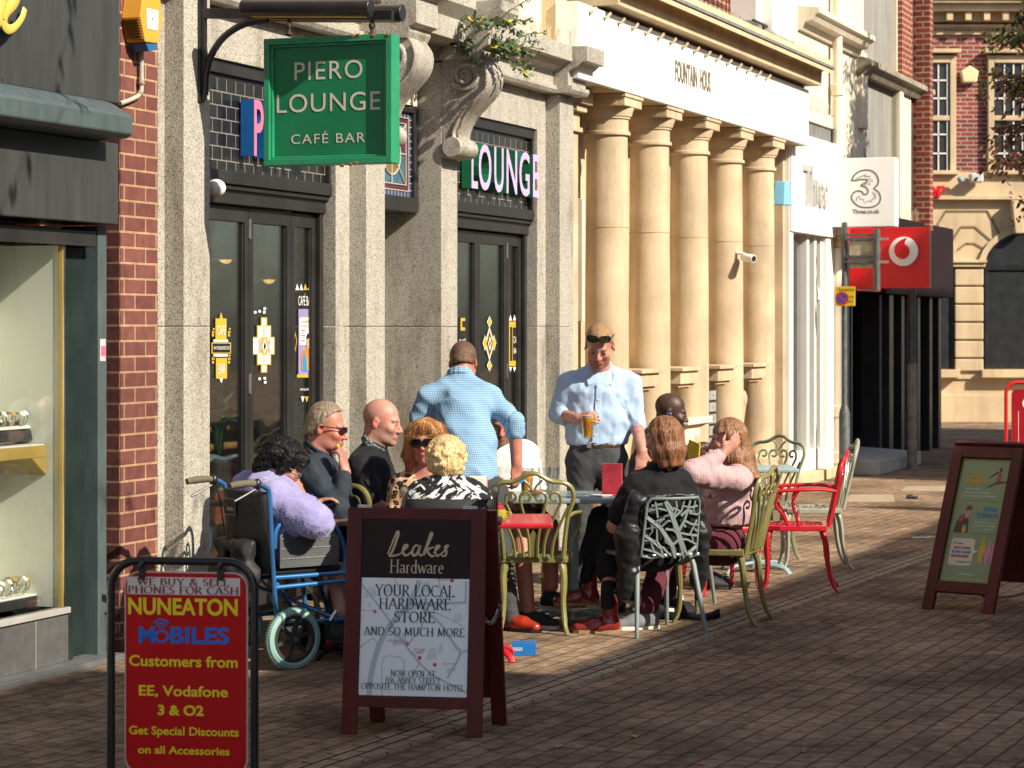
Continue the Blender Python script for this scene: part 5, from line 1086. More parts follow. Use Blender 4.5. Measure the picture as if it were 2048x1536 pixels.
# ================================================================ pavement boards
MAHOG = M('mahogany_paint', (.095, .013, .011), .45, var=.25, vs=9, bump=.08, stretch=(1, 1, .25), coat=.05, spec=.25)
def frame_to(t, xdir, ydir, org):
    """matrix of a tilted board: x along its width, y up the leaf, z out of its face"""
    x = Vector(xdir).normalized(); y = Vector(ydir).normalized(); z = x.cross(y); M4 = Matrix((x, y, z)).transposed().to_4x4(); M4.translation = org; return M4
def bput(mb, name, mats, root, T, parent=None, **k):
    mb.v = [T@v for v in mb.v]; return mb.build(name, mats, parent or root, org=root.location, **k)
CHAIN = M('chain_steel', (.35, .33, .30), .4, .8)
def chain(mb, a, b, sag, n=16):
    for i in range(n):
        t = (i+.5)/n; p = a.lerp(b, t)-Vector((0, 0, sag*4*t*(1-t))); q = a.lerp(b, t+.3/n)-Vector((0, 0, sag*4*(t+.3/n)*(1-t-.3/n))); d = (q-p).normalized()
        sd = d.orthogonal() if i % 2 else d.cross(d.orthogonal()); sd.normalize(); r = .010
        mb.tube([p+d*(r*1.5*math.cos(R(k)))+sd*(r*.8*math.sin(R(k))) for k in range(0, 360, 45)], .0026, 5, closed=True)
# --- the hardware shop board
lk = thing('pavement_board', 'mahogany framed board with a map poster reading Leakes Hardware', 'pavement sign', Vector((-.41, 10.06, 0)))
fl = Vector((-.715, 10.10, 0)); fr_ = Vector((-.127, 10.005, 0)); wdir = (fr_-fl).normalized(); wid = (fr_-fl).length
dep = Vector((-wdir.y, wdir.x, 0)); topz = .94; lean = .13
ydir = (dep*lean+Vector((0, 0, topz))); LL = ydir.length
T = frame_to(lk, wdir, ydir, fl)
st = .064; tk = .03
m = MB(); m.box(0, st, 0, LL, -tk, 0); m.box(wid-st, wid, 0, LL, -tk, 0); m.box(st, wid-st, LL-.05, LL, -tk, -.002); m.box(st, wid-st, .115, .16, -tk, -.002)
bput(m, 'leaf_frame', MAHOG, lk, T, bevel=.003)
m = MB(); m.box(st-.006, wid-st+.006, .155, LL-.045, -.022, -.012); pb = bput(m, 'poster_backing', PRINTK, lk, T)
DKB = M('poster_brown', (.026, .016, .014), .5, var=.1, vs=4, bump=0, spec=.15); MAPW = M('poster_map', (.86, .89, .90), .3, var=.04, vs=3, bump=0)
px0, px1, py0, py1 = st+.004, wid-st-.004, .165, LL-.055; ysp = py0+(py1-py0)*.672
m = MB(); m.box(px0, px1, ysp, py1, -.0115, -.009, 0); bput(m, 'poster_heading', DKB, lk, T, pb)
m = MB(); m.box(px0, px1, py0, ysp-.0005, -.0115, -.009, 0)
MR = M('map_road', (.50, .54, .60), .4, bump=0, var=.03); MG = M('map_block', (.68, .72, .74), .4, bump=0, var=.03); MGR = M('map_green', (.62, .72, .65), .4, bump=0)
MPK = M('map_pink', (.55, .16, .30), .4, bump=0); MRD = M('map_red', (.55, .06, .06), .4, bump=0)
pw, ph = px1-px0, ysp-py0; O_ = Vector((px0, py0, -.009)); X_, Y_ = Vector((1, 0, 0)), Vector((0, 1, 0))
for (u, v, w_, h_, mi) in ((.02, .82, .12, .1, 2), (.2, .86, .08, .1, 2), (.55, .88, .1, .1, 3), (.42, .72, .1, .08, 2), (.62, .30, .1, .12, 2), (.72, .36, .06, .1, 2), (.80, .2, .1, .06, 2), (.05, .5, .1, .08, 2), (.30, .42, .14, .12, 2), (.85, .62, .1, .1, 2)):
    flat(m, [(u*pw, v*ph), ((u+w_)*pw, (v+.02)*ph), ((u+w_-.02)*pw, (v+h_)*ph), ((u+.02)*pw, (v+h_-.02)*ph)], O_, X_, Y_, .0004, mi)
rd = [([(.10, -.0), (.11, .15), (.17, .40), (.28, .6), (.46, .80), (.54, .98)], .05), ([(.0, .94), (.2, .72), (.45, .40), (.66, .2), (1, .04)], .016), ([(.46, .8), (.58, .74), (.74, .62), (.88, .44), (.93, .36), (.82, .16)], .022), ([(.44, .42), (.58, .62), (.62, .80)], .014), ([(.45, .78), (.7, .79), (.98, .80)], .022), ([(.0, .40), (.12, .48), (.17, .41)], .010), ([(.22, 0), (.22, .3), (.34, .33), (.42, .28), (.38, .1)], .008), ([(.30, 1), (.38, .84), (.34, .7)], .010), ([(.60, .72), (.72, .70), (.95, .60)], .008), ([(.72, 1), (.74, .88), (.78, .80)], .01), ([(.97, .98), (.97, .8)], .016), ([(.5, .20), (.56, .3), (.45, .40)], .008), ([(.93, .36), (1, .4)], .012)]
for pts, w_ in rd:
    c = [(p.x*pw, p.y*ph) for p in bez([(a, b, 0) for a, b in pts], 6)]; ribbon(m, c, O_, X_, Y_, w_*pw, .0008, 1)
for (u, v, mi) in ((.13, .71, 4), (.44, .44, 4), (.70, .27, 5), (.56, .325, 5), (.84, .985, 5)):
    flat(m, [(u*pw+.008*math.cos(R(k)), v*ph+.008*math.sin(R(k))) for k in range(0, 360, 30)], O_, X_, Y_, .0012, mi)
for (u, v) in ((.08, .77), (.24, .69), (.28, .47), (.88, .78), (.14, .87)):
    ribbon(m, [(u*pw+.007*math.cos(R(k)), v*ph+.007*math.sin(R(k))) for k in range(0, 360, 40)], O_, X_, Y_, .002, .0012, 1, True)
for tx, u, v, h_, mi in (('WE ARE', .555, .385, .010, 5), ('HERE', .555, .36, .010, 5), ('St James Church', .06, .715, .007, 4), ('Nuneaton Chamber', .36, .46, .007, 4), ('Abbey Theatre', .37, .445, .007, 4), ('Nuneaton Road', .84, .275, .007, 5), ('Abbey Service', .76, .985, .007, 5), ('Bus Station', .92, .39, .008, 1)):
    put_text(m, tx, Vector((px0+u*pw, py0+v*ph, -.009)), X_, Y_, h_, mi, lift=.0013)
bput(m, 'poster_map', [MAPW, MR, MG, MGR, MPK, MRD], lk, T, pb)
# heading: handwriting strokes, then serif words
m = MB()
hw_ = [[(.0, .18), (.10, .75), (.15, 1.0), (.17, .9), (.08, .3), (.03, .12), (.14, .14), (.22, .20)], [(.22, .22), (.30, .40), (.33, .50), (.28, .5), (.25, .3), (.29, .14), (.36, .2), (.40, .3)], [(.52, .46), (.47, .52), (.42, .38), (.41, .2), (.45, .14), (.50, .26), (.54, .5), (.52, .24), (.55, .14), (.60, .24)], [(.58, .14), (.66, .62), (.71, .96), (.73, .9), (.66, .5), (.61, .16)], [(.76, .46), (.66, .34), (.72, .14), (.78, .14)], [(.76, .24), (.84, .42), (.86, .5), (.81, .48), (.79, .28), (.83, .14), (.90, .24)], [(.89, .2), (.98, .44), (1.0, .52), (.95, .46), (.98, .28), (.95, .14), (.89, .16)]]
hx0, hy0, hs, hh = px0+pw*.235, ysp+(py1-ysp)*.33, pw*.56, (py1-ysp)*.48
for s_ in hw_:
    c = [(p.x*hs, p.y*hh) for p in bez([(a, b, 0) for a, b in s_], 6)]; n_ = len(c)
    ribbon(m, c, Vector((hx0, hy0, -.009)), X_, Y_, [.0095*(.55+.45*math.sin(math.pi*(i+1)/(n_+1))) for i in range(n_)], .001)
put_serif(m, 'Hardware', Vector((px0+pw*.51, ysp+(py1-ysp)*.09, -.009)), X_, Y_, .052, width=pw*.49, pen=(.13, .055), lift=.001) if False else None
HWs = 'Hardware'
put_serif(m, HWs, Vector((px0+pw*.51, ysp+(py1-ysp)*.09, -.009)), X_, Y_, .054, width=pw*.50, pen=(.12, .05), lift=.001)
bput(m, 'heading_lettering', M('poster_tan', (.56, .44, .29), .4, bump=0, var=.04), lk, T, pb)
m = MB()
for tx, v, h_, w_ in (('YOUR LOCAL', .845, .047, .73), ('HARDWARE', .735, .045, .66), ('STORE', .625, .044, .375), ('AND SO MUCH MORE', .510, .034, .93), ('NOW OPEN AT', .165, .025, .41), ('106 ABBEY STREET', .108, .024, .51), ('OPPOSITE THE HAMPTON HOTEL', .052, .025, .95)):
    put_serif(m, tx, Vector((px0+pw*.5, py0+ph*v, -.009)), X_, Y_, h_, width=pw*w_, pen=(.14, .055), lift=.0016, track=.10)
bput(m, 'poster_lettering', PRINTK, lk, T, pb)
# the back leaf leans the other way
bo = fl+dep*.33+Vector((.05, 0, 0)); T2 = frame_to(lk, wdir, Vector((0, 0, 0))-dep*(.33-lean-.012)+Vector((-.012, 0, topz)), bo)
m = MB(); m.box(0, st, 0, LL, -tk, 0); m.box(wid-st, wid, 0, LL, -tk, 0); m.box(st, wid-st, LL-.05, LL, -tk, -.002); m.box(st, wid-st, .12, .17, -tk, -.002); m.box(st-.004, wid-st+.004, .165, LL-.045, -.022, -.012)
bput(m, 'leaf_frame', MAHOG, lk, T2, bevel=.003)
m = MB(); chain(m, T@Vector((wid-.02, LL*.56, -tk)), T2@Vector((wid, LL*.58, -tk*.5)), .075, 14); m.build('chain', CHAIN, lk, org=lk.location, smooth=True)
m = MB()
for u in (.12, .88): a = T@Vector((wid*u, LL, -.015)); m.lathe([(0, -.03), (.012, -.03), (.012, .03), (0, .03)], a, 10, ax=wdir)
m.build('hinge', STEEL, lk, org=lk.location, smooth=True)
# --- swinging sign of the phone seller
nu = thing('swing_sign', 'red swing sign in a black tube frame reading Nuneaton Mobiles', 'pavement sign', Vector((-1.23, 9.0, 0)))
a = P(222, 1500, 9.03); b = P(509, 1500, 8.955); wd = Vector((b.x-a.x, b.y-a.y, 0)); W_ = wd.length; wd.normalize()
T = frame_to(nu, wd, ZA, Vector((a.x, a.y, 0))); zt_ = P(365, 1122, 9.0).z; tr_ = .0155; rc = .105
arc = lambda cx, cy, r, a0, a1, n=8: [(cx+r*math.cos(R(a0+(a1-a0)*i/n)), cy+r*math.sin(R(a0+(a1-a0)*i/n))) for i in range(n+1)]
path = [(0, .02)]+[(0, .4)]+arc(rc, zt_-rc, rc, 180, 90)+arc(W_-rc, zt_-rc, rc, 90, 0)+[(W_, .4), (W_, .02)]
m = MB(); m.tube([Vector((x, y, 0)) for x, y in path], tr_, 12)
bput(m, 'tube_frame', M('black_tube', (.014, .014, .015), .3, var=.2, bump=.02), nu, T, smooth=True)
m = MB(); m.box(-.02, .03, 0, .03, -.22, .22); m.box(W_-.03, W_+.02, 0, .03, -.22, .22); bput(m, 'base_foot', DARKM, nu, T, bevel=.008)
pa, pb_ = W_*.098, W_*.955; pz1 = P(365, 1143, 9.0).z; pz0 = P(365, 1546, 9.0).z
def rrect(x0, x1, y0, y1, r): return arc(x1-r, y1-r, r, 0, 90, 5)+arc(x0+r, y1-r, r, 90, 180, 5)+arc(x0+r, y0+r, r, 180, 270, 5)+arc(x1-r, y0+r, r, 270, 360, 5)
m = MB(); m.prism(rrect(pa, pb_, pz0, pz1, .055), lambda x, y, d: Vector((x, y, d)), -.006, .004); pn_ = bput(m, 'panel_edge', M('panel_rim', (.55, .45, .42), .4, bump=0), nu, T)
m = MB(); flat(m, rrect(pa+.005, pb_-.005, pz0+.005, pz1-.005, .052), Vector((0, 0, .004)), X_, Y_, .0012); bput(m, 'panel_face', M('sign_face_red', (.50, .004, .006), .4, var=.05, vs=2, bump=.02, spec=.25), nu, T, pn_)
def nz(py): return P(365, py, 9.0).z
def nx(px): return W_*(px-222)/(509-222)
m = MB(); flat(m, [(nx(256), nz(1189)), (nx(481), nz(1189)), (nx(481), nz(1154)), (nx(256), nz(1154))], Vector((0, 0, .004)), X_, Y_, .002, 0)
for tx, cx, yb, h_, w_ in (('WE BUY & SELL', 368, 1170, 13.5, 183), ('PHONES FOR CASH', 368, 1187, 14.5, 220)):
    put_serif(m, tx, Vector((nx(cx), nz(yb), .004)), X_, Y_, nz(yb-h_)-nz(yb), 1, width=nx(222+w_)-nx(222), pen=(.19, .07), lift=.003, track=.12)
bput(m, 'paper_strip', [M('strip_paper', (.68, .62, .60), .5, var=.08, vs=5, bump=0), M('strip_print', (.22, .04, .06), .5, bump=0)], nu, T, pn_)
m = MB()
for tx, cx, yb, h_, w_, mi, bo in (('NUNEATON', 367, 1228, 33, 219, 0, .03), ('M', 295, 1285, 33, 33, 1, .03), ('O', 325, 1285, 27, 30, 1, .02), ('BILES', 401, 1285, 33, 118, 1, .03), ('Customers from', 368, 1332, 22, 217, 0, .022), ('EE, Vodafone', 368, 1391, 21, 178, 0, .022), ('3 & O2', 363, 1429, 20, 92, 0, .035), ('Get Special Discounts', 369, 1469, 17, 219, 0, .02), ('on all Accessories', 369, 1507, 16, 183, 0, .02)):
    put_text(m, tx, Vector((nx(cx), nz(yb), .004)), X_, Y_, nz(yb-h_)-nz(yb), mi, width=nx(222+w_)-nx(222), bold=bo, lift=.0025)
for r_ in (9, 16, 23):
    w_ = nx(222+r_)-nx(222) if False else (nx(230)-nx(222))/8*r_
    c = [(nx(324)+w_*.82*math.cos(R(k)), nz(1262)+w_*math.sin(R(k))) for k in range(40, 141, 10)]; ribbon(m, c, Vector((0, 0, .004)), X_, Y_, .007, .0025, 1)
bput(m, 'lettering', [M('sign_yellow_print', (.85, .66, .01), .4, bump=0, var=.03), M('sign_blue_print', (.008, .15, .62), .4, bump=0, var=.03)], nu, T, pn_)
for px in (286, 443):
    m = MB(); x = nx(px); m.box(x-.012, x+.012, pz1-.03, zt_-.02, -.010, .012); m.ell((x, zt_-.012, .004), (.013, .02, .022)); m.ell((x, pz1-.016, .010), (.007, .007, .006)); bput(m, 'hanger', DARKM, nu, T, smooth=True)
# --- green menu board on the right
ck = thing('menu_board', 'wooden menu board with a green Cheeky Mondays poster, right edge', 'pavement sign', Vector((2.64, 14.4, 0)))
fl = Vector((2.47, 14.6, 0)); wdir = Vector((.79, -.61, 0)).normalized(); wid = .47; nrm = Vector((wdir.y, -wdir.x, 0)); dep = -nrm if nrm.y < 0 else nrm
ydir = dep*.42+Vector((0, 0, .97)); LL = ydir.length; T = frame_to(ck, wdir, ydir, fl); st = .07
MAH2 = M('mahogany_wood', (.085, .016, .013), .5, var=.35, vs=7, bump=.15, stretch=(1, 1, .3), coat=.05, spec=.25)
m = MB()
for k, (o, zz) in enumerate(((0, 0), (.018, .008), (.036, .016))):
    m.box(o, st-.0, 0 if k == 0 else .12, LL-o, -.035, -zz); m.box(wid-st, wid-o, 0 if k == 0 else .12, LL-o, -.035, -zz); m.box(st, wid-st, LL-st, LL-o, -.035, -zz-.001); m.box(st, wid-st, .12+o, .12+st, -.035, -zz-.001)
bput(m, 'leaf_frame', MAH2, ck, T, bevel=.003)
PGRN = M('poster_green', (.19, .27, .13), .3, var=.07, vs=3, bump=0, spec=.6)
a0, a1, b0, b1 = st-.004, wid-st+.004, .12+st-.004, LL-st+.004
m = MB(); m.box(a0, a1, b0, b1, -.030, -.024, 0); O_ = Vector((a0, b0, -.024)); pw, ph = a1-a0, b1-b0
def cq(u0, v0, u1, v1, mi, l=.0008): flat(m, [(u0*pw, v0*ph), (u1*pw, v0*ph), (u1*pw, v1*ph), (u0*pw, v1*ph)], O_, X_, Y_, l, mi)
def cp_(pts, mi, l=.0012): flat(m, [(u*pw, v*ph) for u, v in pts], O_, X_, Y_, l, mi)
def ct(tx, u, v, h_, w_, mi, bo=0.0, l=.002): put_text(m, tx, Vector((a0+u*pw, b0+v*ph, -.024)), X_, Y_, h_*ph, mi, width=w_*pw, bold=bo, lift=l)
for (u0, v0, u1, v1) in ((.05, .955, .97, .961), (.05, .03, .97, .036), (.05, .03, .06, .96), (.96, .03, .97, .96)): cq(u0, v0, u1, v1, 1)
cq(.08, .655, .95, .657, 2); cq(.08, .395, .95, .397, 2)
ct('CHEEKY', .36, .84, .036, .36, 1, .04); ct('MONDAYS', .38, .79, .036, .44, 1, .04)
ct('BUY ANY BURGER', .33, .742, .014, .28, 3); ct('OR MAIN & GET A GLASS OF HOUSE', .42, .714, .014, .52, 3); ct('WINE OR A MORETTI, FOR FREE FROM 5PM', .48, .686, .014, .66, 3)
ct('TAPAS', .74, .575, .036, .28, 4, .04); ct('TUESDAYS', .70, .525, .036, .42, 4, .04)
ct('3 TAPAS DISHES & A GLASS', .70, .478, .014, .42, 3); ct('OF HOUSE WINE, FOR FREE', .68, .452, .014, .44, 3); ct('FROM 5PM', .78, .425, .014, .18, 3)
cp_([(.60, .76), (.74, .79), (.96, .81), (.96, .82), (.80, .815), (.70, .80), (.60, .77)], 2); cp_([(.76, .81), (.83, .80), (.85, .87), (.80, .90), (.77, .88)], 5); cp_([(.78, .90), (.83, .89), (.84, .925), (.79, .93)], 2); cp_([(.77, .885), (.62, .84), (.61, .85), (.76, .90)], 2)
cp_([(.09, .40), (.12, .47), (.18, .53), (.30, .55), (.36, .50), (.38, .40)], 2); cp_([(.16, .50), (.24, .545), (.28, .52), (.20, .48)], 5, .0016); cp_([(.26, .55), (.30, .60), (.38, .59), (.37, .53), (.30, .51)], 6, .002); cp_([(.27, .57), (.29, .62), (.39, .61), (.38, .58)], 7, .0024); cp_([(.26, .40), (.27, .47), (.30, .44), (.33, .47), (.34, .40)], 1, .002)
c = rrect(.10*pw, .58*pw, .135*ph, .355*ph, .02); flat(m, c, O_, X_, Y_, .001, 1); c = rrect(.112*pw, .568*pw, .140*ph, .350*ph, .018); flat(m, c, O_, X_, Y_, .0014, 8); cp_([(.56, .27), (.66, .255), (.56, .235)], 8, .0015)
ct('HIGH CHAIRS', .34, .268, .022, .34, 5, .04, .003); ct('BOARD GAMES', .34, .235, .022, .38, 4, .04, .003); ct('NEWSPAPERS', .32, .202, .022, .36, 5, .04, .003); ct('We have', .24, .305, .022, .2, 2, 0, .003); ct('Come on in!', .42, .16, .022, .28, 2, 0, .003)
for (u, v, mi, k) in ((.74, .27, 1, 1.0), (.86, .25, 9, .9), (.95, .25, 9, .75)):
    cp_([(u-.05*k, v-.10*k), (u-.07*k, v), (u-.03*k, v+.05*k), (u-.02*k, v+.10*k), (u+.02*k, v+.10*k), (u+.03*k, v+.05*k), (u+.07*k, v+.01*k), (u+.03*k, v-.03*k), (u+.02*k, v-.11*k)], mi, .002)
    cp_([(u-.012, v+.055*k), (u+.015, v+.055*k), (u+.012, v+.072*k), (u-.010, v+.072*k)], 6, .003)
ct('www.thelounges.co.uk', .52, .068, .014, .30, 3)
bput(m, 'poster', [PGRN, GOLDP, M('poster_dark', (.035, .030, .030), .4, bump=0), PRINTW, M('poster_blue', (.02, .22, .42), .4, bump=0), M('poster_red', (.45, .05, .05), .4, bump=0), DM[6], M('poster_maroon', (.15, .03, .03), .4, bump=0), M('bubble_cream', (.62, .56, .42), .4, bump=0), M('poster_pink', (.6, .22, .32), .4, bump=0)], ck, T)
bo_ = fl+dep*.80; T2 = frame_to(ck, wdir, dep*(-.36)+Vector((0, 0, .97)), bo_)
m = MB(); m.box(0, st, 0, LL, -.035, 0); m.box(wid-st, wid, 0, LL, -.035, 0); m.box(st, wid-st, LL-st, LL, -.035, -.002); m.box(st, wid-st, .12, .12+st, -.035, -.002); m.box(st-.003, wid-st+.003, .185, LL-st+.003, -.03, -.012); bput(m, 'leaf_frame', MAH2, ck, T2, bevel=.003)
m = MB(); chain(m, T@Vector((wid-.02, .12, -.03)), T2@Vector((wid-.02, .12, -.03)), .03, 20); m.build('chain', DARKM, ck, org=ck.location, smooth=True)
# --- red swing sign cut by the right edge
rw = thing('red_swing_sign', 'deep red pavement swing sign in a red tube frame, cut by the right edge', 'pavement sign', Vector((4.85, 22.0, 0)))
d_ = 22.0; a = P(2012, 890, d_); T = frame_to(rw, (1, 0, 0), ZA, Vector((a.x, d_, 0))); z1 = P(2012, 765, d_).z
m = MB(); m.tube([Vector((x, y, 0)) for x, y in [(0, .02)]+arc(.10, z1-.1, .1, 180, 90)+arc(.6, z1-.1, .1, 90, 0)+[(.7, .02)]], .017, 10); m.tube([Vector((0, .03, -.25)), Vector((0, .03, .25))], .017, 8); m.tube([Vector((.7, .03, -.25)), Vector((.7, .03, .25))], .017, 8)
bput(m, 'tube_frame', MATS['phone_red'], rw, T, smooth=True)
m = MB(); m.prism(rrect(.05, .65, .14, z1-.06, .05), lambda x, y, d: Vector((x, y, d)), -.006, .006); p_ = bput(m, 'panel', M('panel_dark_red', (.30, .006, .010), .35, bump=0), rw, T)
m = MB(); o = Vector((.20, z1-.19, .006)); ribbon(m, [(.045*math.cos(R(k)), .045*math.sin(R(k))) for k in range(0, 360, 20)], o, X_, Y_, .016, .002, 0, True); flat(m, [(-.09, -.70), (-.086, -.70), (-.086, -.07), (-.09, -.07)], o, X_, Y_, .002); bput(m, 'logo_ring', PRINTW, rw, T, p_)
# ================================================================ chairs
def loc2(T, m, name, mats, root, **k):
    return m.build(name, mats, root, **k)
def ornate_chair(label, color, loc, fwd, arms, group='ornate cast metal cafe chairs'):
    t = thing('cafe_chair', label, 'chair', (loc[0], loc[1], 0), math.atan2(fwd[1], fwd[0])-math.pi/2, group)
    zs = .43; hw = .205
    m = MB(); ring = [(-.185, -.20), (.185, -.20), (.205, -.05), (.215, .10), (.19, .19), (.12, .215), (-.12, .215), (-.19, .19), (-.215, .10), (-.205, -.05)]
    inn = [(x*.84, y*.84) for x, y in ring]; n = len(ring)
    vs = [(x, y, z) for z in (zs-.035, zs) for x, y in ring]+[(x, y, z) for z in (zs-.035, zs) for x, y in inn]
    fs = []
    for i in range(n):
        j = (i+1) % n; fs += [(i, j, n+j, n+i), (2*n+j, 2*n+i, 3*n+i, 3*n+j), (n+i, n+j, 3*n+j, 3*n+i), (j, i, 2*n+i, 2*n+j)]
    m.add(vs, fs)
    for k in range(-5, 6):
        for sg in (1, -1):
            pts = [(k*.062+sg*u, u) for u in np.linspace(-.18, .18, 19)]; pts = [p for p in pts if abs(p[0]) < .178 and abs(p[1]) < .185]
            if len(pts) > 1: m.bar((pts[0][0], pts[0][1], zs-.012), (pts[-1][0], pts[-1][1], zs-.012), .011, .012)
    t_ = m.build('seat', color, t, bevel=.006)
    def bk(x, z): return Vector((x, -.195-.23*z-.03*math.cos(x*6), zs+z))       # a point of the leaning back
    half = [(.165, -.01), (.172, .08), (.190, .22), (.218, .31), (.222, .355), (.205, .395), (.165, .418), (.11, .424), (.07, .44), (.035, .462), (0, .47)]
    full = half+[(-x, z) for x, z in half[::-1][1:]]
    c = bez([bk(x, z) for x, z in full], 5); m = MB(); m.tube(c, .0145, 8, flat=.8); m.build('backrest', color, t, smooth=True)
    m = MB()
    def scr(cx, cz, r, a0, turn): return [(cx+r*(1-.55*i/10)*math.cos(R(a0+turn*i/10)), cz+r*(1-.55*i/10)*math.sin(R(a0+turn*i/10))) for i in range(11)]
    for sg in (1, -1):
        for pts in ([(.022, 0), (.026, .10), (.048, .22), (.068, .30)]+scr(.038, .335, .034, -10, 330), [(.055, 0), (.066, .10), (.108, .21), (.150, .30)]+scr(.118, .335, .034, -20, 330), [(.10, 0), (.115, .10), (.165, .22), (.195, .285)]):
            m.tube(bez([bk(sg*x, z) for x, z in pts], 3), .0085, 6)
        m.tube(bez([bk(sg*x, z) for x, z in ((.0, .36), (.02, .40), (.05, .43))], 3), .007, 6)
    m.add([bk(-.03, 0), bk(.03, 0), bk(.028, .11), bk(.0, .155), bk(-.028, .11)]+[bk(x, z)+Vector((0, .012, 0)) for x, z in ((-.03, 0), (.03, 0), (.028, .11), (.0, .155), (-.028, .11))], [(0, 1, 2, 3, 4), (9, 8, 7, 6, 5)]+[(i, (i+1) % 5, 5+(i+1) % 5, 5+i) for i in range(5)])
    m.build('back_scrolls', color, t, smooth=True)
    for sx in (1, -1):
        m = MB(); m.tube(bez([(sx*.165, .165, zs-.03), (sx*.185, .185, .33), (sx*.178, .18, .18), (sx*.182, .19, .06), (sx*.200, .215, 0)], 5), [.025]*4+[.022]*5+[.017]*6+[.014]*6, 8, flat=.85); m.build('leg', color, t, smooth=True)
        m = MB(); m.tube(bez([(sx*.155, -.17, zs-.03), (sx*.168, -.19, .32), (sx*.165, -.205, .18), (sx*.175, -.235, .06), (sx*.19, -.275, 0)], 5), [.024]*4+[.021]*5+[.017]*6+[.014]*6, 8, flat=.85); m.build('leg', color, t, smooth=True)
        if arms:
            m = MB(); b0 = bk(sx*.192, .225)
            m.tube(bez([b0, b0+Vector((sx*.03, .10, .012)), Vector((sx*.255, -.05, .665)), Vector((sx*.262, .10, .655)), Vector((sx*.25, .165, .635)), Vector((sx*.225, .185, .655)), Vector((sx*.20, .165, .665))], 5), .0135, 8, flat=.8)
            m.tube(bez([(sx*.255, .09, .65), (sx*.25, .13, .57), (sx*.215, .08, .50), (sx*.20, .05, zs)], 5), .010, 7)
            m.tube(bez([(sx*.258, -.02, .66), (sx*.25, .02, .58), (sx*.215, .0, .50), (sx*.20, -.02, zs)], 5), .009, 7)
            m.build('arm', color, t, smooth=True)
    return t
def cp(n, c): return M(n, c, .38, .0, var=.10, vs=12, bump=.04, coat=.25)
OLIVE = cp('olive_enamel', (.185, .170, .055)); RED = cp('red_enamel', (.50, .012, .022)); GREYG = cp('grey_green_enamel', (.33, .32, .24)); SAGE = cp('sage_enamel', (.22, .26, .15)); MINT = cp('grey_mint_enamel', (.185, .225, .215)); BLUEG = cp('blue_grey_enamel', (.30, .42, .44))
ornate_chair('olive cast metal armchair with its back to the camera at the red table corner', OLIVE, (.125, 13.60), (0.03, 1), True)
ornate_chair('olive cast metal chair under the woman in the pink cardigan', OLIVE, (1.20, 14.02), (-.93, .36), False)
ornate_chair('bright red cast metal armchair standing empty on the right', RED, (1.84, 15.68), (-1, .12), True)
ornate_chair('pale grey green cast metal chair just behind the empty red armchair', GREYG, (2.12, 17.15), (-1, .02), False)
ornate_chair('sage and olive cast metal chair beside the small blue table', SAGE, (1.80, 17.6), (-.55, -.83), False)
ornate_chair('olive cast metal chair of the bald man', OLIVE, (-.70, 13.25), (.75, .66), False)
ornate_chair('olive cast metal chair of the man in the dark jacket', OLIVE, (-1.12, 12.86), (.85, .52), False)
ornate_chair('red cast metal chair behind the woman in the pink cardigan', RED, (1.34, 15.55), (.3, -1), False)
ornate_chair('olive cast metal chair of the man in the white shirt', OLIVE, (-.02, 14.62), (.2, -1), False)
ornate_chair('olive cast metal chair of the woman in the leopard print top', OLIVE, (-.50, 12.95), (.1, -1), False)
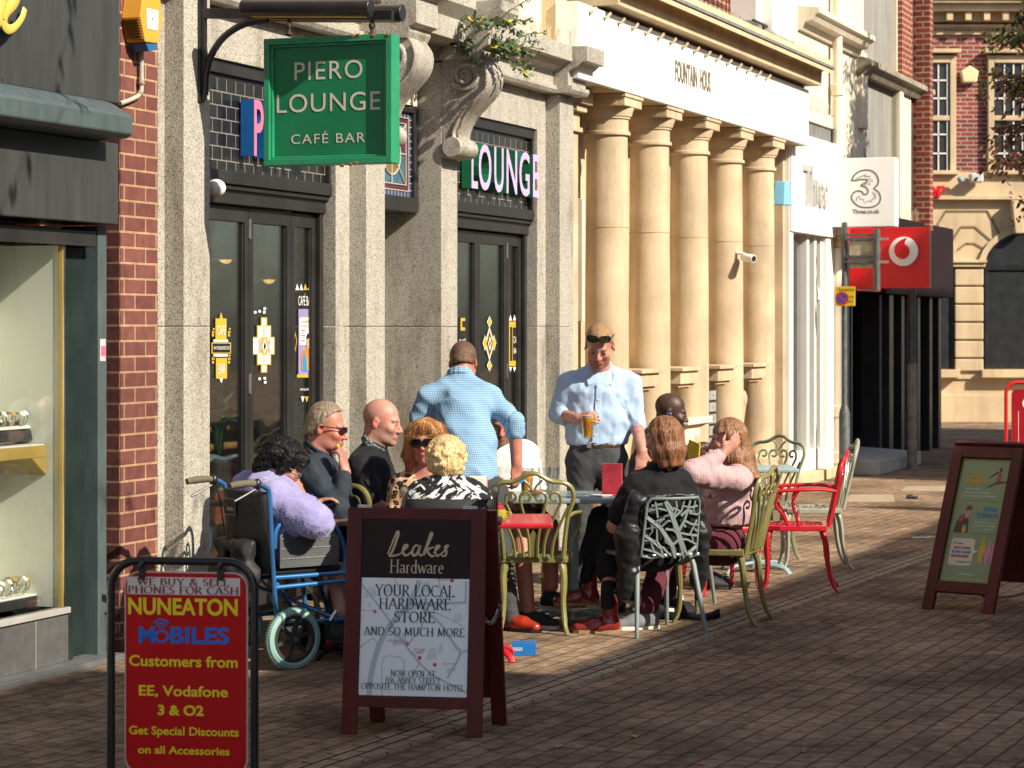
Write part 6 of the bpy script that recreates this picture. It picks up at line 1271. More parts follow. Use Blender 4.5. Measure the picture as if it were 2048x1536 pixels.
def branch_chair(label, color, loc, fwd, group='branch pattern shell chairs'):
    t = thing('branch_chair', label, 'chair', (loc[0], loc[1], 0), math.atan2(fwd[1], fwd[0])-math.pi/2, group)
    zs = .44
    def sh(u, v):                                   # u across -1..1, v up 0..1
        w = .172-.012*v; y = -.20-.075*v-.045*(1-(u*u)); 
        if v < .2: y += .10*(1-v/.2)**2
        return Vector((u*w, y, zs-.05+v*.375))
    def zu(x): return -(x-590)/172.0
    def zv(y): return (1390-y)/525.0
    br = [([(470, 1390), (525, 1260), (570, 1130), (610, 1020), (665, 885)], .034), ([(545, 1390), (600, 1230), (680, 1090), (755, 1010)], .026), ([(620, 1390), (660, 1250), (755, 1150)], .022), ([(425, 1250), (500, 1310)], .018), ([(570, 1130), (530, 1030), (500, 885)], .016), ([(530, 1040), (480, 1070), (425, 1080)], .013), ([(425, 1165), (500, 1150), (570, 1130)], .013), ([(610, 1020), (560, 960), (545, 885)], .012), ([(610, 1020), (592, 930), (602, 885)], .011), ([(505, 980), (440, 1000), (425, 990)], .010), ([(640, 960), (700, 940), (755, 960)], .011), ([(680, 1090), (640, 1035), (600, 1045)], .010), ([(690, 1080), (755, 1100)], .010), ([(600, 1230), (555, 1180), (500, 1190), (425, 1235)], .013), ([(660, 1250), (690, 1195), (700, 1080)], .011), ([(755, 1190), (690, 1190)], .010), ([(435, 1040), (485, 1150)], .010), ([(440, 930), (500, 940), (550, 925)], .010), ([(700, 1010), (722, 890)], .010), ([(440, 1340), (520, 1275)], .014), ([(640, 1320), (700, 1275), (755, 1255)], .014), ([(700, 1275), (722, 1200)], .010), ([(650, 1310), (720, 1330)], .012), ([(590, 1250), (640, 1200), (660, 1130)], .010), ([(470, 1150), (450, 1220)], .009), ([(620, 985), (660, 1000), (690, 1060)], .009), ([(575, 960), (620, 935)], .009), ([(460, 890), (470, 960), (450, 1000)], .009), ([(735, 1040), (720, 1120), (740, 1160)], .008), ([(540, 1190), (530, 1250)], .008)]
    m = MB()
    for pts, w in br:
        c = [Vector((zu(a), zv(b), 0)) for a, b in pts]; c = [c[0].lerp(c[0], 0)]+sum([[p.lerp(q, .5), q] for p, q in zip(c, c[1:])], []); k = len(c); w = w*1.02
        for i in range(k-1):
            ww = w*(1-.35*i/k); m.bar(sh(c[i].x, c[i].y), sh(c[i+1].x, c[i+1].y), ww, .009, up=(0, 1, 0), w2=w*(1-.35*(i+1)/k))
    for pts in ([(700, 1390), (690, 1330), (755, 1310)], [(480, 1390), (440, 1330)], [(560, 1160), (600, 1110), (650, 1100)], [(450, 1110), (425, 1130)], [(520, 1090), (545, 1060)], [(655, 1240), (620, 1290), (560, 1330)], [(505, 1260), (540, 1310)], [(725, 1090), (705, 1040), (660, 1020)], [(560, 1000), (520, 960), (480, 970)], [(680, 905), (740, 920)], [(615, 960), (650, 900)]):
        for i in range(len(pts)-1): m.bar(sh(zu(pts[i][0]), zv(pts[i][1])), sh(zu(pts[i+1][0]), zv(pts[i+1][1])), .012, .009, up=(0, 1, 0))
    edge = [sh(-1, v) for v in np.linspace(.05, .93, 8)]+[sh(u, 1) for u in np.linspace(-.88, .88, 9)]+[sh(1, v) for v in np.linspace(.93, .05, 8)]+[sh(u, -.02) for u in np.linspace(.9, -.9, 9)]
    m.tube(edge, .0085, 6, closed=True)
    m.build('back_shell', color, t, smooth=True)
    m = MB(); sp_ = [(-.20, -.20), (.20, -.20), (.225, 0), (.215, .16), (.16, .21), (-.16, .21), (-.215, .16), (-.225, 0)]; m.prism(sp_, lambda x, y, z: Vector((x, y, z)), zs-.008, zs+.012); m.build('seat', color, t, bevel=.006)
    for sx in (1, -1):
        for y0, y1 in ((.15, .23), (-.15, -.25)):
            m = MB(); m.tube([Vector((sx*.17, y0, zs-.012)), Vector((sx*.175, y0+(y1-y0)*.2, zs-.06)), Vector((sx*.215, y1, 0))], [.014, .0165, .0115], 10); m.build('leg', color, t, smooth=True)
    return t
branch_chair('grey shell chair with a cut out branch pattern holding the black puffer coat', MINT, (.78, 13.52), (-.40, .92))
branch_chair('grey branch pattern chair half hidden between the two seated women', MINT, (.98, 14.70), (-.25, -1))
# ================================================================ tables and what stands on them
def ptable(label, col, legc, x0, x1, y0, y1, h, th=.028, group=None, fl=1.0):
    cx, cy = (x0+x1)/2, (y0+y1)/2; t = thing('cafe_table', label, 'table', (cx, cy, 0), 0, group)
    m = MB(); m.box(x0-cx, x1-cx, y0-cy, y1-cy, h-th, h); m.build('tabletop', col, t, bevel=.008)
    m = MB(); m.lathe([(.0, .03), (.05, .03), (.04, .10), (.034, .2), (.034, h-.06), (.05, h-th-.002), (0, h-th-.002)], (0, 0, 0), 16); m.build('pedestal', legc, t, smooth=True)
    for a in range(4):
        d = Vector((math.cos(R(45+90*a)), math.sin(R(45+90*a)), 0)); m = MB(); m.tube(bez([d*.03+Vector((0, 0, .06)), d*(.20*fl)+Vector((0, 0, .05)), d*(.27*fl)+Vector((0, 0, .035)), d*(.31*fl)+Vector((0, 0, .0))], 5), [.022]*8+[.018]*8, 8, flat=.6); m.build('foot', legc, t, smooth=True)
    return t
TEALT = cp('grey_blue_table', (.20, .27, .27))
ptable('grey blue pedestal table in the middle with glasses and the red menu holder', TEALT, BLUEG, .0, .70, 13.62, 14.30, .735)
ptable('bright red cafe table behind the hardware board', RED, RED, -.47, .205, 12.08, 12.70, .722, fl=.62)
ptable('small pale blue table at the right by the columns', BLUEG, BLUEG, 1.42, 1.97, 16.6, 17.1, .73)
ptable('dark table between the two seated men at the left', MATS['bench_wood'], DARKM, -1.0, -.55, 12.35, 12.75, .71)
GLS = glassmat('clear_plastic', (.93, .94, .93), .10)
BEER = M('beer_amber', (.95, .43, .012), .08, var=.06, bump=0, spec=.7); BEER.node_tree.nodes['Principled BSDF'].inputs['Transmission Weight'].default_value = .0
FOAM = M('beer_foam', (.82, .76, .62), .9, var=.05, bump=.3, bs=200)
def beer(name, label, loc, fill, h=.15, r0=.032, r1=.044, marks=False, rot=None):
    t = thing(name, label, 'drink', loc, 0); m = MB(); m.lathe([(r0*.9, .0), (r0, .004), (r1, h), (r1-.002, h), (r0-.002, .008), (0, .008)], (0, 0, 0), 24); m.build('cup', GLS, t, smooth=True)
    if fill:
        zt = h*fill; rr = r0+(r1-r0)*fill-.003; m = MB(); m.lathe([(0, .009), (r0-.0025, .009), (rr, zt-.014 if fill > .5 else zt), (0, zt-.014 if fill > .5 else zt)], (0, 0, 0), 24); m.build('beer', BEER, t, smooth=True)
        if fill > .5: m = MB(); m.lathe([(0, zt-.0135), (rr, zt-.0135), (rr+.0005, zt), (0, zt+.002)], (0, 0, 0), 24); m.build('foam', FOAM, t, smooth=True)
    if marks:
        def cyl(a, z, l=.0012): r = r0+(r1-r0)*z/h+l; return Vector((r*math.sin(a), -r*math.cos(a), z))
        m = MB(); vs, fs = text2d('BRIXTON', .02, 0.0); xs = [v.x for v in vs]; w = max(xs)-min(xs)
        m.add([cyl(-.45+v.y*.34, h*.78-(v.x-min(xs))/w*h*.58) for v in vs], fs); m.build('cup_lettering', M('cup_print_dark', (.10, .05, .03), .5, bump=0), t)
        m = MB()
        for (a, z, s_) in ((.3, .08, .012), (.55, .10, .008), (.2, .045, .007), (.5, .06, .009)): m.add([cyl(a-s_*12, z), cyl(a, z-s_), cyl(a+s_*12, z+s_*.3), cyl(a+s_*4, z+s_)], [(0, 1, 2, 3)])
        m.build('cup_print', M('cup_print_red', (.55, .04, .03), .5, bump=0), t)
    return t
zt1 = .736
beer('beer_glass', 'tall amber beer glass on the table by the hand with the blue card', (.085, 14.02, zt1), .9)
beer('plastic_cup', 'stacked clear plastic cups with a little beer left behind the olive chair', (.19, 14.1, zt1), .12)
beer('plastic_cup', 'second clear plastic cup just right of the stacked cups', (.235, 14.05, zt1), .1)
beer('plastic_cup', 'clear glass behind the red menu holder', (.60, 14.2, zt1), 0, .11)
beer('plastic_cup', 'clear glass held by the standing man beside the brown haired woman', (.715, 14.16, zt1), 0, .10)
t = thing('menu_holder', 'red painted wooden menu holder standing on the grey blue table', 'menu holder', (.575, 13.86, zt1), R(-12))
REDW = M('red_wood', (.40, .03, .045), .5, var=.4, vs=9, bump=.2)
m = MB(); m.box(-.062, .062, -.04, .04, 0, .012); m.build('base', REDW, t, bevel=.002)
m = MB(); m.box(-.058, .058, -.012, .012, .0125, .185); m.build('back_board', REDW, t, bevel=.003)
t = thing('folded_paper', 'few flat papers beside the red menu holder', 'papers', (.50, 13.80, zt1), R(8))
for k in range(3): m = MB(); m.box(-.08+.02*k, .05+.01*k, -.04, .05, .001+.003*k, .003+.003*k); m.build('sheet', [PRINTW, BLUEG, PRINTW][k], t)
t = thing('bowl', 'small pink patterned bowl on the grey blue table behind the olive chair', 'bowl', (.135, 13.86, zt1)); m = MB(); m.lathe([(.02, 0), (.03, .004), (.05, .035), (.047, .035), (.028, .008), (0, .007)], (0, 0, 0), 20); m.build('dish', M('pink_dish', (.6, .28, .24), .5, var=.3, vs=60), t, smooth=True)
# pot with red lid on the red table
t = thing('green_pot', 'small green lidded pot with a red lid on the red table', 'pot', (-.065, 12.22, .723))
m = MB(); m.lathe([(0, 0), (.028, 0), (.038, .012), (.041, .035), (.036, .055), (.028, .06), (0, .06)], (0, 0, 0), 24); m.build('body', M('pot_green', (.30, .30, .03), .25, coat=.4, bump=0), t, smooth=True)
m = MB(); m.lathe([(0, .061), (.030, .061), (.030, .066), (.016, .075), (.007, .079), (.009, .090), (0, .093)], (0, 0, 0), 20); m.build('lid', M('lid_red', (.55, .02, .02), .25, coat=.4, bump=0), t, smooth=True)
m = MB(); m.tube(bez([(.036, -.01, .045), (.055, -.012, .04), (.055, -.012, .018), (.038, -.01, .014)], 4), .005, 6); m.build('handle', MATS['pot_green'], t, smooth=True)
t = thing('menu_card', 'upright white menu card with green foot on the red table', 'menu', (-.17, 12.42, .723), R(6))
m = MB(); m.box(-.045, .045, -.002, .002, 0, .215); cd = m.build('card', PRINTW, t)
m = MB()
for k in range(17): w_ = random.Random(k).uniform(.02, .035); flat(m, [(-w_, .06+k*.0085), (w_, .06+k*.0085), (w_, .062+k*.0085), (-w_, .062+k*.0085)], (0, -.002, 0), XA, ZA, .0008, 0)
flat(m, [(-.045, 0), (.045, 0), (.045, .03), (-.045, .045)], (0, -.002, 0), XA, ZA, .0008, 1)
flat(m, [(.040, .03), (.045, .03), (.045, .215), (.040, .215)], (0, -.002, 0), XA, ZA, .0009, 2)
m.build('print', [M('grey_text', (.35, .35, .33), .6, bump=0), M('menu_green', (.05, .35, .12), .5, bump=0), M('menu_pink', (.6, .3, .3), .5, bump=0)], t, cd) if False else m.build('print', [M('grey_text', (.35, .35, .33), .6, bump=0), M('menu_green', (.05, .35, .12), .5, bump=0), M('menu_pink', (.6, .3, .3), .5, bump=0)], cd)
t = thing('yellow_menu', 'yellow menu stand leaning on a table behind the brown haired woman', 'menu', P(1385, 905, 15.2)-Vector((0, 0, .12)), R(-50)); m = MB(); m.box(-.05, .05, -.006, .006, 0, .20); t.rotation_euler = (R(8), R(14), R(-50)); m.build('card', M('menu_yellow', (.62, .42, .02), .5, bump=0), t, bevel=.002)
# things on the ground
t = thing('blue_box', 'bright blue cardboard box on the paving beside the hardware board', 'box', G(1048, 1312)); m = MB(); m.box(-.062, .062, 0, .09, 0, .068); m.build('carton', M('box_blue', (.01, .15, .46), .5, var=.06), t, bevel=.002)
m = MB(); put_text(m, 'EGGS', Vector((-.035, 0, .028)), XA, ZA, .016, 0, lift=.001, bold=.02); m.build('box_lettering', PRINTW, t)
def sdfbag(): pass
# ================================================================ sculpting with distance fields
def A3(v): return np.array((v[0], v[1], v[2]), dtype=np.float64)
class SD:
    def __init__(s): s.p = []; s.lo = np.full(3, 1e9); s.hi = -s.lo; s.disp = None
    def _b(s, *ps):
        for q, r in ps: s.lo = np.minimum(s.lo, q-r); s.hi = np.maximum(s.hi, q+r)
    def cap(s, a, b, ra, rb, k=.02, op='u', lat=None, sc=1.0):
        a, b = A3(a), A3(b)
        if lat is not None: L = A3(Vector(lat).normalized())
        def fn(P):
            q = P-a; ba = b-a
            if lat is not None:
                q = q-np.outer(q@L, L)*(1-1/sc); ba = ba-L*(ba@L)*(1-1/sc)
            t = np.clip(q@ba/(ba@ba+1e-9), 0, 1); return np.linalg.norm(q-t[:, None]*ba, axis=1)-(ra+(rb-ra)*t)
        s.p.append((op, k, fn)); m = max(sc, 1)
        if op == 'u': s._b((a, ra*m), (b, rb*m))
        return s
    def ell(s, c, r, k=.02, op='u', ax=None):
        c = A3(c); r = np.array(r); Rm = np.array(ax) if ax is not None else np.eye(3)   # rows = local axes
        def fn(P):
            q = (P-c)@Rm.T; k0 = np.linalg.norm(q/r, axis=1); k1 = np.linalg.norm(q/(r*r), axis=1); return k0*(k0-1)/np.maximum(k1, 1e-6)
        s.p.append((op, k, fn))
        if op == 'u': s._b((c, r.max()))
        return s
    def fun(s, fn, k=0, op='i'): s.p.append((op, k, fn)); return s
    def ev(s, P):
        d = np.full(len(P), 1e3)
        for op, k, fn in s.p:
            e = fn(P)
            if op == 'u':
                if k > 0:
                    h = np.maximum(k-np.abs(d-e), 0)/k; d = np.minimum(d, e)-h*h*k*.25
                else: d = np.minimum(d, e)
            elif op == 's':
                if k > 0:
                    h = np.maximum(k-np.abs(d+e), 0)/k; d = np.maximum(d, -e)+h*h*k*.25
                else: d = np.maximum(d, -e)
            else: d = np.maximum(d, e)
        if s.disp: d = d+s.disp(P)
        return d
    def mesh(s, vox):
        lo = s.lo-vox*3-.015; hi = s.hi+vox*3+.015; B = 8; nb = np.ceil((hi-lo)/(vox*B)).astype(int); n = nb*B
        D = np.empty(tuple(n), np.float32)
        gi = np.stack(np.meshgrid(*[np.arange(k) for k in nb], indexing='ij'), -1).reshape(-1, 3)
        dc = s.ev(lo+(gi*B+(B-1)/2)*vox)
        D.reshape(nb[0], B, nb[1], B, nb[2], B)[:] = dc.reshape(nb[0], 1, nb[1], 1, nb[2], 1)
        act = gi[np.abs(dc) < vox*B*.87*1.35+.012]
        off = np.stack(np.meshgrid(*[np.arange(B)]*3, indexing='ij'), -1).reshape(-1, 3)
        for c0 in range(0, len(act), 400):
            ii = (act[c0:c0+400, None]*B+off[None]).reshape(-1, 3); D[ii[:, 0], ii[:, 1], ii[:, 2]] = s.ev(lo+ii*vox)
        ins = D < 0
        c8 = [ins[i:n[0]-1+i, j:n[1]-1+j, k:n[2]-1+k] for i in (0, 1) for j in (0, 1) for k in (0, 1)]
        cnt = sum(c.astype(np.int8) for c in c8); mask = (cnt > 0) & (cnt < 8)
        cell = np.argwhere(mask); idx = np.full(mask.shape, -1, np.int32); idx[mask] = np.arange(len(cell))
        acc = np.zeros((len(cell), 3)); num = np.zeros(len(cell))
        cor = [np.array((i, j, k)) for i in (0, 1) for j in (0, 1) for k in (0, 1)]
        val = [D[tuple((cell+c).T)] for c in cor]
        for a in range(8):
            for b in range(a+1, 8):
                if np.abs(cor[a]-cor[b]).sum() != 1: continue
                m = (val[a] < 0) != (val[b] < 0); t = val[a][m]/(val[a][m]-val[b][m]); acc[m] += cor[a]+t[:, None]*(cor[b]-cor[a]); num[m] += 1
        V = lo+(cell+acc/np.maximum(num, 1)[:, None])*vox
        F = []
        for ax in range(3):
            o1, o2 = [(1, 2), (2, 0), (0, 1)][ax]
            sl0 = [slice(None)]*3; sl1 = [slice(None)]*3; sl0[ax] = slice(0, -1); sl1[ax] = slice(1, None)
            s0, s1 = ins[tuple(sl0)], ins[tuple(sl1)]; e = np.argwhere(s0 != s1)
            e = e[(e[:, o1] > 0) & (e[:, o2] > 0) & (e[:, o1] < n[o1]-1) & (e[:, o2] < n[o2]-1)]
            d1 = np.zeros(3, int); d1[o1] = 1; d2 = np.zeros(3, int); d2[o2] = 1
            q = np.stack([idx[tuple((e-d1-d2).T)], idx[tuple((e-d2).T)], idx[tuple(e.T)], idx[tuple((e-d1).T)]], 1)
            fl = ~s0[tuple(e.T)]; q[fl] = q[fl][:, ::-1]; F.append(q)
        F = np.concatenate(F); return V, F[(F >= 0).all(1)]
def folds(amp, wl, seed, d0=(0, 0, 1), rough=.5):
    """irregular crease lines: ridges of a random sum of waves"""
    rs = np.random.RandomState(seed); sets = []
    for w0, a0 in ((wl*2.2, .6), (wl*1.1, .4)):
        ks = []
        for i in range(6):
            v = rs.normal(size=3)*.8+np.array(d0)*rs.normal()*.9; v /= np.linalg.norm(v); ks.append((v*2*np.pi/(w0*rs.uniform(.6, 1.8)), rs.uniform(0, 6.28)))
        sets.append((ks, a0, [(rs.normal(size=3)*2*np.pi/(w0*2.5), rs.uniform(0, 6.28)) for _ in range(2)]))
    def fn(P):
        o = 0
        for ks, a0, ws in sets:
            wp = sum(np.sin(P@w+p) for w, p in ws)*.9; n = sum(np.sin(P@k+p+wp) for k, p in ks)/2.4; o = o+a0*(np.sqrt(n*n+.02)-.45)
        return amp*o
    return fn
def sdmesh(sd, vox, name, mats, parent=None, org=None, color=None, smooth=True, label=None):
    V, Fc = sd.mesh(vox); o = A3(org) if org is not None else np.zeros(3)
    me = bpy.data.meshes.new(name); me.vertices.add(len(V)); me.vertices.foreach_set('co', (V-o).astype(np.float32).ravel())
    me.loops.add(len(Fc)*4); me.loops.foreach_set('vertex_index', Fc.astype(np.int32).ravel()); me.polygons.add(len(Fc)); me.polygons.foreach_set('loop_start', np.arange(0, len(Fc)*4, 4, dtype=np.int32))
    if not isinstance(mats, (list, tuple)): mats = [mats]
    for q in mats: me.materials.append(q)
    me.update(calc_edges=True); me.polygons.foreach_set('use_smooth', [smooth]*len(Fc))
    if color is not None:
        c = color(V); at = me.color_attributes.new('Col', 'FLOAT_COLOR', 'POINT'); at.data.foreach_set('color', np.concatenate([c, np.ones((len(c), 1))], 1).astype(np.float32).ravel())
    ob = bpy.data.objects.new(name, me); COL.objects.link(ob)
    if parent: ob.parent = parent
    elif org is not None: ob.location = org
    if label: ob['label'] = label
    return ob
SKINM = colmat('skin', .5, .12, 160, .0, .45)
# ---------------------------------------------------------------- cloth
def wovenmat(name, build, rough=.8, bump=.3, bs=300, sheen=.02):
    m, N, L, b = newmat(name); MATS[name] = m
    col = build(N, L); L.new(col, b.inputs['Base Color'])
    tc = coords(N, L); n2 = N.new('ShaderNodeTexNoise'); n2.inputs['Scale'].default_value = bs; L.new(tc.outputs[0], n2.inputs['Vector'])
    n3 = N.new('ShaderNodeTexNoise'); n3.inputs['Scale'].default_value = 16; n3.inputs['Detail'].default_value = 4; n3.inputs['Distortion'].default_value = .8; L.new(tc.outputs[0], n3.inputs['Vector'])
    ad = N.new('ShaderNodeMath'); ad.operation = 'MULTIPLY_ADD'; ad.inputs[1].default_value = .15; L.new(n2.outputs[0], ad.inputs[0]); L.new(n3.outputs[0], ad.inputs[2])
    bp = N.new('ShaderNodeBump'); bp.inputs['Strength'].default_value = bump; bp.inputs['Distance'].default_value = .02; L.new(ad.outputs[0], bp.inputs['Height']); L.new(bp.outputs[0], b.inputs['Normal'])
    b.inputs['Roughness'].default_value = rough; b.inputs['Sheen Weight'].default_value = sheen; b.inputs['Specular IOR Level'].default_value = .25
    return m
def plain(c, v=.08):
    def f(N, L):
        tc = coords(N, L); n = N.new('ShaderNodeTexNoise'); n.inputs['Scale'].default_value = 9; n.inputs['Detail'].default_value = 5; L.new(tc.outputs[0], n.inputs['Vector'])
        c_ = Vector(c); r = ramp(N, [(.3, c_*(1-v)), (.7, c_*(1+v))]); L.new(n.outputs[0], r.inputs[0]); return r.outputs[0]
    return f
def checks(c1, c2, c3, scale):
    def f(N, L):
        tc = coords(N, L); sp = N.new('ShaderNodeSeparateXYZ'); L.new(tc.outputs[0], sp.inputs[0]); outs = []
        xx = N.new('ShaderNodeMath'); xx.operation = 'MULTIPLY_ADD'; xx.inputs[1].default_value = .6; L.new(sp.outputs[1], xx.inputs[0]); L.new(sp.outputs[0], xx.inputs[2])
        for so in (xx.outputs[0], sp.outputs[2]):
            m1 = N.new('ShaderNodeMath'); m1.operation = 'MULTIPLY'; m1.inputs[1].default_value = scale; L.new(so, m1.inputs[0])
            m2 = N.new('ShaderNodeMath'); m2.operation = 'FRACT'; L.new(m1.outputs[0], m2.inputs[0])
            m3 = N.new('ShaderNodeMath'); m3.operation = 'GREATER_THAN'; m3.inputs[1].default_value = .5; L.new(m2.outputs[0], m3.inputs[0]); outs.append(m3.outputs[0])
        ad = N.new('ShaderNodeMath'); ad.operation = 'ADD'; L.new(outs[0], ad.inputs[0]); L.new(outs[1], ad.inputs[1])
        dv_ = N.new('ShaderNodeMath'); dv_.operation = 'MULTIPLY'; dv_.inputs[1].default_value = .5; L.new(ad.outputs[0], dv_.inputs[0])
        r = ramp(N, [(0, c1), (.5, c2), (1, c3)]); L.new(dv_.outputs[0], r.inputs[0]); return r.outputs[0]
    return f
def leopard(N, L):
    tc = coords(N, L); nz = N.new('ShaderNodeTexNoise'); nz.inputs['Scale'].default_value = 14; L.new(tc.outputs[0], nz.inputs['Vector'])
    mx = N.new('ShaderNodeMix'); mx.data_type = 'RGBA'; mx.inputs[0].default_value = .06; L.new(tc.outputs[0], mx.inputs[6]); L.new(nz.outputs['Color'], mx.inputs[7])
    v = N.new('ShaderNodeTexVoronoi'); v.inputs['Scale'].default_value = 30; L.new(mx.outputs[2], v.inputs['Vector'])
    r = ramp(N, [(0, (.16, .07, .03)), (.20, (.20, .09, .035)), (.27, (.012, .009, .008)), (.43, (.012, .009, .008)), (.50, (.62, .38, .22)), (1, (.72, .50, .33))]); L.new(v.outputs['Distance'], r.inputs[0]); return r.outputs[0]
def brushmarks(N, L):
    def strokes(rot, seed):
        tc = coords(N, L, (1, 1, 1), (0, R(rot), 0)); mp = N.new('ShaderNodeMapping'); mp.inputs['Scale'].default_value = (17, 10, 52); mp.inputs['Location'].default_value = (seed, seed*2, seed*3); L.new(tc.outputs[0], mp.inputs['Vector'])
        n = N.new('ShaderNodeTexNoise'); n.inputs['Scale'].default_value = 1; n.inputs['Detail'].default_value = 2; L.new(mp.outputs[0], n.inputs['Vector'])
        r = ramp(N, [(.50, (0, 0, 0)), (.56, (1, 1, 1))]); L.new(n.outputs[0], r.inputs[0]); return r.outputs[0]
    a, b = strokes(40, 3), strokes(-38, 9); tc = coords(N, L); v = N.new('ShaderNodeTexVoronoi'); v.inputs['Scale'].default_value = 13; L.new(tc.outputs[0], v.inputs['Vector']); sp = N.new('ShaderNodeSeparateColor'); L.new(v.outputs['Color'], sp.inputs[0])
    g_ = N.new('ShaderNodeMath'); g_.operation = 'GREATER_THAN'; g_.inputs[1].default_value = .5; L.new(sp.outputs[0], g_.inputs[0])
    mx = N.new('ShaderNodeMix'); mx.data_type = 'RGBA'; L.new(g_.outputs[0], mx.inputs[0]); L.new(a, mx.inputs[6]); L.new(b, mx.inputs[7])
    r2 = ramp(N, [(0, (.014, .014, .016)), (1, (.74, .74, .72))]); L.new(mx.outputs[2], r2.inputs[0]); return r2.outputs[0]
CLOTH = dict(
 blueshirt=wovenmat('pale_blue_cotton', plain((.40, .535, .71), .03), .8, .14),
 gingham=wovenmat('blue_gingham', checks((.33, .46, .59), (.20, .35, .51), (.10, .235, .40), 80), .85, .14),
 white=wovenmat('white_cotton', plain((.80, .79, .76), .03), .8, .3),
 blackpolo=wovenmat('black_polo', plain((.011, .0105, .012), .2), .8, .3),
 navy=wovenmat('navy_jacket', plain((.021, .031, .042), .2), .75, .45),
 lilac=wovenmat('lilac_fleece', plain((.30, .275, .52), .10), .95, .5, 130, .6),
 leopard=wovenmat('leopard_print', leopard, .8, .25),
 brush=wovenmat('brush_mark_print', brushmarks, .8, .3),
 brown=wovenmat('brown_hoodie', plain((.060, .042, .034), .2), .9, .4),
 blacktee=wovenmat('black_cotton', plain((.010, .010, .011), .25), .85, .4),
 charcoal=wovenmat('charcoal_trouser', plain((.050, .052, .054), .12), .8, .35),
 denim=wovenmat('grey_denim', plain((.075, .095, .12), .2), .85, .4),
 black=wovenmat('black_trouser', plain((.014, .014, .015), .2), .85, .35),
 mauve=wovenmat('mauve_skirt', plain((.22, .12, .17), .15), .85, .35),
 purple=wovenmat('purple_skirt', plain((.05, .025, .08), .2), .85, .35),
 plaid=wovenmat('plaid_collar', checks((.10, .16, .15), (.04, .08, .09), (.30, .33, .32), 60), .85, .3))
def rib(c, horiz, n=140):
    def f(N, L):
        tc = coords(N, L); w = N.new('ShaderNodeTexWave'); w.wave_type = 'BANDS'; w.bands_direction = 'Z' if horiz else 'X'; w.inputs['Scale'].default_value = n/6.28*2; w.inputs['Distortion'].default_value = .6; L.new(tc.outputs[0], w.inputs['Vector'])
        c_ = Vector(c); r = ramp(N, [(.1, c_*.86), (.6, c_*1.03)]); L.new(w.outputs['Fac'], r.inputs[0]); return r.outputs[0]
    return f
CLOTH['pinkrib'] = wovenmat('pink_rib_knit', rib((.52, .34, .35), False, 60), .9, .35)
CLOTH['maroon'] = wovenmat('maroon_corduroy', rib((.105, .022, .036), False, 110), .9, .4)
def hairmat(name, c0, c1, ns=90):
    m, N, L, b = newmat(name); MATS[name] = m
    tc = coords(N, L, (1, 1, .10)); n = N.new('ShaderNodeTexNoise'); n.inputs['Scale'].default_value = ns; n.inputs['Detail'].default_value = 5; n.inputs['Distortion'].default_value = .6; L.new(tc.outputs[0], n.inputs['Vector'])
    r = ramp(N, [(.3, c0), (.68, c1)]); L.new(n.outputs[0], r.inputs[0]); L.new(r.outputs[0], b.inputs['Base Color'])
    bp = N.new('ShaderNodeBump'); bp.inputs['Strength'].default_value = .9; bp.inputs['Distance'].default_value = .008; L.new(n.outputs[0], bp.inputs['Height']); L.new(bp.outputs[0], b.inputs['Normal'])
    b.inputs['Roughness'].default_value = .42; b.inputs['Specular IOR Level'].default_value = .15 if name == 'black_hair' else .45; return m
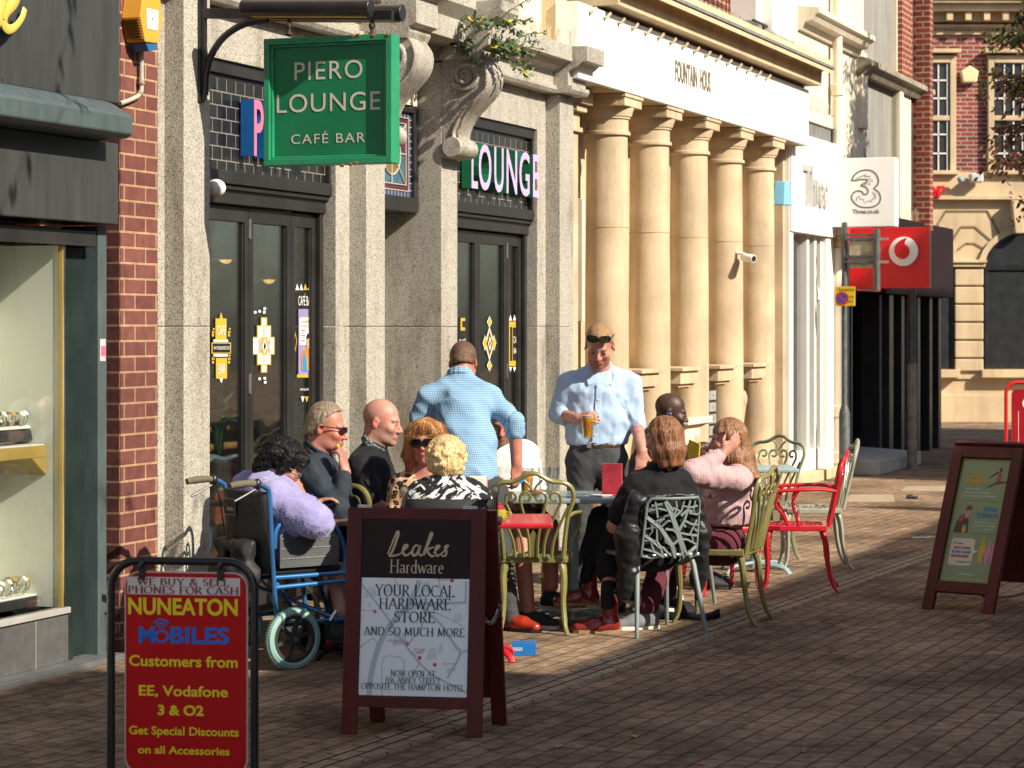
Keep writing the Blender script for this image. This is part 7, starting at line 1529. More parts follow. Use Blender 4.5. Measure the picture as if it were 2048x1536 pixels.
# ---------------------------------------------------------------- anatomy
def frame3(f, u):
    f = Vector(f).normalized(); u = Vector(u); r = f.cross(u).normalized(); u = r.cross(f).normalized(); return r, f, u
class Head:
    def __init__(h, c, f, u, s=1.0, fem=False): h.c = Vector(c); h.r, h.f, h.u = frame3(f, u); h.s = s; h.fem = fem; h.ax = [A3(h.r), A3(h.f), A3(h.u)]
    def w(h, x, y, z): return h.c+(h.r*x+h.f*y+h.u*z)*h.s
    def loc(h, P): return (P-A3(h.c))@np.array(h.ax).T/h.s
    def sculpt(h, sd):
        s = h.s; e = lambda x, y, z, r, k, op='u': sd.ell(h.w(x, y, z), [q*s for q in r], k, op, h.ax)
        jw = .050 if h.fem else .057
        e(0, -.012, .040, (.074, .094, .084), .0); e(0, .034, -.040, (jw, .058, .074), .035); e(0, .078, -.094, (.018 if h.fem else .023, .018, .016), .03)
        for sx in (1, -1): e(sx*.040, .066, -.022, (.022, .022, .02), .025); e(sx*.042, .03, -.075, (.018, .03, .022), .03)
        e(0, .079, .024, (.044, .014, .011), .02)
        for sx in (1, -1): e(sx*.031, .099, .004, (.018, .014, .011), .010, 's')
        for sx in (1, -1): e(sx*.031, .079, .003, (.014, .0135, .0105), .003)
        sd.cap(h.w(0, .088, .012), h.w(0, .112, -.026), .0075*s, .0115*s, .012)
        for sx in (1, -1): e(sx*.012, .100, -.030, (.009, .010, .008), .008)
        e(0, .090, -.060, (.026, .010, .010), .014); e(0, .092, -.0565, (.021, .0095, .0048), .004); e(0, .091, -.0675, (.018, .0095, .0055), .004)
        e(0, .105, -.0620, (.020, .008, .0018), .003, 's')
        for sx in (1, -1): e(sx*.076, -.012, -.005, (.009, .019, .031), .008); e(sx*.082, -.006, .002, (.006, .010, .016), .004, 's')
    def color(h, base, lips=None, brow=(.10, .06, .03), stub=None, scalp=None, flush=.25):
        base = np.array(base); lips = np.array(lips) if lips is not None else base*np.array((.85, .55, .55))
        def fn(V):
            q = h.loc(V); x, y, z = q.T; x = np.abs(x); c = np.tile(base, (len(V), 1))
            inh = (np.abs(q) < .2).all(1)
            def mixin(m, col, a): 
                k = (np.clip(m, 0, 1)*inh*a)[:, None]; c[:] = c*(1-k)+np.array(col)*k
            g = lambda x0, y0, z0, rx, ry, rz: np.exp(-(((x-x0)/rx)**2+((y-y0)/ry)**2+((z-z0)/rz)**2))
            mixin(g(.038, .07, -.022, .022, .04, .02), base*np.array((1.05, .72, .68)), flush*1.6); mixin(g(0, .11, -.028, .014, .03, .016), base*np.array((1.05, .70, .66)), flush*1.8); mixin(g(.078, -.01, -.005, .012, .03, .03), base*np.array((1.1, .62, .58)), flush*2)
            if stub is not None:
                m = 1/(1+np.exp(-(-.036-z+.25*np.clip(.03-y, 0, .1))/.006))*(y > -.02)*(z > -.125); m = np.maximum(m, g(0, .095, -.046, .03, .02, .008)); mixin(m, stub, .8)
            if scalp is not None: mixin(1/(1+np.exp(-(z-np.interp(y, [-.1, -.03, .0, .045, .09], [-.06, -.035, .012, .05, .085]))/.006)), scalp[:3], scalp[3])
            mixin(g(0, .1, -.0615, .024, .03, .0095), lips, .95); mixin(g(.0, .105, -.062, .017, .02, .0028), base*.22, .8)
            mixin((np.abs(z-.024-.004*np.cos(x*60)) < .0045)*(x > .012)*(x < .048)*(y > .05), brow, .85)
            eye = (x > .017)*(x < .045)*(np.abs(z-.003) < .0075*np.sqrt(np.clip(1-((x-.031)/.0145)**2, 0, 1)))*(y > .06); mixin(eye, base*.35+np.array((.12, .11, .10)), 1); mixin(((x-.031)**2+(z-.003)**2 < .0062**2)*(y > .06), (.035, .03, .028), 1)
            mixin((np.abs(z-.0115) < .0022)*(x > .017)*(x < .046)*(y > .06), base*.35, .8); mixin(g(.011, .105, -.037, .005, .02, .003), base*.2, .7)
            return c
        return fn
def limb(sd, pts, rs, k=.02):
    for i in range(len(pts)-1): sd.cap(pts[i], pts[i+1], rs[i], rs[i+1], k)
def hand(sd, w, d, p, curl=.5, side=1, s=1.0, point=False, thumb=.3):
    """palm, four unequal bent fingers and a thumb from the side of the palm; d along the hand, p out of the palm"""
    w = Vector(w); d = Vector(d).normalized(); p = Vector(p); p = (p-d*p.dot(d)).normalized(); q = d.cross(p)*side
    sd.cap(w-d*.02*s, w+d*.03*s, .024*s, .022*s, .02); ax = [A3(d), A3(p), A3(q)]
    sd.ell(w+d*.052*s, (.050*s, .0155*s, .040*s), .014, 'u', ax); sd.ell(w+d*.035*s+q*.020*s+p*.006*s, (.028*s, .014*s, .016*s), .014, 'u', ax)
    for i, (L, o) in enumerate(((.074, .029), (.083, .010), (.077, -.009), (.060, -.027))):
        c = curl*(1+.10*i) if not (point and i == 0) else .08
        b = w+d*(.094-.006*(i == 3)-.003*(i == 0))*s+q*o*s; a = 0
        for seg, (f, da, r) in enumerate(((.46, .55, .0090), (.30, .9, .0082), (.24, .7, .0072))):
            a += c*da; e = b+(d*math.cos(a)+p*math.sin(a)+q*(o*1.2))*(L*f*s); sd.cap(b, e, r*s, r*.93*s, .003 if seg else .008); b = e
    b = w+d*.028*s+q*.030*s; e = b+(d*.62+q*.72+p*thumb).normalized()*.038*s; sd.cap(b, e, .0125*s, .0105*s, .012); sd.cap(e, e+(d*.85+q*.25+p*(thumb+.25)).normalized()*.032*s, .0105*s, .008*s, .004)
def torso(sd, pel, nb, sa, sb, dep=.115, wid=1.4, belly=1.0, k=.05, waist=1.0, grow=0.0):
    pel, nb, sa, sb = map(Vector, (pel, nb, sa, sb)); lat = (sb-sa).normalized(); up = nb-pel
    w = pel+up*.34; c = pel+up*.70
    sd.cap(pel, w, dep*1.04*belly+grow, dep*waist*belly+grow, .02, 'u', lat, wid); sd.cap(w, c, dep*waist*belly+grow, dep*1.03+grow, k, 'u', lat, wid); sd.cap(c, nb-up.normalized()*.075, dep*.98+grow, .055+grow, k, 'u', lat, wid)
    sd.cap(sa.lerp(sb, .10), sb.lerp(sa, .10), .060+grow, .060+grow, .06)
    sd.cap(nb+up.normalized()*.01, sa.lerp(nb, .30), .050+grow, .05+grow, .05); sd.cap(nb+up.normalized()*.01, sb.lerp(nb, .30), .050+grow, .05+grow, .05)
def cut_plane(o, n):
    o, n = A3(o), A3(Vector(n).normalized()); return lambda P: (P-o)@n
def hair_short(h, th, mat, parent, org, front=.082, vox=.0055, rough=.004, back=-.062, name='hair', top=0.0, seed=1):
    sd = SD(); s = h.s
    sd.ell(h.w(0, -.012, .040), ((.074+th)*s, (.094+th)*s, (.084+th+top)*s), 0, 'u', h.ax)
    sd.ell(h.w(0, -.055, -.02), ((.056+th)*s, (.050+th)*s, (.055)*s), .03, 'u', h.ax)
    sd.disp = folds(rough, .022, seed, A3(h.u))
    def cut(P):
        q = h.loc(P); x, y, z = q.T; zm = np.interp(y, [-.12, -.03, -.022, -.005, .012, front-.035, front-.01, front+.02], [back, back+.018, -.005, -.012, .03, .050, .070, .10]); return (zm-z)*.75*s
    sd.fun(cut, 0, 'i'); return sdmesh(sd, vox, name, mat, parent, org)
def glasses(h, parent, org, mat, lens, z=.005, y=.112, w=.026, hh=.017, wrap=False, tilt=0, name='sunglasses'):
    """two lenses with rims, a bridge and temples"""
    fr = MB(); ln = MB()
    for sx in (1, -1):
        c = (sx*.033, y, z); pts = []
        for k in range(18):
            a = 2*math.pi*k/18; px = w*abs(math.cos(a))**.7*(1 if math.cos(a) > 0 else -1); pz = hh*abs(math.sin(a))**.7*(1 if math.sin(a) > 0 else -1)
            pts.append(h.w(c[0]+px, c[1]-abs(c[0]+px)*.28*(1.5 if wrap else 1)+.0, c[2]+pz))
        fr.tube(pts, .0026*h.s, 6, closed=True); ln.add(pts, [tuple(range(18))]); ln.add([q-h.f*.002 for q in pts], [tuple(range(18))[::-1]])
        fr.tube([h.w(sx*(.033+w), y-.016, z+hh*.5), h.w(sx*.080, .03, z+.006), h.w(sx*.082, -.012, z+.004)], .0028*h.s, 6)
    fr.tube([h.w(-.010, y-.001, z+.004), h.w(0, y+.001, z+.006), h.w(.010, y-.001, z+.004)], .0026*h.s, 6)
    o = fr.build(name, mat, parent, org=org, smooth=True); ln.build('lens', lens, o, org=org)
    return o
FRK = M('frame_black', (.012, .012, .012), .25, bump=0); LNK = M('lens_dark', (.006, .006, .007), .06, bump=0, spec=.8); LNM = M('lens_mirror', (.10, .09, .03), .06, .7, var=.6, vs=60, bump=0); LNC = glassmat('lens_clear', (.85, .85, .85), .1)
def shoe(name, ank, toe, mat, sole, parent, org, boot=0, z0=None, s=1.0):
    ank, toe = Vector(ank), Vector(toe); d = (toe-ank); d.z = 0; L = max(d.length, .05); d.normalize(); z0 = toe.z if z0 is None else z0
    heel = Vector((ank.x, ank.y, z0))-d*.045
    sd = SD(); lat = Vector((-d.y, d.x, 0))
    sd.cap(heel+Vector((0, 0, .040))+d*.02, heel+d*.13+Vector((0, 0, .042)), .040*s, .042*s, .02, 'u', lat, .95); sd.cap(heel+d*.10+Vector((0, 0, .045)), heel+d*.22+Vector((0, 0, .030)), .040*s, .028*s, .03, 'u', lat, 1.3); sd.cap(heel+d*.03+Vector((0, 0, .05)), heel+d*.035+Vector((0, 0, .075+boot)), .040*s, .043*s, .03)
    sd.fun(cut_plane(heel+Vector((0, 0, .016)), (0, 0, -1)), 0, 'i'); sd.disp = folds(.002, .03, 3)
    o = sdmesh(sd, .007, name, mat, parent, org)
    m = MB(); prof = [(-.015, .030), (.03, .036), (.10, .034), (.16, .045), (.215, .040), (.245, .018), (.245, -.018), (.215, -.040), (.16, -.045), (.10, -.034), (.03, -.036), (-.015, -.030)]
    m.prism(prof, lambda a, b, z: heel+d*a+lat*b+Vector((0, 0, z)), 0, .02); m.build('sole', sole, o, org=org); return o
SK = dict(fair=(.48, .23, .17), pink=(.51, .245, .185), pale=(.5, .29, .23), tan=(.40, .195, .13), dark=(.060, .031, .020), ruddy=(.48, .19, .13))
REDL = M('red_leather', (.36, .028, .014), .28, var=.2, vs=14, bump=.1, coat=.3); OXB = M('oxblood_leather', (.20, .016, .012), .28, var=.2, vs=14, bump=.1, coat=.4); BLKL = M('black_canvas', (.018, .018, .018), .7); TANS = M('tan_sole', (.30, .19, .09), .8); WHS = M('white_sole', (.62, .58, .50), .7); GRS = M('grey_suede', (.16, .17, .18), .9, var=.2)
VB, VC, VH = .0072, .0095, .0055
def start(label, pelvis): return Vector((pelvis[0], pelvis[1], 0))
def finish(sd, org, label, col, group='people at the cafe tables', vox=None):
    o = sdmesh(sd, vox or VB, 'person', SKINM, None, org, col); tag(o, label, 'person', group); return o
def collar(nb, up, f, r0, mat, parent, org, h=.035, open_=.5, name='collar'):
    r, ff, u = frame3(f, up); sd = SD(); pr = None; nb = Vector(nb)
    for k in range(0, 17):
        a = R(-90+open_*30+(360-open_*60)*k/16)     # opens towards the front
        a = math.pi/2+open_*.5+(2*math.pi-open_)*k/16
        p = nb+r*(math.cos(a)*r0)+ff*(math.sin(a)*r0*.95)+u*(.008-.026*math.sin(a))
        if pr is not None: sd.cap(pr, p, .012, .012, .008); sd.cap(pr+u*h*.5, p+u*h*.5, .008, .008, .010)
        pr = p
    return sdmesh(sd, .006, name, mat, parent, org)
def legs(sd, hips, knees, ankles, rt=.082, rk=.058, ra=.045, k=.03):
    for h, kn, an in zip(hips, knees, ankles): sd.cap(h, kn, rt, rk, k); sd.cap(kn, an, rk*.98, ra, .015)
# ================================================================ the people
exec_people = True
def P_standing():
    d = 14.6; pel = P(1194, 905, d+.03); org = start('', pel)
    hd = Head(P(1199, 691, d-.10), (-.10, -.84, -.52), (0, -.5, .86), 1.06)
    nb = P(1199, 741, d+.02); sa, sb = P(1134, 768, d+.02), P(1262, 766, d+.02)
    ea, eb_ = P(1117, 828, d+.06), P(1273, 848, d-.0); wa, wb = P(1157, 838, d-.20), P(1284, 902, d-.17)
    sd = SD(); hd.sculpt(sd); sd.cap(hd.w(0, -.02, -.05), nb-Vector((0, 0, .03)), .056, .062, .03)
    torso(sd, pel, nb, sa, sb, .098, 1.35, grow=-.014); limb(sd, [sa, ea, wa], [.05, .042, .030]); limb(sd, [sb, eb_, wb], [.05, .043, .030])
    hand(sd, wa, (.55, -.55, .12), (.7, .6, -.2), .95, -1, 1.0, thumb=.5); hand(sd, wb, (-.10, -.2, -1), (-.2, .9, -.2), .55, 1, 1.0)
    hp = [P(1163, 925, d), P(1226, 925, d)]; kn = [P(1158, 1062, d-.03), P(1228, 1062, d-.03)]; an = [P(1156, 1195, d), P(1234, 1195, d)]
    legs(sd, hp, kn, an, .07, .05, .04)
    col = hd.color(SK['pink'], stub=(.30, .10, .04), scalp=(.30, .17, .08, .75), brow=(.30, .15, .07), flush=.45)
    def tat(V):
        c = col(V)
        for a, b in ((ea, wa), (eb_, wb)):
            a_, b_ = A3(a), A3(b); t = (V-a_)@(b_-a_)/((b_-a_)@(b_-a_)); r = np.linalg.norm(V-a_-np.clip(t, 0, 1)[:, None]*(b_-a_), axis=1)
            n = np.sin(V[:, 0]*130+2*np.sin(V[:, 2]*90))*np.sin(V[:, 2]*110+1.5*np.sin(V[:, 0]*140))
            m = ((r < .06) & (t > .1) & (t < 1.0) & (n > .15))[:, None]*.45; c = c*(1-m)+np.array((.12, .11, .12))*m
        return c
    o = finish(sd, org, 'bearded man standing in a pale blue shirt, head bowed, holding a beer', tat)
    sd = SD(); torso(sd, P(1194, 878, d+.03), nb, sa, sb, .120, 1.45, 1.06, waist=1.04); up = .068
    sd.cap(sa, ea, .068, .060, .04); sd.cap(ea, ea.lerp(wa, .22), .061, .056, .01); sd.cap(sb, eb_, .068, .058, .04); sd.cap(eb_, eb_.lerp(wb, -.02)+(wb-eb_)*.02, .058, .055, .01)
    sd.disp = folds(.009, .075, 5, (.5, 0, .6)); sd.fun(cut_plane(P(1194, 891, d), (0, 0, -1)), 0, 'i'); sd.cap(hd.w(0, -.02, -.05), nb, .055, .060, .012, 's')
    sh_ = sdmesh(sd, VC, 'shirt', CLOTH['blueshirt'], o, org)
    for a, e, w_, t0 in ((ea, ea, wa, .20), (eb_, eb_, wb, -.05)):
        sd = SD(); c = e.lerp(w_, t0); dd = (w_-e).normalized(); sd.cap(c-dd*.035, c+dd*.015, .060, .058, .0); sd.disp = folds(.006, .05, 8, (0, 0, 1)); sdmesh(sd, VC, 'rolled_cuff', CLOTH['blueshirt'], sh_, org)
    collar(nb+Vector((0, -.0, .005)), (0, -.15, 1), (0, -1, 0), .070, CLOTH['blueshirt'], sh_, org, .04, .9)
    co = [v.co+org for v in sh_.data.vertices]
    def front(x, z, w=.014):
        q = [v.y for v in co if abs(v.x-x) < w and abs(v.z-z) < w]; return min(q) if q else d-.12
    zs_ = np.linspace(nb.z-.075, P(0, 884, d).z, 16); xs_ = np.linspace(nb.x-.006, P(1188, 884, d).x, 16); ys_ = [front(x, z)-.003 for x, z in zip(xs_, zs_)]
    m = MB(); vs = []
    for x, y, z in zip(xs_, ys_, zs_): vs += [(x-.016, y+.001, z), (x-.014, y-.003, z), (x+.014, y-.003, z), (x+.016, y+.001, z)]
    m.add(vs, [(4*i+k, 4*i+k+1, 4*i+k+5, 4*i+k+4) for i in range(15) for k in range(3)]); m.build('placket', CLOTH['blueshirt'], sh_, org=org, smooth=True)
    m = MB()
    for i in (1, 4, 7, 10, 13): m.lathe([(0, 0), (.006, 0), (.006, .004), (0, .004)], (xs_[i], ys_[i]-.003, zs_[i]), 10, ax=(0, -1, 0))
    m.build('button', PRINTW, sh_, org=org)
    for sx in (1, -1):
        m = MB(); o_ = nb+Vector((0, -.075, -.015)); q = [o_+Vector((sx*.012, -.030, -.048)), o_+Vector((sx*.070, -.036, -.072)), o_+Vector((sx*.086, -.006, -.012)), o_+Vector((sx*.068, .03, .034)), o_+Vector((sx*.045, -.002, .005))]
        m.add(q+[v+Vector((0, .006, 0)) for v in q], [(0, 1, 2, 3, 4), (9, 8, 7, 6, 5)]+[(i, (i+1) % 5, 5+(i+1) % 5, 5+i) for i in range(5)]); m.build('collar_wing', CLOTH['blueshirt'], sh_, org=org)
    sd = SD(); lat = (1, 0, 0); sd.cap(P(1194, 893, d+.02), P(1194, 925, d+.02), .118, .125, .02, 'u', lat, 1.38); legs(sd, hp, kn, an, .092, .068, .060, .05); sd.disp = folds(.008, .10, 9, (.5, 0, .6)); sd.fun(cut_plane(P(1194, 889, d), (0, 0, 1)), 0, 'i')
    tr_ = sdmesh(sd, VC, 'trousers', CLOTH['charcoal'], o, org)
    sd = SD(); sd.cap(P(1194, 888, d+.02), P(1194, 892, d+.02), .121, .121, 0, 'u', lat, 1.39); sd.fun(cut_plane(P(1194, 884, d), (0, 0, 1)), 0, 'i'); sd.fun(cut_plane(P(1194, 895, d), (0, 0, -1)), 0, 'i'); bt_ = sdmesh(sd, .008, 'belt', M('belt_brown', (.05, .025, .018), .4), tr_, org)
    m = MB(); c = P(1178, 890, d-.105); m.box(c.x-.014, c.x+.014, c.y-.006, c.y+.006, c.z-.018, c.z+.018); m.build('buckle', STEEL, bt_, org=org, bevel=.003)
    hair_short(hd, .004, hairmat('ginger_crop', (.22, .11, .045), (.42, .26, .12), 200), o, org, .080, rough=.002)
    h2 = Head(hd.w(0, -.006, .065), hd.f+hd.u*.3, hd.u, hd.s); glasses(h2, o, org, FRK, LNM, .004, .116, .034, .019, True)
    m = MB()
    for sx in (1, -1): m.tube([hd.w(sx*.084+.006*math.cos(R(k))*0, -.012+.007*math.cos(R(k)), -.032+.007*math.sin(R(k))) for k in range(0, 360, 40)], .0028, 6, closed=True)
    m.build('ear_ring', DARKM, o, org=org, smooth=True)
    for k in (0, 1): shoe('shoe', an[k], Vector((an[k].x, an[k].y-.2, .0)), BLKL, BLKL, o, org)
    # the pint in his hand is a thing of its own
    beer('beer_glass', 'full amber plastic pint held by the standing man', P(1175, 877, d-.30), .97, .142, .030, .041, True)
def P_gingham():
    d = 13.75; pel = P(936, 962, d-.05); org = start('', pel)
    hd = Head(P(927, 727, d+.31), (.14, .86, -.50), (0, .5, .86), 1.0)
    nb = P(920, 757, d+.20); sa, sb = P(852, 795, d+.17), P(984, 793, d+.15)
    ea, eb_ = P(832, 868, d+.18), P(1030, 852, d+.06); wa, wb = P(842, 920, d+.40), P(1033, 926, d+.06)
    sd = SD(); hd.sculpt(sd); sd.cap(hd.w(0, -.03, -.05), nb+Vector((0, .02, -.01)), .058, .050, .03); torso(sd, pel, nb, sa, sb, .10, 1.30, grow=-.024)
    limb(sd, [sa, ea, wa], [.05, .044, .032]); limb(sd, [sb, eb_, wb], [.05, .044, .031]); hand(sd, wb, (-.06, .05, -1), (-.6, .7, 0), .5, 1); hand(sd, wa, (0, .5, -.6), (.5, .5, 0), .5, -1)
    hp = [P(915, 985, d), P(982, 985, d)]; kn = [P(935, 1115, d-.1), P(1000, 1110, d-.1)]; an = [P(945, 1235, d-.1), P(1022, 1238, d-.18)]
    legs(sd, hp, kn, an, .07, .05, .04)
    o = finish(sd, org, 'man in a blue gingham shirt seen from behind, leaning over with a blue card', hd.color(SK['ruddy'], scalp=(.13, .065, .035, .9), flush=.5))
    sd = SD(); torso(sd, P(936, 948, d-.05), nb, sa, sb, .118, 1.30, 1.04, waist=1.06); sd.cap(sa, ea, .070, .060, .04); sd.cap(ea, wa, .060, .05, .02); sd.cap(sb, eb_, .070, .056, .04); sd.cap(eb_, eb_.lerp(wb, .06), .056, .052, .01)
    sd.disp = folds(.012, .10, 15, (.5, 0, .6)); sh_ = sdmesh(sd, VC, 'shirt', CLOTH['gingham'], o, org)
    collar(nb+Vector((0, .012, -.004)), (0, .3, 1), (0, 1, -.2), .070, CLOTH['gingham'], sh_, org, .045, .4)
    sd = SD(); c = eb_.lerp(wb, .06); dd = (wb-eb_).normalized(); sd.cap(c-dd*.04, c+dd*.02, .058, .057, 0); sd.disp = folds(.008, .05, 3); sdmesh(sd, VC, 'rolled_cuff', CLOTH['gingham'], sh_, org)
    sd = SD(); sd.cap(pel, P(950, 990, d-.02), .125, .13, .02, 'u', (1, 0, 0), 1.30); legs(sd, hp, kn, an, .095, .07, .058, .05); sd.disp = folds(.008, .1, 4); sdmesh(sd, VC, 'trousers', CLOTH['charcoal'], o, org)
    hair_short(hd, .006, hairmat('brown_crop', (.07, .032, .018), (.16, .085, .045), 160), o, org, .080, back=-.05, rough=.003); hj = o.children[-1]; strands_on(hj, hj.data.materials[0], hd, .010, .0011, 2, 8, up=.2)
    for k in (0, 1): shoe('shoe', an[k], Vector((an[k].x+.16, an[k].y-.12, .0)), REDL, DARKM, o, org)
    t = thing('bank_card', 'small bright blue card in the hand of the man in gingham', 'card', wb+Vector((-.0, .03, -.10)), 0); m = MB(); m.box(-.030, .048, -.001, .001, -.026, .026); t.rotation_euler = (R(-15), R(-25), 0); m.build('card_face', M('card_blue', (.02, .22, .52), .3, bump=0, var=.5, vs=30), t)
def P_white():
    d = 14.35; pel = P(1018, 1020, d+.1); org = start('', pel)
    hd = Head(P(1004, 846, d), (-.02, -.84, -.36), (.1, -.4, .9), 1.02)
    nb = P(1006, 885, d+.08); sa, sb = P(952, 915, d+.1), P(1056, 905, d+.08); ea, eb_ = P(950, 985, d-.02), P(1072, 980, d); wa, wb = P(1040, 1022, d-.22), P(1080, 1022, d-.2)
    sd = SD(); hd.sculpt(sd); sd.cap(hd.w(0, -.02, -.05), nb-Vector((0, 0, .03)), .056, .062, .03); torso(sd, pel, nb, sa, sb, .10, 1.35, grow=-.014)
    limb(sd, [sa, ea, wa], [.05, .042, .032]); limb(sd, [sb, eb_, wb], [.05, .042, .032]); hand(sd, wa, (.8, -.3, -.1), (0, -.2, -1), .7, 1); hand(sd, wb, (-.3, -.7, -.2), (-.6, 0, -.8), .7, -1)
    hp = [P(985, 1030, d+.05), P(1050, 1030, d+.05)]; kn = [P(1040, 1062, d-.5), P(1098, 1060, d-.42)]; an = [P(1056, 1224, d-.62), P(1102, 1172, d-.5)]
    legs(sd, hp, kn, an, .072, .056, .042)
    o = finish(sd, org, 'seated man in a white shirt behind the man in gingham, looking down', hd.color(SK['ruddy'], stub=(.20, .10, .07), flush=.5))
    sd = SD(); torso(sd, pel, nb, sa, sb, .115, 1.42, 1.05); sd.cap(sa, ea, .066, .058, .04); sd.cap(sb, eb_, .066, .06, .04); sd.cap(eb_, eb_.lerp(wb, .6), .058, .045, .02); sd.cap(ea, ea.lerp(wa, .6), .058, .045, .02)
    sd.disp = folds(.010, .1, 21); sd.cap(hd.w(0, -.02, -.05), nb, .054, .058, .01, 's'); sh_ = sdmesh(sd, VC, 'shirt', CLOTH['white'], o, org); collar(nb, (0, -.1, 1), (0, -1, 0), .068, CLOTH['white'], sh_, org, .035, .9)
    sd = SD(); sd.cap(pel, pel+Vector((0, -.05, -.03)), .13, .12, 0, 'u', (1, 0, 0), 1.3)
    for h, k_ in zip(hp, kn): sd.cap(h, h.lerp(k_, .85), .092, .078, .05)
    sd.disp = folds(.008, .09, 5); sdmesh(sd, VC, 'shorts', CLOTH['black'], o, org); hair_short(hd, .008, hairmat('grey_brown_crop', (.12, .07, .045), (.26, .18, .12)), o, org, .082)
    for k in (0, 1): shoe('trainer', an[k], Vector((an[k].x+.15, an[k].y-.1, 0 if k == 0 else .09)), BLKL, WHS, o, org)
def P_bald():
    d = 13.2; pel = P(716, 1040, d); org = start('', pel)
    hd = Head(P(763, 846, d), (.93, -.22, -.16), (.15, 0, 1), 1.05)
    nb = P(748, 898, d); sa, sb = P(722, 935, d-.17), P(752, 930, d+.17); ea, eb_ = P(742, 1005, d-.22), P(800, 1000, d+.2); wa, wb = P(806, 1040, d-.1), P(850, 1010, d+.2)
    sd = SD(); hd.sculpt(sd); sd.cap(hd.w(0, -.03, -.05), nb-Vector((.01, 0, .03)), .058, .064, .03); torso(sd, pel, nb, sa, sb, .11, 1.3, grow=-.014); limb(sd, [sa, ea, wa], [.05, .043, .032]); limb(sd, [sb, eb_, wb], [.05, .043, .032]); hand(sd, wa, (1, 0, -.1), (0, .3, -1), .6, 1); hand(sd, wb, (1, 0, 0), (0, 0, -1), .6, -1)
    hp = [pel+Vector((.05, -.1, -.02)), pel+Vector((.05, .1, -.02))]; kn = [P(850, 1050, d-.1), P(850, 1045, d+.2)]; an = [P(850, 1215, d-.1), P(850, 1200, d+.2)]; legs(sd, hp, kn, an, .072, .055, .042)
    o = finish(sd, org, 'bald man in a black polo shirt seen in profile facing right', hd.color(SK['pink'], stub=(.34, .20, .15), scalp=(.36, .20, .16, .35), flush=.5))
    sd = SD(); torso(sd, pel, nb, sa, sb, .128, 1.32, 1.10, waist=1.1); sd.cap(sa, sa.lerp(ea, .86), .074, .066, .04); sd.cap(sb, sb.lerp(eb_, .86), .074, .066, .04); sd.disp = folds(.011, .1, 31); sd.cap(hd.w(0, -.03, -.05), nb, .054, .060, .01, 's'); sh_ = sdmesh(sd, VC, 'polo_shirt', CLOTH['blackpolo'], o, org)
    collar(nb+Vector((0, 0, .008)), (-.25, 0, 1), (1, -.2, -.3), .072, CLOTH['plaid'], sh_, org, .045, .6)
    sd = SD(); sd.cap(pel, pel+Vector((.05, 0, -.03)), .13, .12, 0, 'u', (0, 1, 0), 1.3); legs(sd, hp, kn, an, .092, .068, .058, .05); sdmesh(sd, VC, 'trousers', CLOTH['black'], o, org)
    for k in (0, 1): shoe('shoe', an[k], Vector((an[k].x+.2, an[k].y, 0)), BLKL, BLKL, o, org)
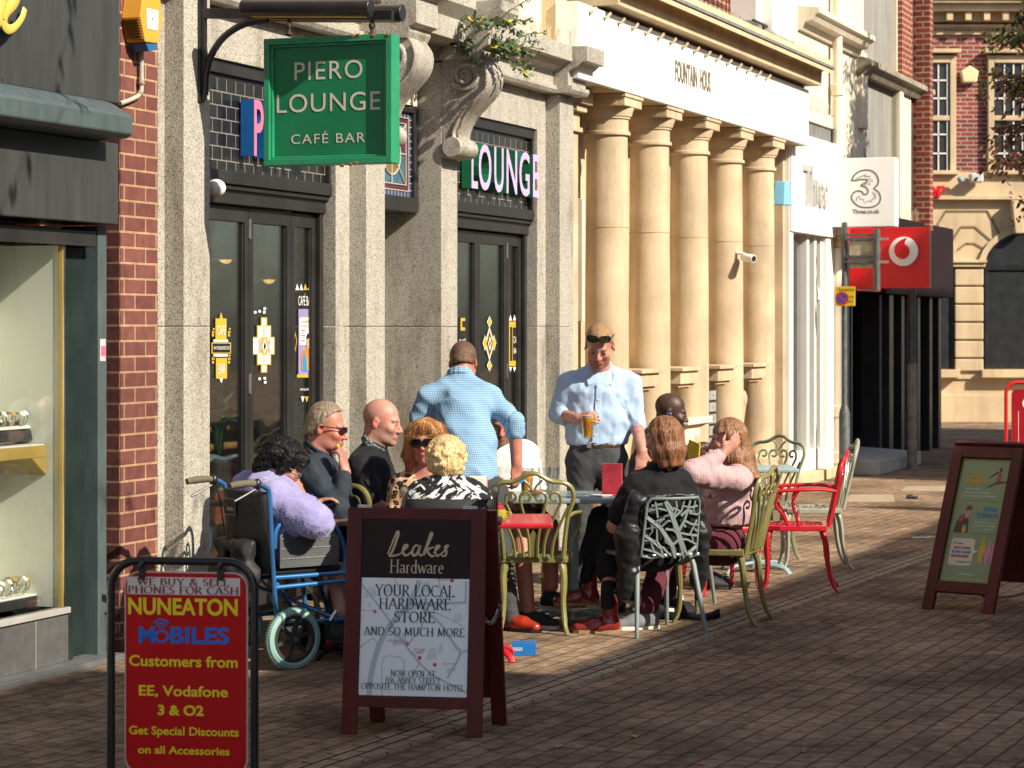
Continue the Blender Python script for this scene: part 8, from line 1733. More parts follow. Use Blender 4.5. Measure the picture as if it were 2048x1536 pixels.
def P_jacket():
    d = 12.8; pel = P(640, 1062, d); org = start('', pel)
    hd = Head(P(652, 858, d), (.95, -.16, -.17), (.17, 0, 1), 1.05)
    nb = P(634, 912, d); sa, sb = P(622, 950, d-.18), P(652, 940, d+.18); ea, eb_ = P(674, 1022, d-.26), P(700, 1010, d+.22); wa, wb = P(689, 944, d-.18), P(740, 1030, d+.15)
    sd = SD(); hd.sculpt(sd); sd.cap(hd.w(0, -.03, -.05), nb-Vector((.01, 0, .03)), .060, .066, .03); torso(sd, pel, nb, sa, sb, .11, 1.3, grow=-.014); limb(sd, [sa, ea, wa], [.05, .043, .032]); limb(sd, [sb, eb_, wb], [.05, .043, .032])
    hand(sd, wa, (-.12, .06, 1), (-.75, .35, .1), .95, -1, 1.02, thumb=.6); hand(sd, wb, (1, 0, 0), (0, 0, -1), .5, -1)
    hp = [pel+Vector((.05, -.1, -.02)), pel+Vector((.05, .1, -.02))]; kn = [P(705, 1080, d-.14), P(720, 1070, d+.1)]; an = [P(664, 1265, d-.06), P(740, 1250, d+.1)]; legs(sd, hp, kn, an, .072, .055, .042)
    o = finish(sd, org, 'man in a dark navy jacket and sunglasses eating, in profile beside the wheelchair', hd.color(SK['ruddy'], stub=(.36, .16, .12), scalp=(.25, .17, .11, .6), flush=.6))
    sd = SD(); torso(sd, pel, nb, sa, sb, .125, 1.32, 1.08, waist=1.06); sd.cap(sa, ea, .076, .064, .04); sd.cap(ea, ea.lerp(wa, .82), .064, .050, .02); sd.cap(sb, eb_, .074, .062, .04); sd.cap(eb_, wb, .06, .045, .02); sd.disp = folds(.013, .11, 41, (.4, 0, .6)); sd.cap(hd.w(0, -.03, -.05), nb, .056, .062, .01, 's'); sh_ = sdmesh(sd, VC, 'jacket', CLOTH['navy'], o, org)
    collar(nb+Vector((0, 0, .012)), (-.3, 0, 1), (1, -.2, -.3), .076, CLOTH['navy'], sh_, org, .06, .7)
    sd = SD(); sd.cap(pel, pel+Vector((.05, 0, -.03)), .13, .12, 0, 'u', (0, 1, 0), 1.3); legs(sd, hp, kn, an, .094, .07, .058, .05); sd.disp = folds(.008, .09, 6); sdmesh(sd, VC, 'jeans', CLOTH['denim'], o, org)
    hair_short(hd, .005, hairmat('sandy_grey_hair', (.10, .068, .042), (.34, .26, .18), 150), o, org, .030, rough=.003, top=.014, back=-.055); hj = o.children[-1]; strands_on(hj, hj.data.materials[0], hd, .022, .0014, 1, 3, up=.7); glasses(hd, o, org, FRK, LNK, .010, .108, .024, .016)
    for k in (0, 1): shoe('brogue', an[k], Vector((an[k].x+.2, an[k].y-.05, 0)), REDL, DARKM, o, org)
    t = thing('crisp_snack', 'small yellow snack held to the mouth of the man in the jacket', 'snack', wa+Vector((-.035, .0, .135))); m = MB(); m.ell((0, 0, 0), (.012, .006, .012)); m.build('bite', M('snack_yellow', (.62, .38, .06), .6), t, smooth=True)
def P_lilac():
    d = 12.28; pel = P(545, 1085, d); org = start('', pel)
    hd = Head(P(566, 930, d+.02), (.80, .12, -.58), (.52, .1, .84), .98, True)
    nb = P(540, 965, d+.02); sa, sb = P(548, 998, d-.16), P(498, 975, d+.17); ea, eb_ = P(630, 1042, d-.22), P(560, 1040, d+.25); wa, wb = P(606, 1000, d-.0), P(620, 1010, d+.2)
    sd = SD(); hd.sculpt(sd); sd.cap(hd.w(0, -.03, -.05), nb-Vector((0, 0, .02)), .05, .06, .03); torso(sd, pel, nb, sa, sb, .11, 1.3, grow=-.014); limb(sd, [sa, ea, wa], [.05, .04, .028]); limb(sd, [sb, eb_, wb], [.05, .04, .028]); hand(sd, wa, (-.25, .2, .8), (-.6, .3, .2), .8, -1, .92); hand(sd, wb, (.8, 0, .3), (0, 0, -1), .5, -1, .92)
    hp = [pel+Vector((.045, -.06, -.0)), pel+Vector((-.045, .06, -.0))]; kn = [P(668, 1112, d+.15), P(690, 1100, d+.32)]; an = [P(684, 1225, d+.02), P(700, 1220, d+.2)]; legs(sd, hp, kn, an, .075, .056, .040)
    o = finish(sd, org, 'woman with black hair in a fluffy lilac jumper sitting in the blue wheelchair', hd.color(SK['tan'], flush=.3))
    sd = SD(); torso(sd, pel+Vector((0, 0, .02)), nb, sa, sb, .145, 1.30, 1.1, waist=1.1); sd.cap(nb+Vector((-.03, 0, .0)), sa, .07, .08, .05); sd.cap(sa, ea, .098, .090, .05); sd.cap(ea, ea.lerp(wa, .75), .088, .062, .03); sd.cap(sb, eb_, .09, .08, .05); sd.cap(eb_, wb, .08, .05, .03)
    f1, f2 = folds(.014, .12, 51), folds(.002, .02, 52); sd.disp = lambda P: f1(P)+f2(P); sd.cap(hd.w(0, -.0, -.05), nb, .052, .05, .01, 's'); j = sdmesh(sd, .0075, 'jumper', CLOTH['lilac'], o, org)
    rs = random.Random(4); me = j.data; vs = me.vertices; m = MB(); nrm_ = [v.normal.copy() for v in vs]
    for i in range(0, len(vs), 2):
        p = vs[i].co; n = nrm_[i]; d_ = (n+Vector((rs.gauss(0, .5), rs.gauss(0, .5), rs.gauss(-.3, .5)))).normalized(); L = rs.uniform(.005, .011); q = d_.orthogonal().normalized()*.0013; m.add([p-q, p+q, p+d_*L], [(0, 1, 2)])
    m.build('fluff', CLOTH['lilac'], j)
    sd = SD(); sd.cap(pel, pel+Vector((.08, .06, -.03)), .13, .12, 0, 'u', (.6, -.8, 0), 1.2)
    for h, k_ in zip(hp, kn): sd.cap(h, k_, .095, .078, .06)
    sd.disp = folds(.010, .09, 7); sdmesh(sd, VC, 'skirt', CLOTH['purple'], o, org)
    sd = SD(); sd.ell(hd.w(0, -.02, .045), (.092, .115, .098), 0, 'u', hd.ax); sd.ell(hd.w(0, -.09, .02), (.075, .06, .09), .04, 'u', hd.ax); sd.ell(hd.w(0, -.085, -.06), (.06, .05, .07), .04, 'u', hd.ax)
    for sx in (1, -1): sd.cap(hd.w(sx*.08, .0, .05), hd.w(sx*.082, .005, -.075), .026, .02, .03); sd.cap(hd.w(sx*.03, .085, .09), hd.w(sx*.07, .07, .02), .022, .015, .03)
    g1, g2 = folds(.008, .030, 61, A3(hd.u)), folds(.005, .014, 62); sd.disp = lambda P: g1(P)+g2(P)
    sd.fun(lambda P: np.where((hd.loc(P)[:, 1] > .055) & (hd.loc(P)[:, 2] < .045), .02, -1), 0, 'i'); sdmesh(sd, .0055, 'hair', hairmat('black_hair', (.004, .004, .005), (.010, .0095, .0095), 110), o, org); hj = o.children[-1]; strands_on(hj, hj.data.materials[0], hd, .05, .0012, 2, 5, down=True); glasses(hd, o, org, STEEL, LNC, .0, .110, .024, .018, name='glasses')
    for k in (0, 1): shoe('shoe', an[k], Vector((an[k].x+.2, an[k].y, .10)), BLKL, BLKL, o, org)
def strands_on(o, mat, hd, L, w, every, seed, down=False, up=0.0, jitter=.35, name='strands'):
    rs = random.Random(seed); vs = o.data.vertices; m = MB()
    for i in range(rs.randrange(every), len(vs), every):
        p, n = vs[i].co, vs[i].normal
        d_ = Vector((rs.gauss(0, jitter), rs.gauss(0, jitter), rs.gauss(0, jitter)))
        if down: d_ = d_*.06-Vector((0, 0, 1)); d_ = (d_-n*d_.dot(n)).normalized()+n*rs.uniform(-.015, .012)
        else: d_ = (d_+n*.8+hd.u*up-hd.f*.5).normalized()
        l = L*rs.uniform(.5, 1.2); q = d_.cross(n); q = q.normalized()*w if q.length > 1e-4 else d_.orthogonal().normalized()*w; b = p+n*.0015
        if down: mid = b+d_*l*.5+n*.001; m.add([b-q*.4, b+q*.4, mid+q, b+d_*l, mid-q], [(0, 1, 2, 3, 4)])
        else: m.add([b-q, b+q, b+d_*l], [(0, 1, 2)])
    m.build(name, mat, o)
def long_hair(hd, mat, parent, org, strands, seed, cap=(.079, .101, .091), face=.05, rough=.007, zcut=.05):
    sd = SD(); sd.ell(hd.w(0, -.014, .042), [q*hd.s for q in cap], 0, 'u', hd.ax)
    for a, b, r0, r1 in strands: sd.cap(a, b, r0, r1, .035)
    f1 = folds(rough, .030, seed, (1, .3, 0)); rs = np.random.RandomState(seed)
    def streak(P):
        q = hd.loc(P); a = np.arctan2(q[:, 0], q[:, 1]); return .0007*np.sin(a*41+3*np.sin(P[:, 2]*14)+2*np.sin(a*7))+.0022*np.sin(a*9+2*np.sin(P[:, 2]*9))
    sd.disp = lambda P: f1(P)*.25+streak(P)
    def keepface(P):
        q = hd.loc(P); x, y, z = q.T; return np.where(y > .0, np.minimum((y-face+.022), (zcut-z)), -1.0)
    sd.fun(keepface, 0, 'i'); return sdmesh(sd, .0055, 'hair', mat, parent, org)
def P_leopard():
    d = 12.85; pel = P(846, 1080, d+.1); org = start('', pel)
    hd = Head(P(852, 884, d), (-.16, -.97, -.05), (-.04, 0, 1), .98, True)
    nb = P(850, 942, d+.05); sa, sb = P(802, 975, d+.05), P(898, 975, d+.05); ea, eb_ = P(784, 1040, d+.02), P(916, 1040, d+.02); wa, wb = P(800, 1070, d-.2), P(900, 1070, d-.2)
    sd = SD(); hd.sculpt(sd); sd.cap(hd.w(0, -.02, -.05), nb-Vector((0, 0, .03)), .047, .054, .03); torso(sd, pel, nb, sa, sb, .10, 1.3, grow=-.014); limb(sd, [sa, ea, wa], [.046, .038, .027]); limb(sd, [sb, eb_, wb], [.046, .038, .027]); hand(sd, wa, (.4, -.8, 0), (0, 0, -1), .6, 1, .92); hand(sd, wb, (-.4, -.8, 0), (0, 0, -1), .6, -1, .92)
    hp = [pel+Vector((-.1, -.05, -.02)), pel+Vector((.1, -.05, -.02))]; kn = [P(815, 1085, d-.42), P(885, 1085, d-.42)]; an = [P(815, 1235, d-.4), P(885, 1235, d-.4)]; legs(sd, hp, kn, an, .072, .054, .04)
    o = finish(sd, org, 'woman with ginger hair, dark sunglasses and a leopard print top facing the camera', hd.color(SK['fair'], lips=(.48, .10, .10), brow=(.2, .1, .05), flush=.5))
    sd = SD(); torso(sd, pel, nb, sa, sb, .118, 1.34, 1.05); sd.cap(sa, ea, .066, .058, .04); sd.cap(sb, eb_, .066, .058, .04); sd.cap(ea, wa, .056, .045, .02); sd.cap(eb_, wb, .056, .045, .02); sd.disp = folds(.009, .09, 71); sd.cap(hd.w(0, -.0, -.05), nb+Vector((0, -.05, -.04)), .054, .052, .01, 's'); sdmesh(sd, VC, 'blouse', CLOTH['leopard'], o, org)
    sd = SD(); sd.cap(pel, pel+Vector((0, -.05, -.03)), .13, .12, 0, 'u', (1, 0, 0), 1.3); legs(sd, hp, kn, an, .09, .066, .056, .05); sdmesh(sd, VC, 'trousers', CLOTH['black'], o, org)
    w = hd.w; st = []
    for sx in (1, -1): st += [(w(sx*.066, .0, .07), w(sx*.088, .0, -.06), .036, .036), (w(sx*.088, .0, -.06), w(sx*.098, .005, -.155), .036, .022), (w(sx*.06, -.05, .03), w(sx*.07, -.04, -.14), .045, .035), (w(sx*.02, .072, .108), w(sx*.07, .06, .045), .020, .018), (w(sx*.07, .055, .045), w(sx*.090, .02, -.05), .020, .022)]
    hj = long_hair(hd, hairmat('ginger_blonde', (.30, .12, .035), (.66, .36, .13), 120), o, org, st, 72, face=.072, zcut=.052); strands_on(hj, hj.data.materials[0], hd, .06, .0010, 3, 7, down=True); glasses(hd, o, org, FRK, LNK, .004, .117, .031, .022)
    for k in (0, 1): shoe('shoe', an[k], Vector((an[k].x, an[k].y-.2, 0)), BLKL, BLKL, o, org)
def P_curly():
    d = 11.92; pel = P(896, 1095, d); org = start('', pel)
    hd = Head(P(893, 920, d+.03), (.1, .97, -.12), (0, .1, 1), .96, True)
    nb = P(894, 966, d); sa, sb = P(838, 996, d), P(952, 996, d); ea, eb_ = P(822, 1070, d+.02), P(966, 1070, d+.02); wa, wb = P(850, 1085, d+.25), P(940, 1085, d+.25)
    sd = SD(); hd.sculpt(sd); sd.cap(hd.w(0, -.03, -.05), nb-Vector((0, 0, .03)), .047, .056, .03); torso(sd, pel, nb, sa, sb, .10, 1.3, grow=-.014); limb(sd, [sa, ea, wa], [.046, .038, .027]); limb(sd, [sb, eb_, wb], [.046, .038, .027]); hand(sd, wa, (.2, .9, 0), (0, 0, -1), .6, -1, .9); hand(sd, wb, (-.2, .9, 0), (0, 0, -1), .6, 1, .9)
    hp = [pel+Vector((-.1, .05, -.02)), pel+Vector((.1, .05, -.02))]; kn = [P(850, 1085, d+.42), P(940, 1085, d+.42)]; an = [P(850, 1240, d+.45), P(940, 1240, d+.45)]; legs(sd, hp, kn, an, .072, .054, .04)
    o = finish(sd, org, 'woman with short blonde curls seen from behind in a black and white top', hd.color(SK['pale'], flush=.3))
    sd = SD(); torso(sd, pel, nb, sa, sb, .130, 1.42, 1.1); sd.cap(sa, ea, .074, .066, .05); sd.cap(sb, eb_, .074, .066, .05); sd.cap(ea, wa, .06, .05, .02); sd.cap(eb_, wb, .06, .05, .02); sd.disp = folds(.010, .09, 81); sd.cap(hd.w(0, -.02, -.05), nb, .05, .05, .01, 's'); sdmesh(sd, VC, 'blouse', CLOTH['brush'], o, org)
    sd = SD(); sd.cap(pel, pel+Vector((0, .05, -.03)), .13, .12, 0, 'u', (1, 0, 0), 1.3); legs(sd, hp, kn, an, .09, .066, .056, .05); sdmesh(sd, VC, 'trousers', CLOTH['black'], o, org)
    sd = SD(); rs = np.random.RandomState(9); sd.ell(hd.w(0, -.012, .035), (.094, .108, .092), 0, 'u', hd.ax); sd.ell(hd.w(0, -.05, -.03), (.086, .07, .06), .04, 'u', hd.ax)
    for k in range(110):
        v = rs.normal(size=3); v /= np.linalg.norm(v)
        if v[1] > .55 and v[2] < .2: continue
        c = hd.w(v[0]*.092, -.016+v[1]*.104, .020+v[2]*.094-.018*(v[2] < -.3)); sd.ell(c, (.022, .022, .018), .009)
    gg, g2 = folds(.004, .02, 91), folds(.0025, .010, 92); sd.disp = lambda P: gg(P)+g2(P)
    sdmesh(sd, .0048, 'hair', hairmat('blonde_curls', (.34, .19, .06), (.84, .62, .32), 120), o, org); hj = o.children[-1]; strands_on(hj, hj.data.materials[0], hd, .035, .0011, 2, 6, down=True)
    for k in (0, 1): shoe('shoe', an[k], Vector((an[k].x, an[k].y+.2, .08)), BLKL, BLKL, o, org)
def P_hoodie():
    d = 15.8; pel = P(1285, 990, d); org = start('', pel)
    hd = Head(P(1341, 826, d), (.95, -.05, -.20), (.2, 0, 1), 1.04)
    nb = P(1326, 866, d); sa, sb = P(1302, 897, d-.18), P(1330, 893, d+.18); ea, eb_ = P(1345, 955, d-.28), P(1370, 930, d+.2); wa, wb = P(1408, 893, d-.3), P(1400, 930, d+.1)
    sd = SD(); hd.sculpt(sd); sd.cap(hd.w(0, -.03, -.05), nb-Vector((.01, 0, .03)), .058, .064, .03); torso(sd, pel, nb, sa, sb, .11, 1.3, grow=-.014); limb(sd, [sa, ea, wa], [.05, .043, .030]); limb(sd, [sb, eb_, wb], [.05, .043, .030]); hand(sd, wa, (-1, -.15, .12), (-.05, .25, -1), 1.35, 1, 1.0, True); hand(sd, wb, (.9, 0, 0), (0, 0, -1), .6, -1)
    hp = [pel+Vector((.06, -.1, -.02)), pel+Vector((.06, .1, -.02))]; kn = [P(1400, 1000, d-.1), P(1400, 995, d+.2)]; an = [P(1400, 1150, d-.1), P(1400, 1145, d+.2)]; legs(sd, hp, kn, an, .072, .055, .042)
    o = finish(sd, org, 'man with a shaved head and blue earphones in a dark brown hoodie', hd.color(SK['dark'], lips=(.09, .04, .035), brow=(.012, .01, .008), stub=(.02, .014, .010), flush=.1))
    sd = SD(); torso(sd, pel, nb, sa, sb, .130, 1.32, 1.1); sd.cap(sa, ea, .076, .064, .04); sd.cap(ea, ea.lerp(wa, .85), .062, .045, .02); sd.cap(sb, eb_, .074, .06, .04); sd.cap(eb_, wb, .06, .045, .02); sd.ell(nb+Vector((-.06, 0, -.01)), (.075, .11, .055), .04); sd.disp = folds(.011, .1, 101); sd.cap(hd.w(0, .0, -.05), nb+Vector((.03, 0, 0)), .06, .06, .01, 's'); sdmesh(sd, VC, 'hoodie', CLOTH['brown'], o, org)
    sd = SD(); sd.cap(pel, pel+Vector((.05, 0, -.03)), .13, .12, 0, 'u', (0, 1, 0), 1.3); legs(sd, hp, kn, an, .09, .066, .056, .05); sdmesh(sd, VC, 'trousers', CLOTH['black'], o, org)
    m = MB(); sx = 1 if hd.r.y < 0 else -1; e = hd.w(sx*.086, .0, -.004); m.ell(e, (.008, .008, .009)); m.tube(bez([e, e+hd.f*.006-hd.u*.03, e+hd.f*.015-hd.u*.075, nb+Vector((.05, -.06, -.06))], 5), .003, 6); m.build('earphone', M('ear_blue', (.03, .16, .55), .4, bump=0), o, org=org, smooth=True)
    for k in (0, 1): shoe('shoe', an[k], Vector((an[k].x+.2, an[k].y, 0)), BLKL, BLKL, o, org)
def P_blacktee():
    d = 13.42; pel = P(1308, 1095, d+.05); org = start('', pel)
    hd = Head(P(1327, 878, d), (-.80, .55, -.16), (-.1, .05, 1), .99, True)
    nb = P(1324, 938, d); sa, sb = P(1272, 972, d-.02), P(1366, 970, d+.05); ea, eb_ = P(1229, 1052, d-.02), P(1386, 1050, d+.12); wa, wb = P(1232, 1045, d+.30), P(1350, 1075, d+.35)
    sd = SD(); hd.sculpt(sd); sd.cap(hd.w(0, -.03, -.05), nb-Vector((0, 0, .03)), .046, .054, .03); torso(sd, pel, nb, sa, sb, .10, 1.3, grow=-.014); limb(sd, [sa, ea, wa], [.046, .040, .028]); limb(sd, [sb, eb_, wb], [.046, .040, .028]); hand(sd, wa, (.1, .9, .1), (.6, .2, -.6), .6, -1, .92); hand(sd, wb, (-.5, .8, 0), (0, 0, -1), .6, 1, .92)
    hp = [pel+Vector((-.10, .06, -.0)), pel+Vector((.06, .12, -.0))]; kn = [P(1203, 1042, d+.42), P(1222, 1062, d+.30)]; an = [P(1176, 1148, d+.30), P(1217, 1200, d+.05)]; legs(sd, hp, kn, an, .075, .056, .038)
    o = finish(sd, org, 'woman with straight chestnut hair in a black top seen from behind on the branch chair', hd.color(SK['fair'], flush=.3))
    sd = SD(); torso(sd, pel+Vector((0, 0, .02)), nb, sa, sb, .122, 1.38, 1.06); sd.cap(sa, sa.lerp(ea, .74), .070, .070, .045); sd.cap(sb, sb.lerp(eb_, .74), .07, .068, .045); sd.disp = folds(.013, .11, 111, (.3, 0, .8)); sd.cap(hd.w(0, -.02, -.05), nb, .05, .05, .01, 's'); t_ = sdmesh(sd, VC, 'black_top', CLOTH['blacktee'], o, org); collar(nb+Vector((0, 0, .01)), (0, 0, 1), hd.f, .062, CLOTH['blacktee'], t_, org, .03, .6)
    sd = SD(); sd.cap(pel, pel+Vector((-.05, .06, -.01)), .14, .13, 0, 'u', (.92, .4, 0), 1.2)
    for h, k_, a_ in zip(hp, kn, an): sd.cap(h, k_, .098, .082, .05); sd.cap(k_, k_.lerp(a_, .58), .08, .078, .02)
    sd.disp = folds(.010, .1, 12); sdmesh(sd, VC, 'trousers', CLOTH['black'], o, org)
    for k, a_ in enumerate(an):
        sd = SD(); u_ = (kn[k]-a_).normalized(); sd.cap(a_-u_*.02, a_+u_*.085, .044, .046, 0); sdmesh(sd, VC, 'sock', CLOTH['blackpolo'], o, org)
    shoe('boot', an[0]+Vector((-.0, 0, 0)), an[0]+Vector((-.22, -.05, -.14)), OXB, TANS, o, org, .085, z0=.125); shoe('boot', an[1], Vector((an[1].x-.22, an[1].y-.02, 0)), OXB, TANS, o, org, .095)
    w = hd.w; st = []
    for a in range(-150, 151, 25):
        x, y = .072*math.sin(R(a)), -.012-.078*math.cos(R(a)); st += [(w(x, y, .03), w(x*1.0, y*1.02-.004, -.07), .019, .020), (w(x*1.0, y*1.02-.004, -.07), w(x*.98, y*.92, -.150), .020, .013)]
    long_hair(hd, hairmat('chestnut_hair', (.075, .024, .010), (.34, .150, .066), 130), o, org, st, 112, face=.06)
def P_pink():
    d = 14.1; pel = P(1448, 1085, d); org = start('', pel)
    hd = Head(P(1456, 880, d), (-.97, -.10, -.10), (-.05, 0, 1), 1.0, True)
    nb = P(1472, 935, d); sa, sb = P(1478, 962, d-.17), P(1468, 955, d+.17); ea, eb_ = P(1383, 946, d-.30), P(1420, 1010, d+.25); wa, wb = P(1446, 906, d-.22), P(1375, 1035, d+.2)
    sd = SD(); hd.sculpt(sd); sd.cap(hd.w(0, -.03, -.05), nb-Vector((0, 0, .03)), .046, .054, .03); torso(sd, pel, nb, sa, sb, .10, 1.3, grow=-.014); limb(sd, [sa, ea, wa], [.046, .040, .027]); limb(sd, [sb, eb_, wb], [.046, .040, .027]); hand(sd, wa, (.72, .12, .68), (-.3, .9, .2), .55, 1, .98, thumb=.1); hand(sd, wb, (-1, 0, -.2), (0, 0, -1), .5, -1, .92)
    hp = [pel+Vector((-.04, -.1, -.0)), pel+Vector((-.04, .1, -.0))]; kn = [P(1340, 1078, d-.12), P(1345, 1070, d+.15)]; an = [P(1296, 1212, d-.45), P(1330, 1190, d+.1)]; legs(sd, hp, kn, an, .075, .056, .038)
    o = finish(sd, org, 'woman in a pink ribbed cardigan holding back her long brown hair', hd.color(SK['fair'], flush=.4))
    sd = SD(); torso(sd, P(1450, 1050, d), nb, sa, sb, .130, 1.22, 1.08, waist=1.04); sd.cap(sa, ea, .078, .072, .05); sd.cap(ea, ea.lerp(wa, .86), .070, .044, .02); sd.cap(sb, eb_, .074, .062, .05); sd.cap(eb_, wb, .06, .04, .02); sd.disp = folds(.010, .1, 121, (.7, 0, .3)); sd.fun(cut_plane(P(1450, 1047, d), (0, 0, -1)), 0, 'i'); sd.cap(hd.w(0, -.02, -.05), nb, .05, .05, .01, 's'); cg = sdmesh(sd, VC, 'cardigan', CLOTH['pinkrib'], o, org)
    sd = SD(); sd.cap(P(1450, 1038, d), P(1450, 1046, d), .134, .134, 0, 'u', (0, 1, 0), 1.24); sd.fun(cut_plane(P(1450, 1028, d), (0, 0, 1)), 0, 'i'); sd.fun(cut_plane(P(1450, 1049, d), (0, 0, -1)), 0, 'i'); sdmesh(sd, .008, 'hem_band', CLOTH['pinkrib'], cg, org)
    m = MB(); c = P(1420, 992, d-.175); m.lathe([(0, 0), (.010, 0), (.011, .003), (.006, .004), (0, .0035)], c, 14, ax=(-.3, -.95, 0)); m.build('button', M('horn_button', (.28, .16, .06), .3, bump=0), cg, org=org, smooth=True)
    m = MB(); fl_ = bez([P(1402, 990, d-.15), P(1420, 997, d-.172), P(1444, 988, d-.165)], 4); m.tube(fl_, .006, 6, flat=.6); m.build('pocket_flap', CLOTH['pinkrib'], cg, org=org, smooth=True)
    sd = SD(); sd.cap(pel, pel+Vector((-.05, 0, -.01)), .135, .13, 0, 'u', (0, 1, 0), 1.25); legs(sd, hp, kn, an, .098, .076, .062, .05); sd.disp = folds(.009, .09, 13); sdmesh(sd, VC, 'trousers', CLOTH['maroon'], o, org)
    w = hd.w; st = []
    for a in range(-140, 141, 28):
        x, y = .070*math.sin(R(a)), -.014-.078*math.cos(R(a)); b1_ = w(x*1.1, y*1.15-.01, -.10); e1 = nb+Vector((.085+.03*math.cos(R(a)), x*1.2, -.06)); e2 = P(1506, 962, d)+Vector((.01*math.cos(R(a)), x*.8, 0)); st += [(w(x, y, .03), b1_, .020, .022), (b1_, e1, .022, .024), (e1, e2, .024, .010)]
    long_hair(hd, hairmat('long_brown_hair', (.080, .032, .013), (.36, .17, .072), 130), o, org, st, 122, face=.058)
    m = MB(); dd = (wa-ea).normalized(); q = dd.orthogonal().normalized(); q2 = dd.cross(q); c = wa-dd*.012; m.tube([c+q*(.031*math.cos(R(k)))+q2*(.031*math.sin(R(k))) for k in range(0, 360, 20)], .004, 6, closed=True); m.build('hair_band', DARKM, o, org=org, smooth=True)
    shoe('shoe', an[0], Vector((an[0].x-.2, an[0].y-.06, 0)), GRS, WHS, o, org); shoe('shoe', an[1], Vector((an[1].x-.2, an[1].y, 0)), GRS, WHS, o, org)
for fn_ in (P_standing, P_gingham, P_white, P_bald, P_jacket, P_lilac, P_leopard, P_curly, P_hoodie, P_blacktee, P_pink): fn_()
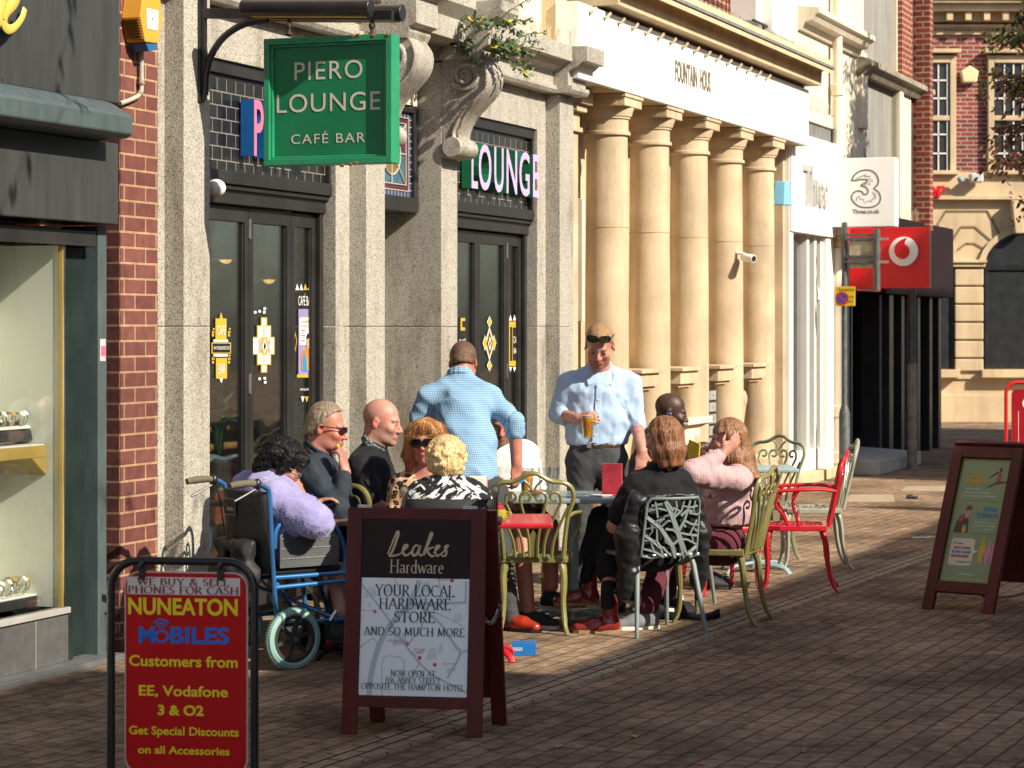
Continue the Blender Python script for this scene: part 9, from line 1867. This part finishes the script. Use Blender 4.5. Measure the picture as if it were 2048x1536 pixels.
# ================================================================ wheelchairs
def wheelchair(label, color, loc, fwd, wx=.275, R_=.152):
    t = thing('wheelchair', label, 'wheelchair', (loc[0], loc[1], 0), math.atan2(fwd[1], fwd[0])-math.pi/2, 'wheelchairs at the cafe tables')
    VIN = M('black_vinyl', (.014, .014, .015), .65, var=.3, vs=6, bump=.15, bs=30); GRIP = M('grip_grey', (.115, .10, .065), .8, bump=.3); PLATE = M('side_plate', (.12, .125, .125), .35, .3, var=.1)
    TYRE = M('tyre_sea_green', (.24, .40, .36), .55, var=.06, bump=.1); RIM = M('rim_dark', (.045, .048, .05), .4, .3)
    for sx in (1, -1):
        x = sx*.215
        m = MB(); m.tube(bez([(x, -.20, .36), (x, -.215, .60), (x, -.23, .86), (x, -.25, .905), (x, -.30, .925), (x, -.36, .928)], 6), .0125, 10); m.tube(bez([(x, -.20, .60), (x, -.19, .69), (x, -.13, .735), (x, .06, .735), (x, .15, .70), (x, .21, .58), (x, .215, .46)], 6), .0125, 10)
        m.tube([(x, -.21, .455), (x, .24, .455)], .0125, 10); m.tube([(x, -.20, .405), (x, .24, .415)], .0125, 10); m.tube([(x, -.205, .46), (x, -.185, .20)], .0125, 10); m.tube([(x, .22, .46), (x, .25, .22), (x, .27, .14)], .0125, 10); m.tube([(x, -.19, .22), (x, .26, .22)], .0125, 10); m.tube([(x, .22, .45), (x*.95, .32, .36), (x*.9, .40, .16)], .012, 10)
        m.build('frame', color, t, smooth=True)
        m = MB(); m.tube(bez([(x, -.31, .927), (x, -.36, .930), (x, -.43, .925), (x, -.455, .921)], 5), [.017]*5+[.0185]*5+[.0165]*6, 12); hd_ = m.build('handle_grip', GRIP, t, smooth=True)
        m = MB(); m.ell((x, -.300, .925), (.022, .022, .028)); m.tube(bez([(x, -.31, .90), (x, -.37, .872), (x, -.43, .845)], 4), .006, 6); m.tube(bez([(x, -.29, .905), (x, -.26, .80), (x, -.225, .55), (x, -.20, .3)], 5), .004, 6); m.build('brake_lever', DARKM, hd_, smooth=True)
        m = MB(); m.prism([(-.175, .50), (-.175, .66), (-.13, .695), (.13, .695), (.175, .63), (.175, .50)], lambda y, z, d: Vector((sx*(.222+d), y, z)), -.003, .003)
        for z in (.545, .595, .645): m.box(sx*.224-.002, sx*.224+.004, -.17, .17, z-.003, z+.003)
        m.build('side_panel', PLATE, t, bevel=.002)
        m = MB(); m.box(x-.028, x+.028, -.12, .12, .745, .772); m.build('armrest_pad', VIN, t, bevel=.01)
        # rear wheel
        cx = sx*wx; cy = -.13; q = R_/.152
        m = MB(); prof = [(.118*q, -.018), (.128*q, -.024), (.146*q, -.020), (.152*q, -.006), (.152*q, .006), (.146*q, .020), (.128*q, .024), (.118*q, .018)]; m.lathe(prof, (cx, cy, R_), 44, ax=(1, 0, 0), ring=True); wh = m.build('wheel_tyre', TYRE, t, smooth=True)
        m = MB()
        for k in range(70):
            a = 2*math.pi*k/70; m.box(cx-.012, cx+.012, cy+(R_+.0015)*math.cos(a)-.002, cy+(R_+.0015)*math.cos(a)+.002, R_+(R_+.0015)*math.sin(a)-.002, R_+(R_+.0015)*math.sin(a)+.002)
        m.build('tread', TYRE, wh)
        m = MB(); m.lathe([(.100*q, -.016), (.121*q, -.018), (.121*q, .018), (.100*q, .016)], (cx, cy, R_), 36, ax=(1, 0, 0), ring=True); m.lathe([(0, -.026), (.032, -.024), (.032, .024), (0, .026)], (cx, cy, R_), 20, ax=(1, 0, 0))
        for k in range(6):
            a = 2*math.pi*k/6+.26; c, s_ = math.cos(a), math.sin(a); m.bar((cx, cy+.025*c, R_+.025*s_), (cx, cy+.108*q*c, R_+.108*q*s_), .020, .020, up=(1, 0, 0), w2=.015); 
        m.build('rim', RIM, wh, smooth=True)
        m = MB(); m.lathe([(0, -.03), (.012, -.03), (.012, .03), (0, .03)], (cx, cy, R_), 12, ax=(1, 0, 0)); m.bar((cx, cy, R_), (x, cy, R_+.05), .02, .02); m.build('axle', STEEL, wh, smooth=True)
        m = MB(); m.lathe([(.04, -.012), (.075, -.014), (.085, -.006), (.085, .006), (.075, .014), (.04, .012)], (x, .29, .085), 28, ax=(1, 0, 0), ring=True); m.lathe([(0, -.015), (.045, -.01), (.045, .01), (0, .015)], (x, .29, .085), 16, ax=(1, 0, 0)); m.bar((x, .27, .15), (x, .29, .085), .04, .02); m.build('caster', DARKM, t, smooth=True)
        m = MB(); m.box(x*.9-.07, x*.9+.03, .36, .50, .10, .112); m.build('footplate', DARKM, t, bevel=.004)
        m = MB(); m.tube([(x*1.02, -.02, .40), (x*1.04, .04, .34), (x*1.05, .06, .27)], .008, 6); m.tube([(x*1.04, .12, .22), (x*1.1, .15, .27)], .009, 6); m.build('brake_arm', STEEL, t, smooth=True)
    m = MB(); m.tube([(-.21, -.18, .42), (.21, .18, .22)], .011, 8); m.tube([(.21, -.18, .42), (-.21, .18, .22)], .011, 8); m.build('cross_brace', color, t, smooth=True)
    m = MB(); n = 9
    vs = []
    for z in np.linspace(.47, .88, 8):
        for k in range(n): u = -1+2*k/(n-1); vs.append((u*.212, -.215-.03*(z-.47)/.4-.035*(1-u*u), z))
    nz_ = 8; fs = [(i*n+k, i*n+k+1, (i+1)*n+k+1, (i+1)*n+k) for i in range(nz_-1) for k in range(n-1)]; m.add(vs, fs); o = m.build('backrest', VIN, t, smooth=True); so_ = o.modifiers.new('thick', 'SOLIDIFY'); so_.thickness = .022
    m = MB(); m.box(-.2, .2, -.2, .21, .465, .50); m.build('seat', VIN, t, bevel=.015)
    sd = SD(); sd.cap((-.12, -.31, .47), (.12, -.31, .47), .07, .075, 0); sd.cap((-.13, -.30, .60), (.13, -.30, .60), .045, .045, .06); sd.cap((0, -.33, .40), (.08, -.32, .38), .05, .05, .04); sd.disp = folds(.018, .09, 5); sdmesh(sd, .01, 'rear_pouch', VIN, t)
    return t, VIN
w1, VIN = wheelchair('blue framed wheelchair with a black back and sea green tyres at the left', M('wheelchair_blue', (.05, .20, .46), .28, .55, var=.1, bump=0, coat=.3), (-1.15, 12.32), (.80, .60))
m = MB(); O_ = Vector((0, -.281, 0)); bx0, bx1, bz0, bz1 = -.135, -.025, .755, .835
flat(m, [(bx0, bz0), (bx1, bz0), (bx1, bz1), (bx0, bz1)], O_, XA, ZA, .004, 0); ribbon(m, [(bx0, bz0), (bx1, bz0), (bx1, bz1), (bx0, bz1)], O_, XA, ZA, .003, .005, 1, True); put_text(m, 'aktiv', Vector(((bx0+bx1)/2+.006, -.281, bz0+.022)), XA, ZA, .022, 1, width=.066, lift=.006, bold=.02); flat(m, [(-.118, .80), (-.108, .79), (-.100, .80), (-.104, .822), (-.112, .812)], O_, XA, ZA, .006, 2)
m.build('maker_badge', [PRINTK, M('badge_grey', (.5, .48, .45), .5, bump=0), M('badge_red', (.5, .06, .02), .5, bump=0)], w1)
wheelchair('dark framed wheelchair of the woman with blonde curls, mostly behind the hardware board', M('wheelchair_black', (.03, .03, .033), .3, .4, bump=0), (-.29, 11.78), (.02, 1), .215, .11)
# ================================================================ coat, bags, bottle things on the ground
PUFF = wovenmat('black_puffer', plain((.014, .014, .015), .25), .38, .25, 90, .05)
t0 = Vector((.78, 13.52, 0)); f_ = Vector((-.40, .92, 0)).normalized(); r_ = Vector((f_.y, -f_.x, 0))
def cl(x, y, z): return t0+r_*x+f_*y+Vector((0, 0, z))
sd = SD()
sd.cap(cl(-.16, -.225, .765), cl(.14, -.225, .765), .024, .024, .02); sd.cap(cl(-.19, -.19, .77), cl(-.225, -.16, .55), .045, .062, .04); sd.cap(cl(-.225, -.16, .55), cl(-.20, -.12, .24), .070, .062, .04); sd.cap(cl(-.20, -.12, .24), cl(-.15, -.10, .19), .05, .04, .03)
sd.cap(cl(.185, -.19, .74), cl(.225, -.17, .56), .034, .045, .04); sd.cap(cl(.225, -.17, .56), cl(.235, -.12, .30), .052, .050, .04); sd.cap(cl(.235, -.12, .30), cl(.215, -.14, .20), .045, .02, .03)
sd.cap(cl(-.17, -.165, .68), cl(.17, -.165, .68), .03, .03, .05); sd.cap(cl(-.18, -.15, .56), cl(.18, -.15, .56), .03, .03, .09); sd.cap(cl(-.20, -.12, .48), cl(.2, -.12, .48), .03, .03, .05)
ff = folds(.016, .10, 7); sd.disp = lambda P: ff(P)-.005*np.abs(np.sin((P[:, 2]+.3*P[:, 0]+.2*P[:, 1])*2*np.pi/.11))**.6+.003
o = sdmesh(sd, .009, 'puffer_coat', PUFF, None, Vector((t0.x, t0.y, .1))); tag(o, 'black quilted puffer coat hung over the grey branch pattern chair', 'coat')
c = G(1340, 1240)
sd = SD(); sd.cap(c+Vector((-.13, .02, .045)), c+Vector((.10, .03, .05)), .05, .055, 0); sd.cap(c+Vector((.06, .05, .08)), c+Vector((.0, .06, .09)), .035, .03, .05); sd.disp = folds(.014, .09, 9); sd.fun(cut_plane((0, 0, .003), (0, 0, -1)), 0, 'i')
o = sdmesh(sd, .009, 'handbag', wovenmat('bag_black', plain((.013, .013, .014), .2), .7, .4), None, Vector((c.x, c.y, 0))); tag(o, 'black cloth bag lying on the paving under the branch chair', 'bag')
m = MB(); m.tube(bez([c+Vector((.09, 0, .03)), c+Vector((.17, -.03, .012)), c+Vector((.24, -.02, .03)), c+Vector((.285, .02, .045)), c+Vector((.27, .05, .02)), c+Vector((.16, .03, .012))], 6), .020, 8, flat=.35, up=(0, 0, 1)); m.build('strap', MATS['bag_black'], o, org=(c.x, c.y, 0), smooth=True)
m = MB(); q = c+Vector((.0, -.035, .062)); m.add([q+Vector((-.02, 0, -.008)), q+Vector((.022, 0, -.010)), q+Vector((.022, .004, .010)), q+Vector((-.02, .004, .012))], [(0, 1, 2, 3)]); m.tube([c+Vector((-.15+.012*math.cos(R(k)), -.035, .05+.012*math.sin(R(k)))) for k in range(0, 360, 40)], .003, 6, closed=True); m.build('bag_tag', PRINTW, o, org=(c.x, c.y, 0))
c = G(1330, 1222)
sd = SD(); sd.cap(c+Vector((-.03, .0, .08)), c+Vector((.05, 0, .07)), .085, .075, 0); sd.cap(c+Vector((.0, .0, .12)), c+Vector((-.02, .02, .24)), .06, .03, .06); sd.disp = folds(.03, .09, 17); sd.fun(cut_plane((0, 0, .003), (0, 0, -1)), 0, 'i')
PLB = M('plastic_bag_white', (.62, .62, .60), .3, var=.1, vs=20, bump=.5, bs=40); o = sdmesh(sd, .008, 'plastic_bag', PLB, None, Vector((c.x, c.y, 0))); tag(o, 'crumpled white plastic bag with blue print standing on the paving under the branch chair', 'bag')
m = MB(); m.prism([(-.03, .10), (.02, .09), (.015, .12), (.03, .15), (-.02, .15)], lambda x, z, d: Vector((c.x+x, c.y-.088-d, z)), 0, .002); m.build('bag_print', M('bag_blue', (.03, .16, .5), .5, bump=0), o, org=(c.x, c.y, 0))
t = thing('litter', 'small crumpled dark scrap lying on the sunlit paving at the right', 'litter', G(1824, 998))
sd = SD(); sd.cap((-.04, 0, .018), (.045, .0, .014), .02, .016, 0); sd.ell((-.02, .01, .03), (.025, .02, .016), .01); sd.disp = folds(.012, .03, 5); sdmesh(sd, .005, 'scrap', BLKL, t)
t = thing('litter', 'flat pale paper scrap on the paving beside the menu board', 'litter', G(1850, 1076)); m = MB(); m.box(-.10, .05, -.03, .02, .002, .008); m.box(.02, .08, -.02, .02, .009, .015); m.build('scrap', PRINTW, t)
t = thing('litter', 'small red scrap lying on the shaded paving near the bottom', 'litter', G(1388, 1530)); m = MB(); m.add([(-.05, 0, .006), (-.01, -.012, .010), (.035, -.004, .006), (.05, .01, .012), (.0, .012, .005)], [(0, 1, 4), (1, 2, 4), (2, 3, 4)]); m.build('scrap', MATS['phone_red'], t)
# fallen leaves
rl = random.Random(21); LY = M('fallen_leaf', (.42, .24, .05), .7, var=.5, vs=3, bump=0)
spots = [(1720+rl.random()*220, 858+rl.random()**1.5*110) for _ in range(42)]+[(1780, 1240), (1120, 1495), (1270, 1475), (1606, 1505), (1700, 1350), (1560, 1370), (980, 1500), (1460, 1420)]
for (px, py) in spots:
    p = G(px, py); a = rl.uniform(0, 6.28); s_ = rl.uniform(.02, .045); m = MB(); u, v = Vector((math.cos(a), math.sin(a), 0)), Vector((-math.sin(a), math.cos(a), 0)); m.add([-u*s_+Vector((0, 0, .005)), v*s_*.5+Vector((0, 0, .012)), u*s_+Vector((0, 0, .006)), -v*s_*.5+Vector((0, 0, .010))], [(0, 1, 2, 3)])
    o = m.build('fallen_leaf', LY); o.location = p; tag(o, 'dry yellow brown leaf lying on the street paving', 'leaf', 'fallen leaves on the street paving')
# weeds growing on the console over the entrance
wd = FT('wall_plant', 'straggly weeds and yellowing ivy growing out of the scroll bracket over the cafe', 'plant', p3[0], .4, 3.5)
rw_ = random.Random(5); base = Vector((p3[0]-.02, -.38, 3.60)); ms, ml = MB(), MB()
for k in range(32):
    up = k < 17; st_ = base+Vector((rw_.uniform(-.25, .25), rw_.uniform(-.22, .22), rw_.uniform(-.12, .14)))
    tip = st_+Vector((rw_.uniform(-.20, .32), rw_.uniform(-.32, .12), rw_.uniform(.05, .22) if up else rw_.uniform(-.17, .05))); c_ = bez([st_, st_.lerp(tip, .5)+Vector((0, 0, .05)), tip], 5); ms.tube(c_, .003, 4)
    for i, p in enumerate(c_[1:]):
        for q in range(3):
            a = Vector((rw_.gauss(0, 1), rw_.gauss(-.4, 1), rw_.gauss(-.2, .8))).normalized(); b = a.orthogonal().normalized(); L = rw_.uniform(.02, .052)*(1 if up else 1.2); w_ = L*(.26 if up else .5); kind = 1 if rw_.random() < (.03 if up else .06) else (2 if rw_.random() < .3 else 0)
            ml.add([p, p+a*L*.5+b*w_, p+a*L, p+a*L*.5-b*w_], [(0, 1, 2, 3)], kind)
for k in range(7):
    st_ = base+Vector((rw_.uniform(.1, .35), rw_.uniform(-.3, .0), rw_.uniform(-.25, -.05))); d_ = Vector((rw_.uniform(.2, 1), rw_.uniform(-.8, -.1), -.9)).normalized()
    for i in range(26): p = st_+d_*(.012*i)+Vector((rw_.gauss(0, .008), rw_.gauss(0, .008), rw_.gauss(0, .008))); ml.add([p, p+Vector((.010, 0, .004)), p+Vector((.006, .004, -.012))], [(0, 1, 2)], 3)
wd.put(ms, 'stems', M('weed_stem', (.10, .12, .04), .7)); wd.put(ml, 'leaves', [M('weed_leaf', (.075, .115, .035), .6, var=.35, vs=6, bump=0), M('weed_yellow', (.50, .34, .02), .6, var=.3, vs=6, bump=0), M('weed_grey', (.17, .20, .12), .6, var=.3, vs=6, bump=0), M('weed_seed', (.20, .11, .06), .7, bump=0)])
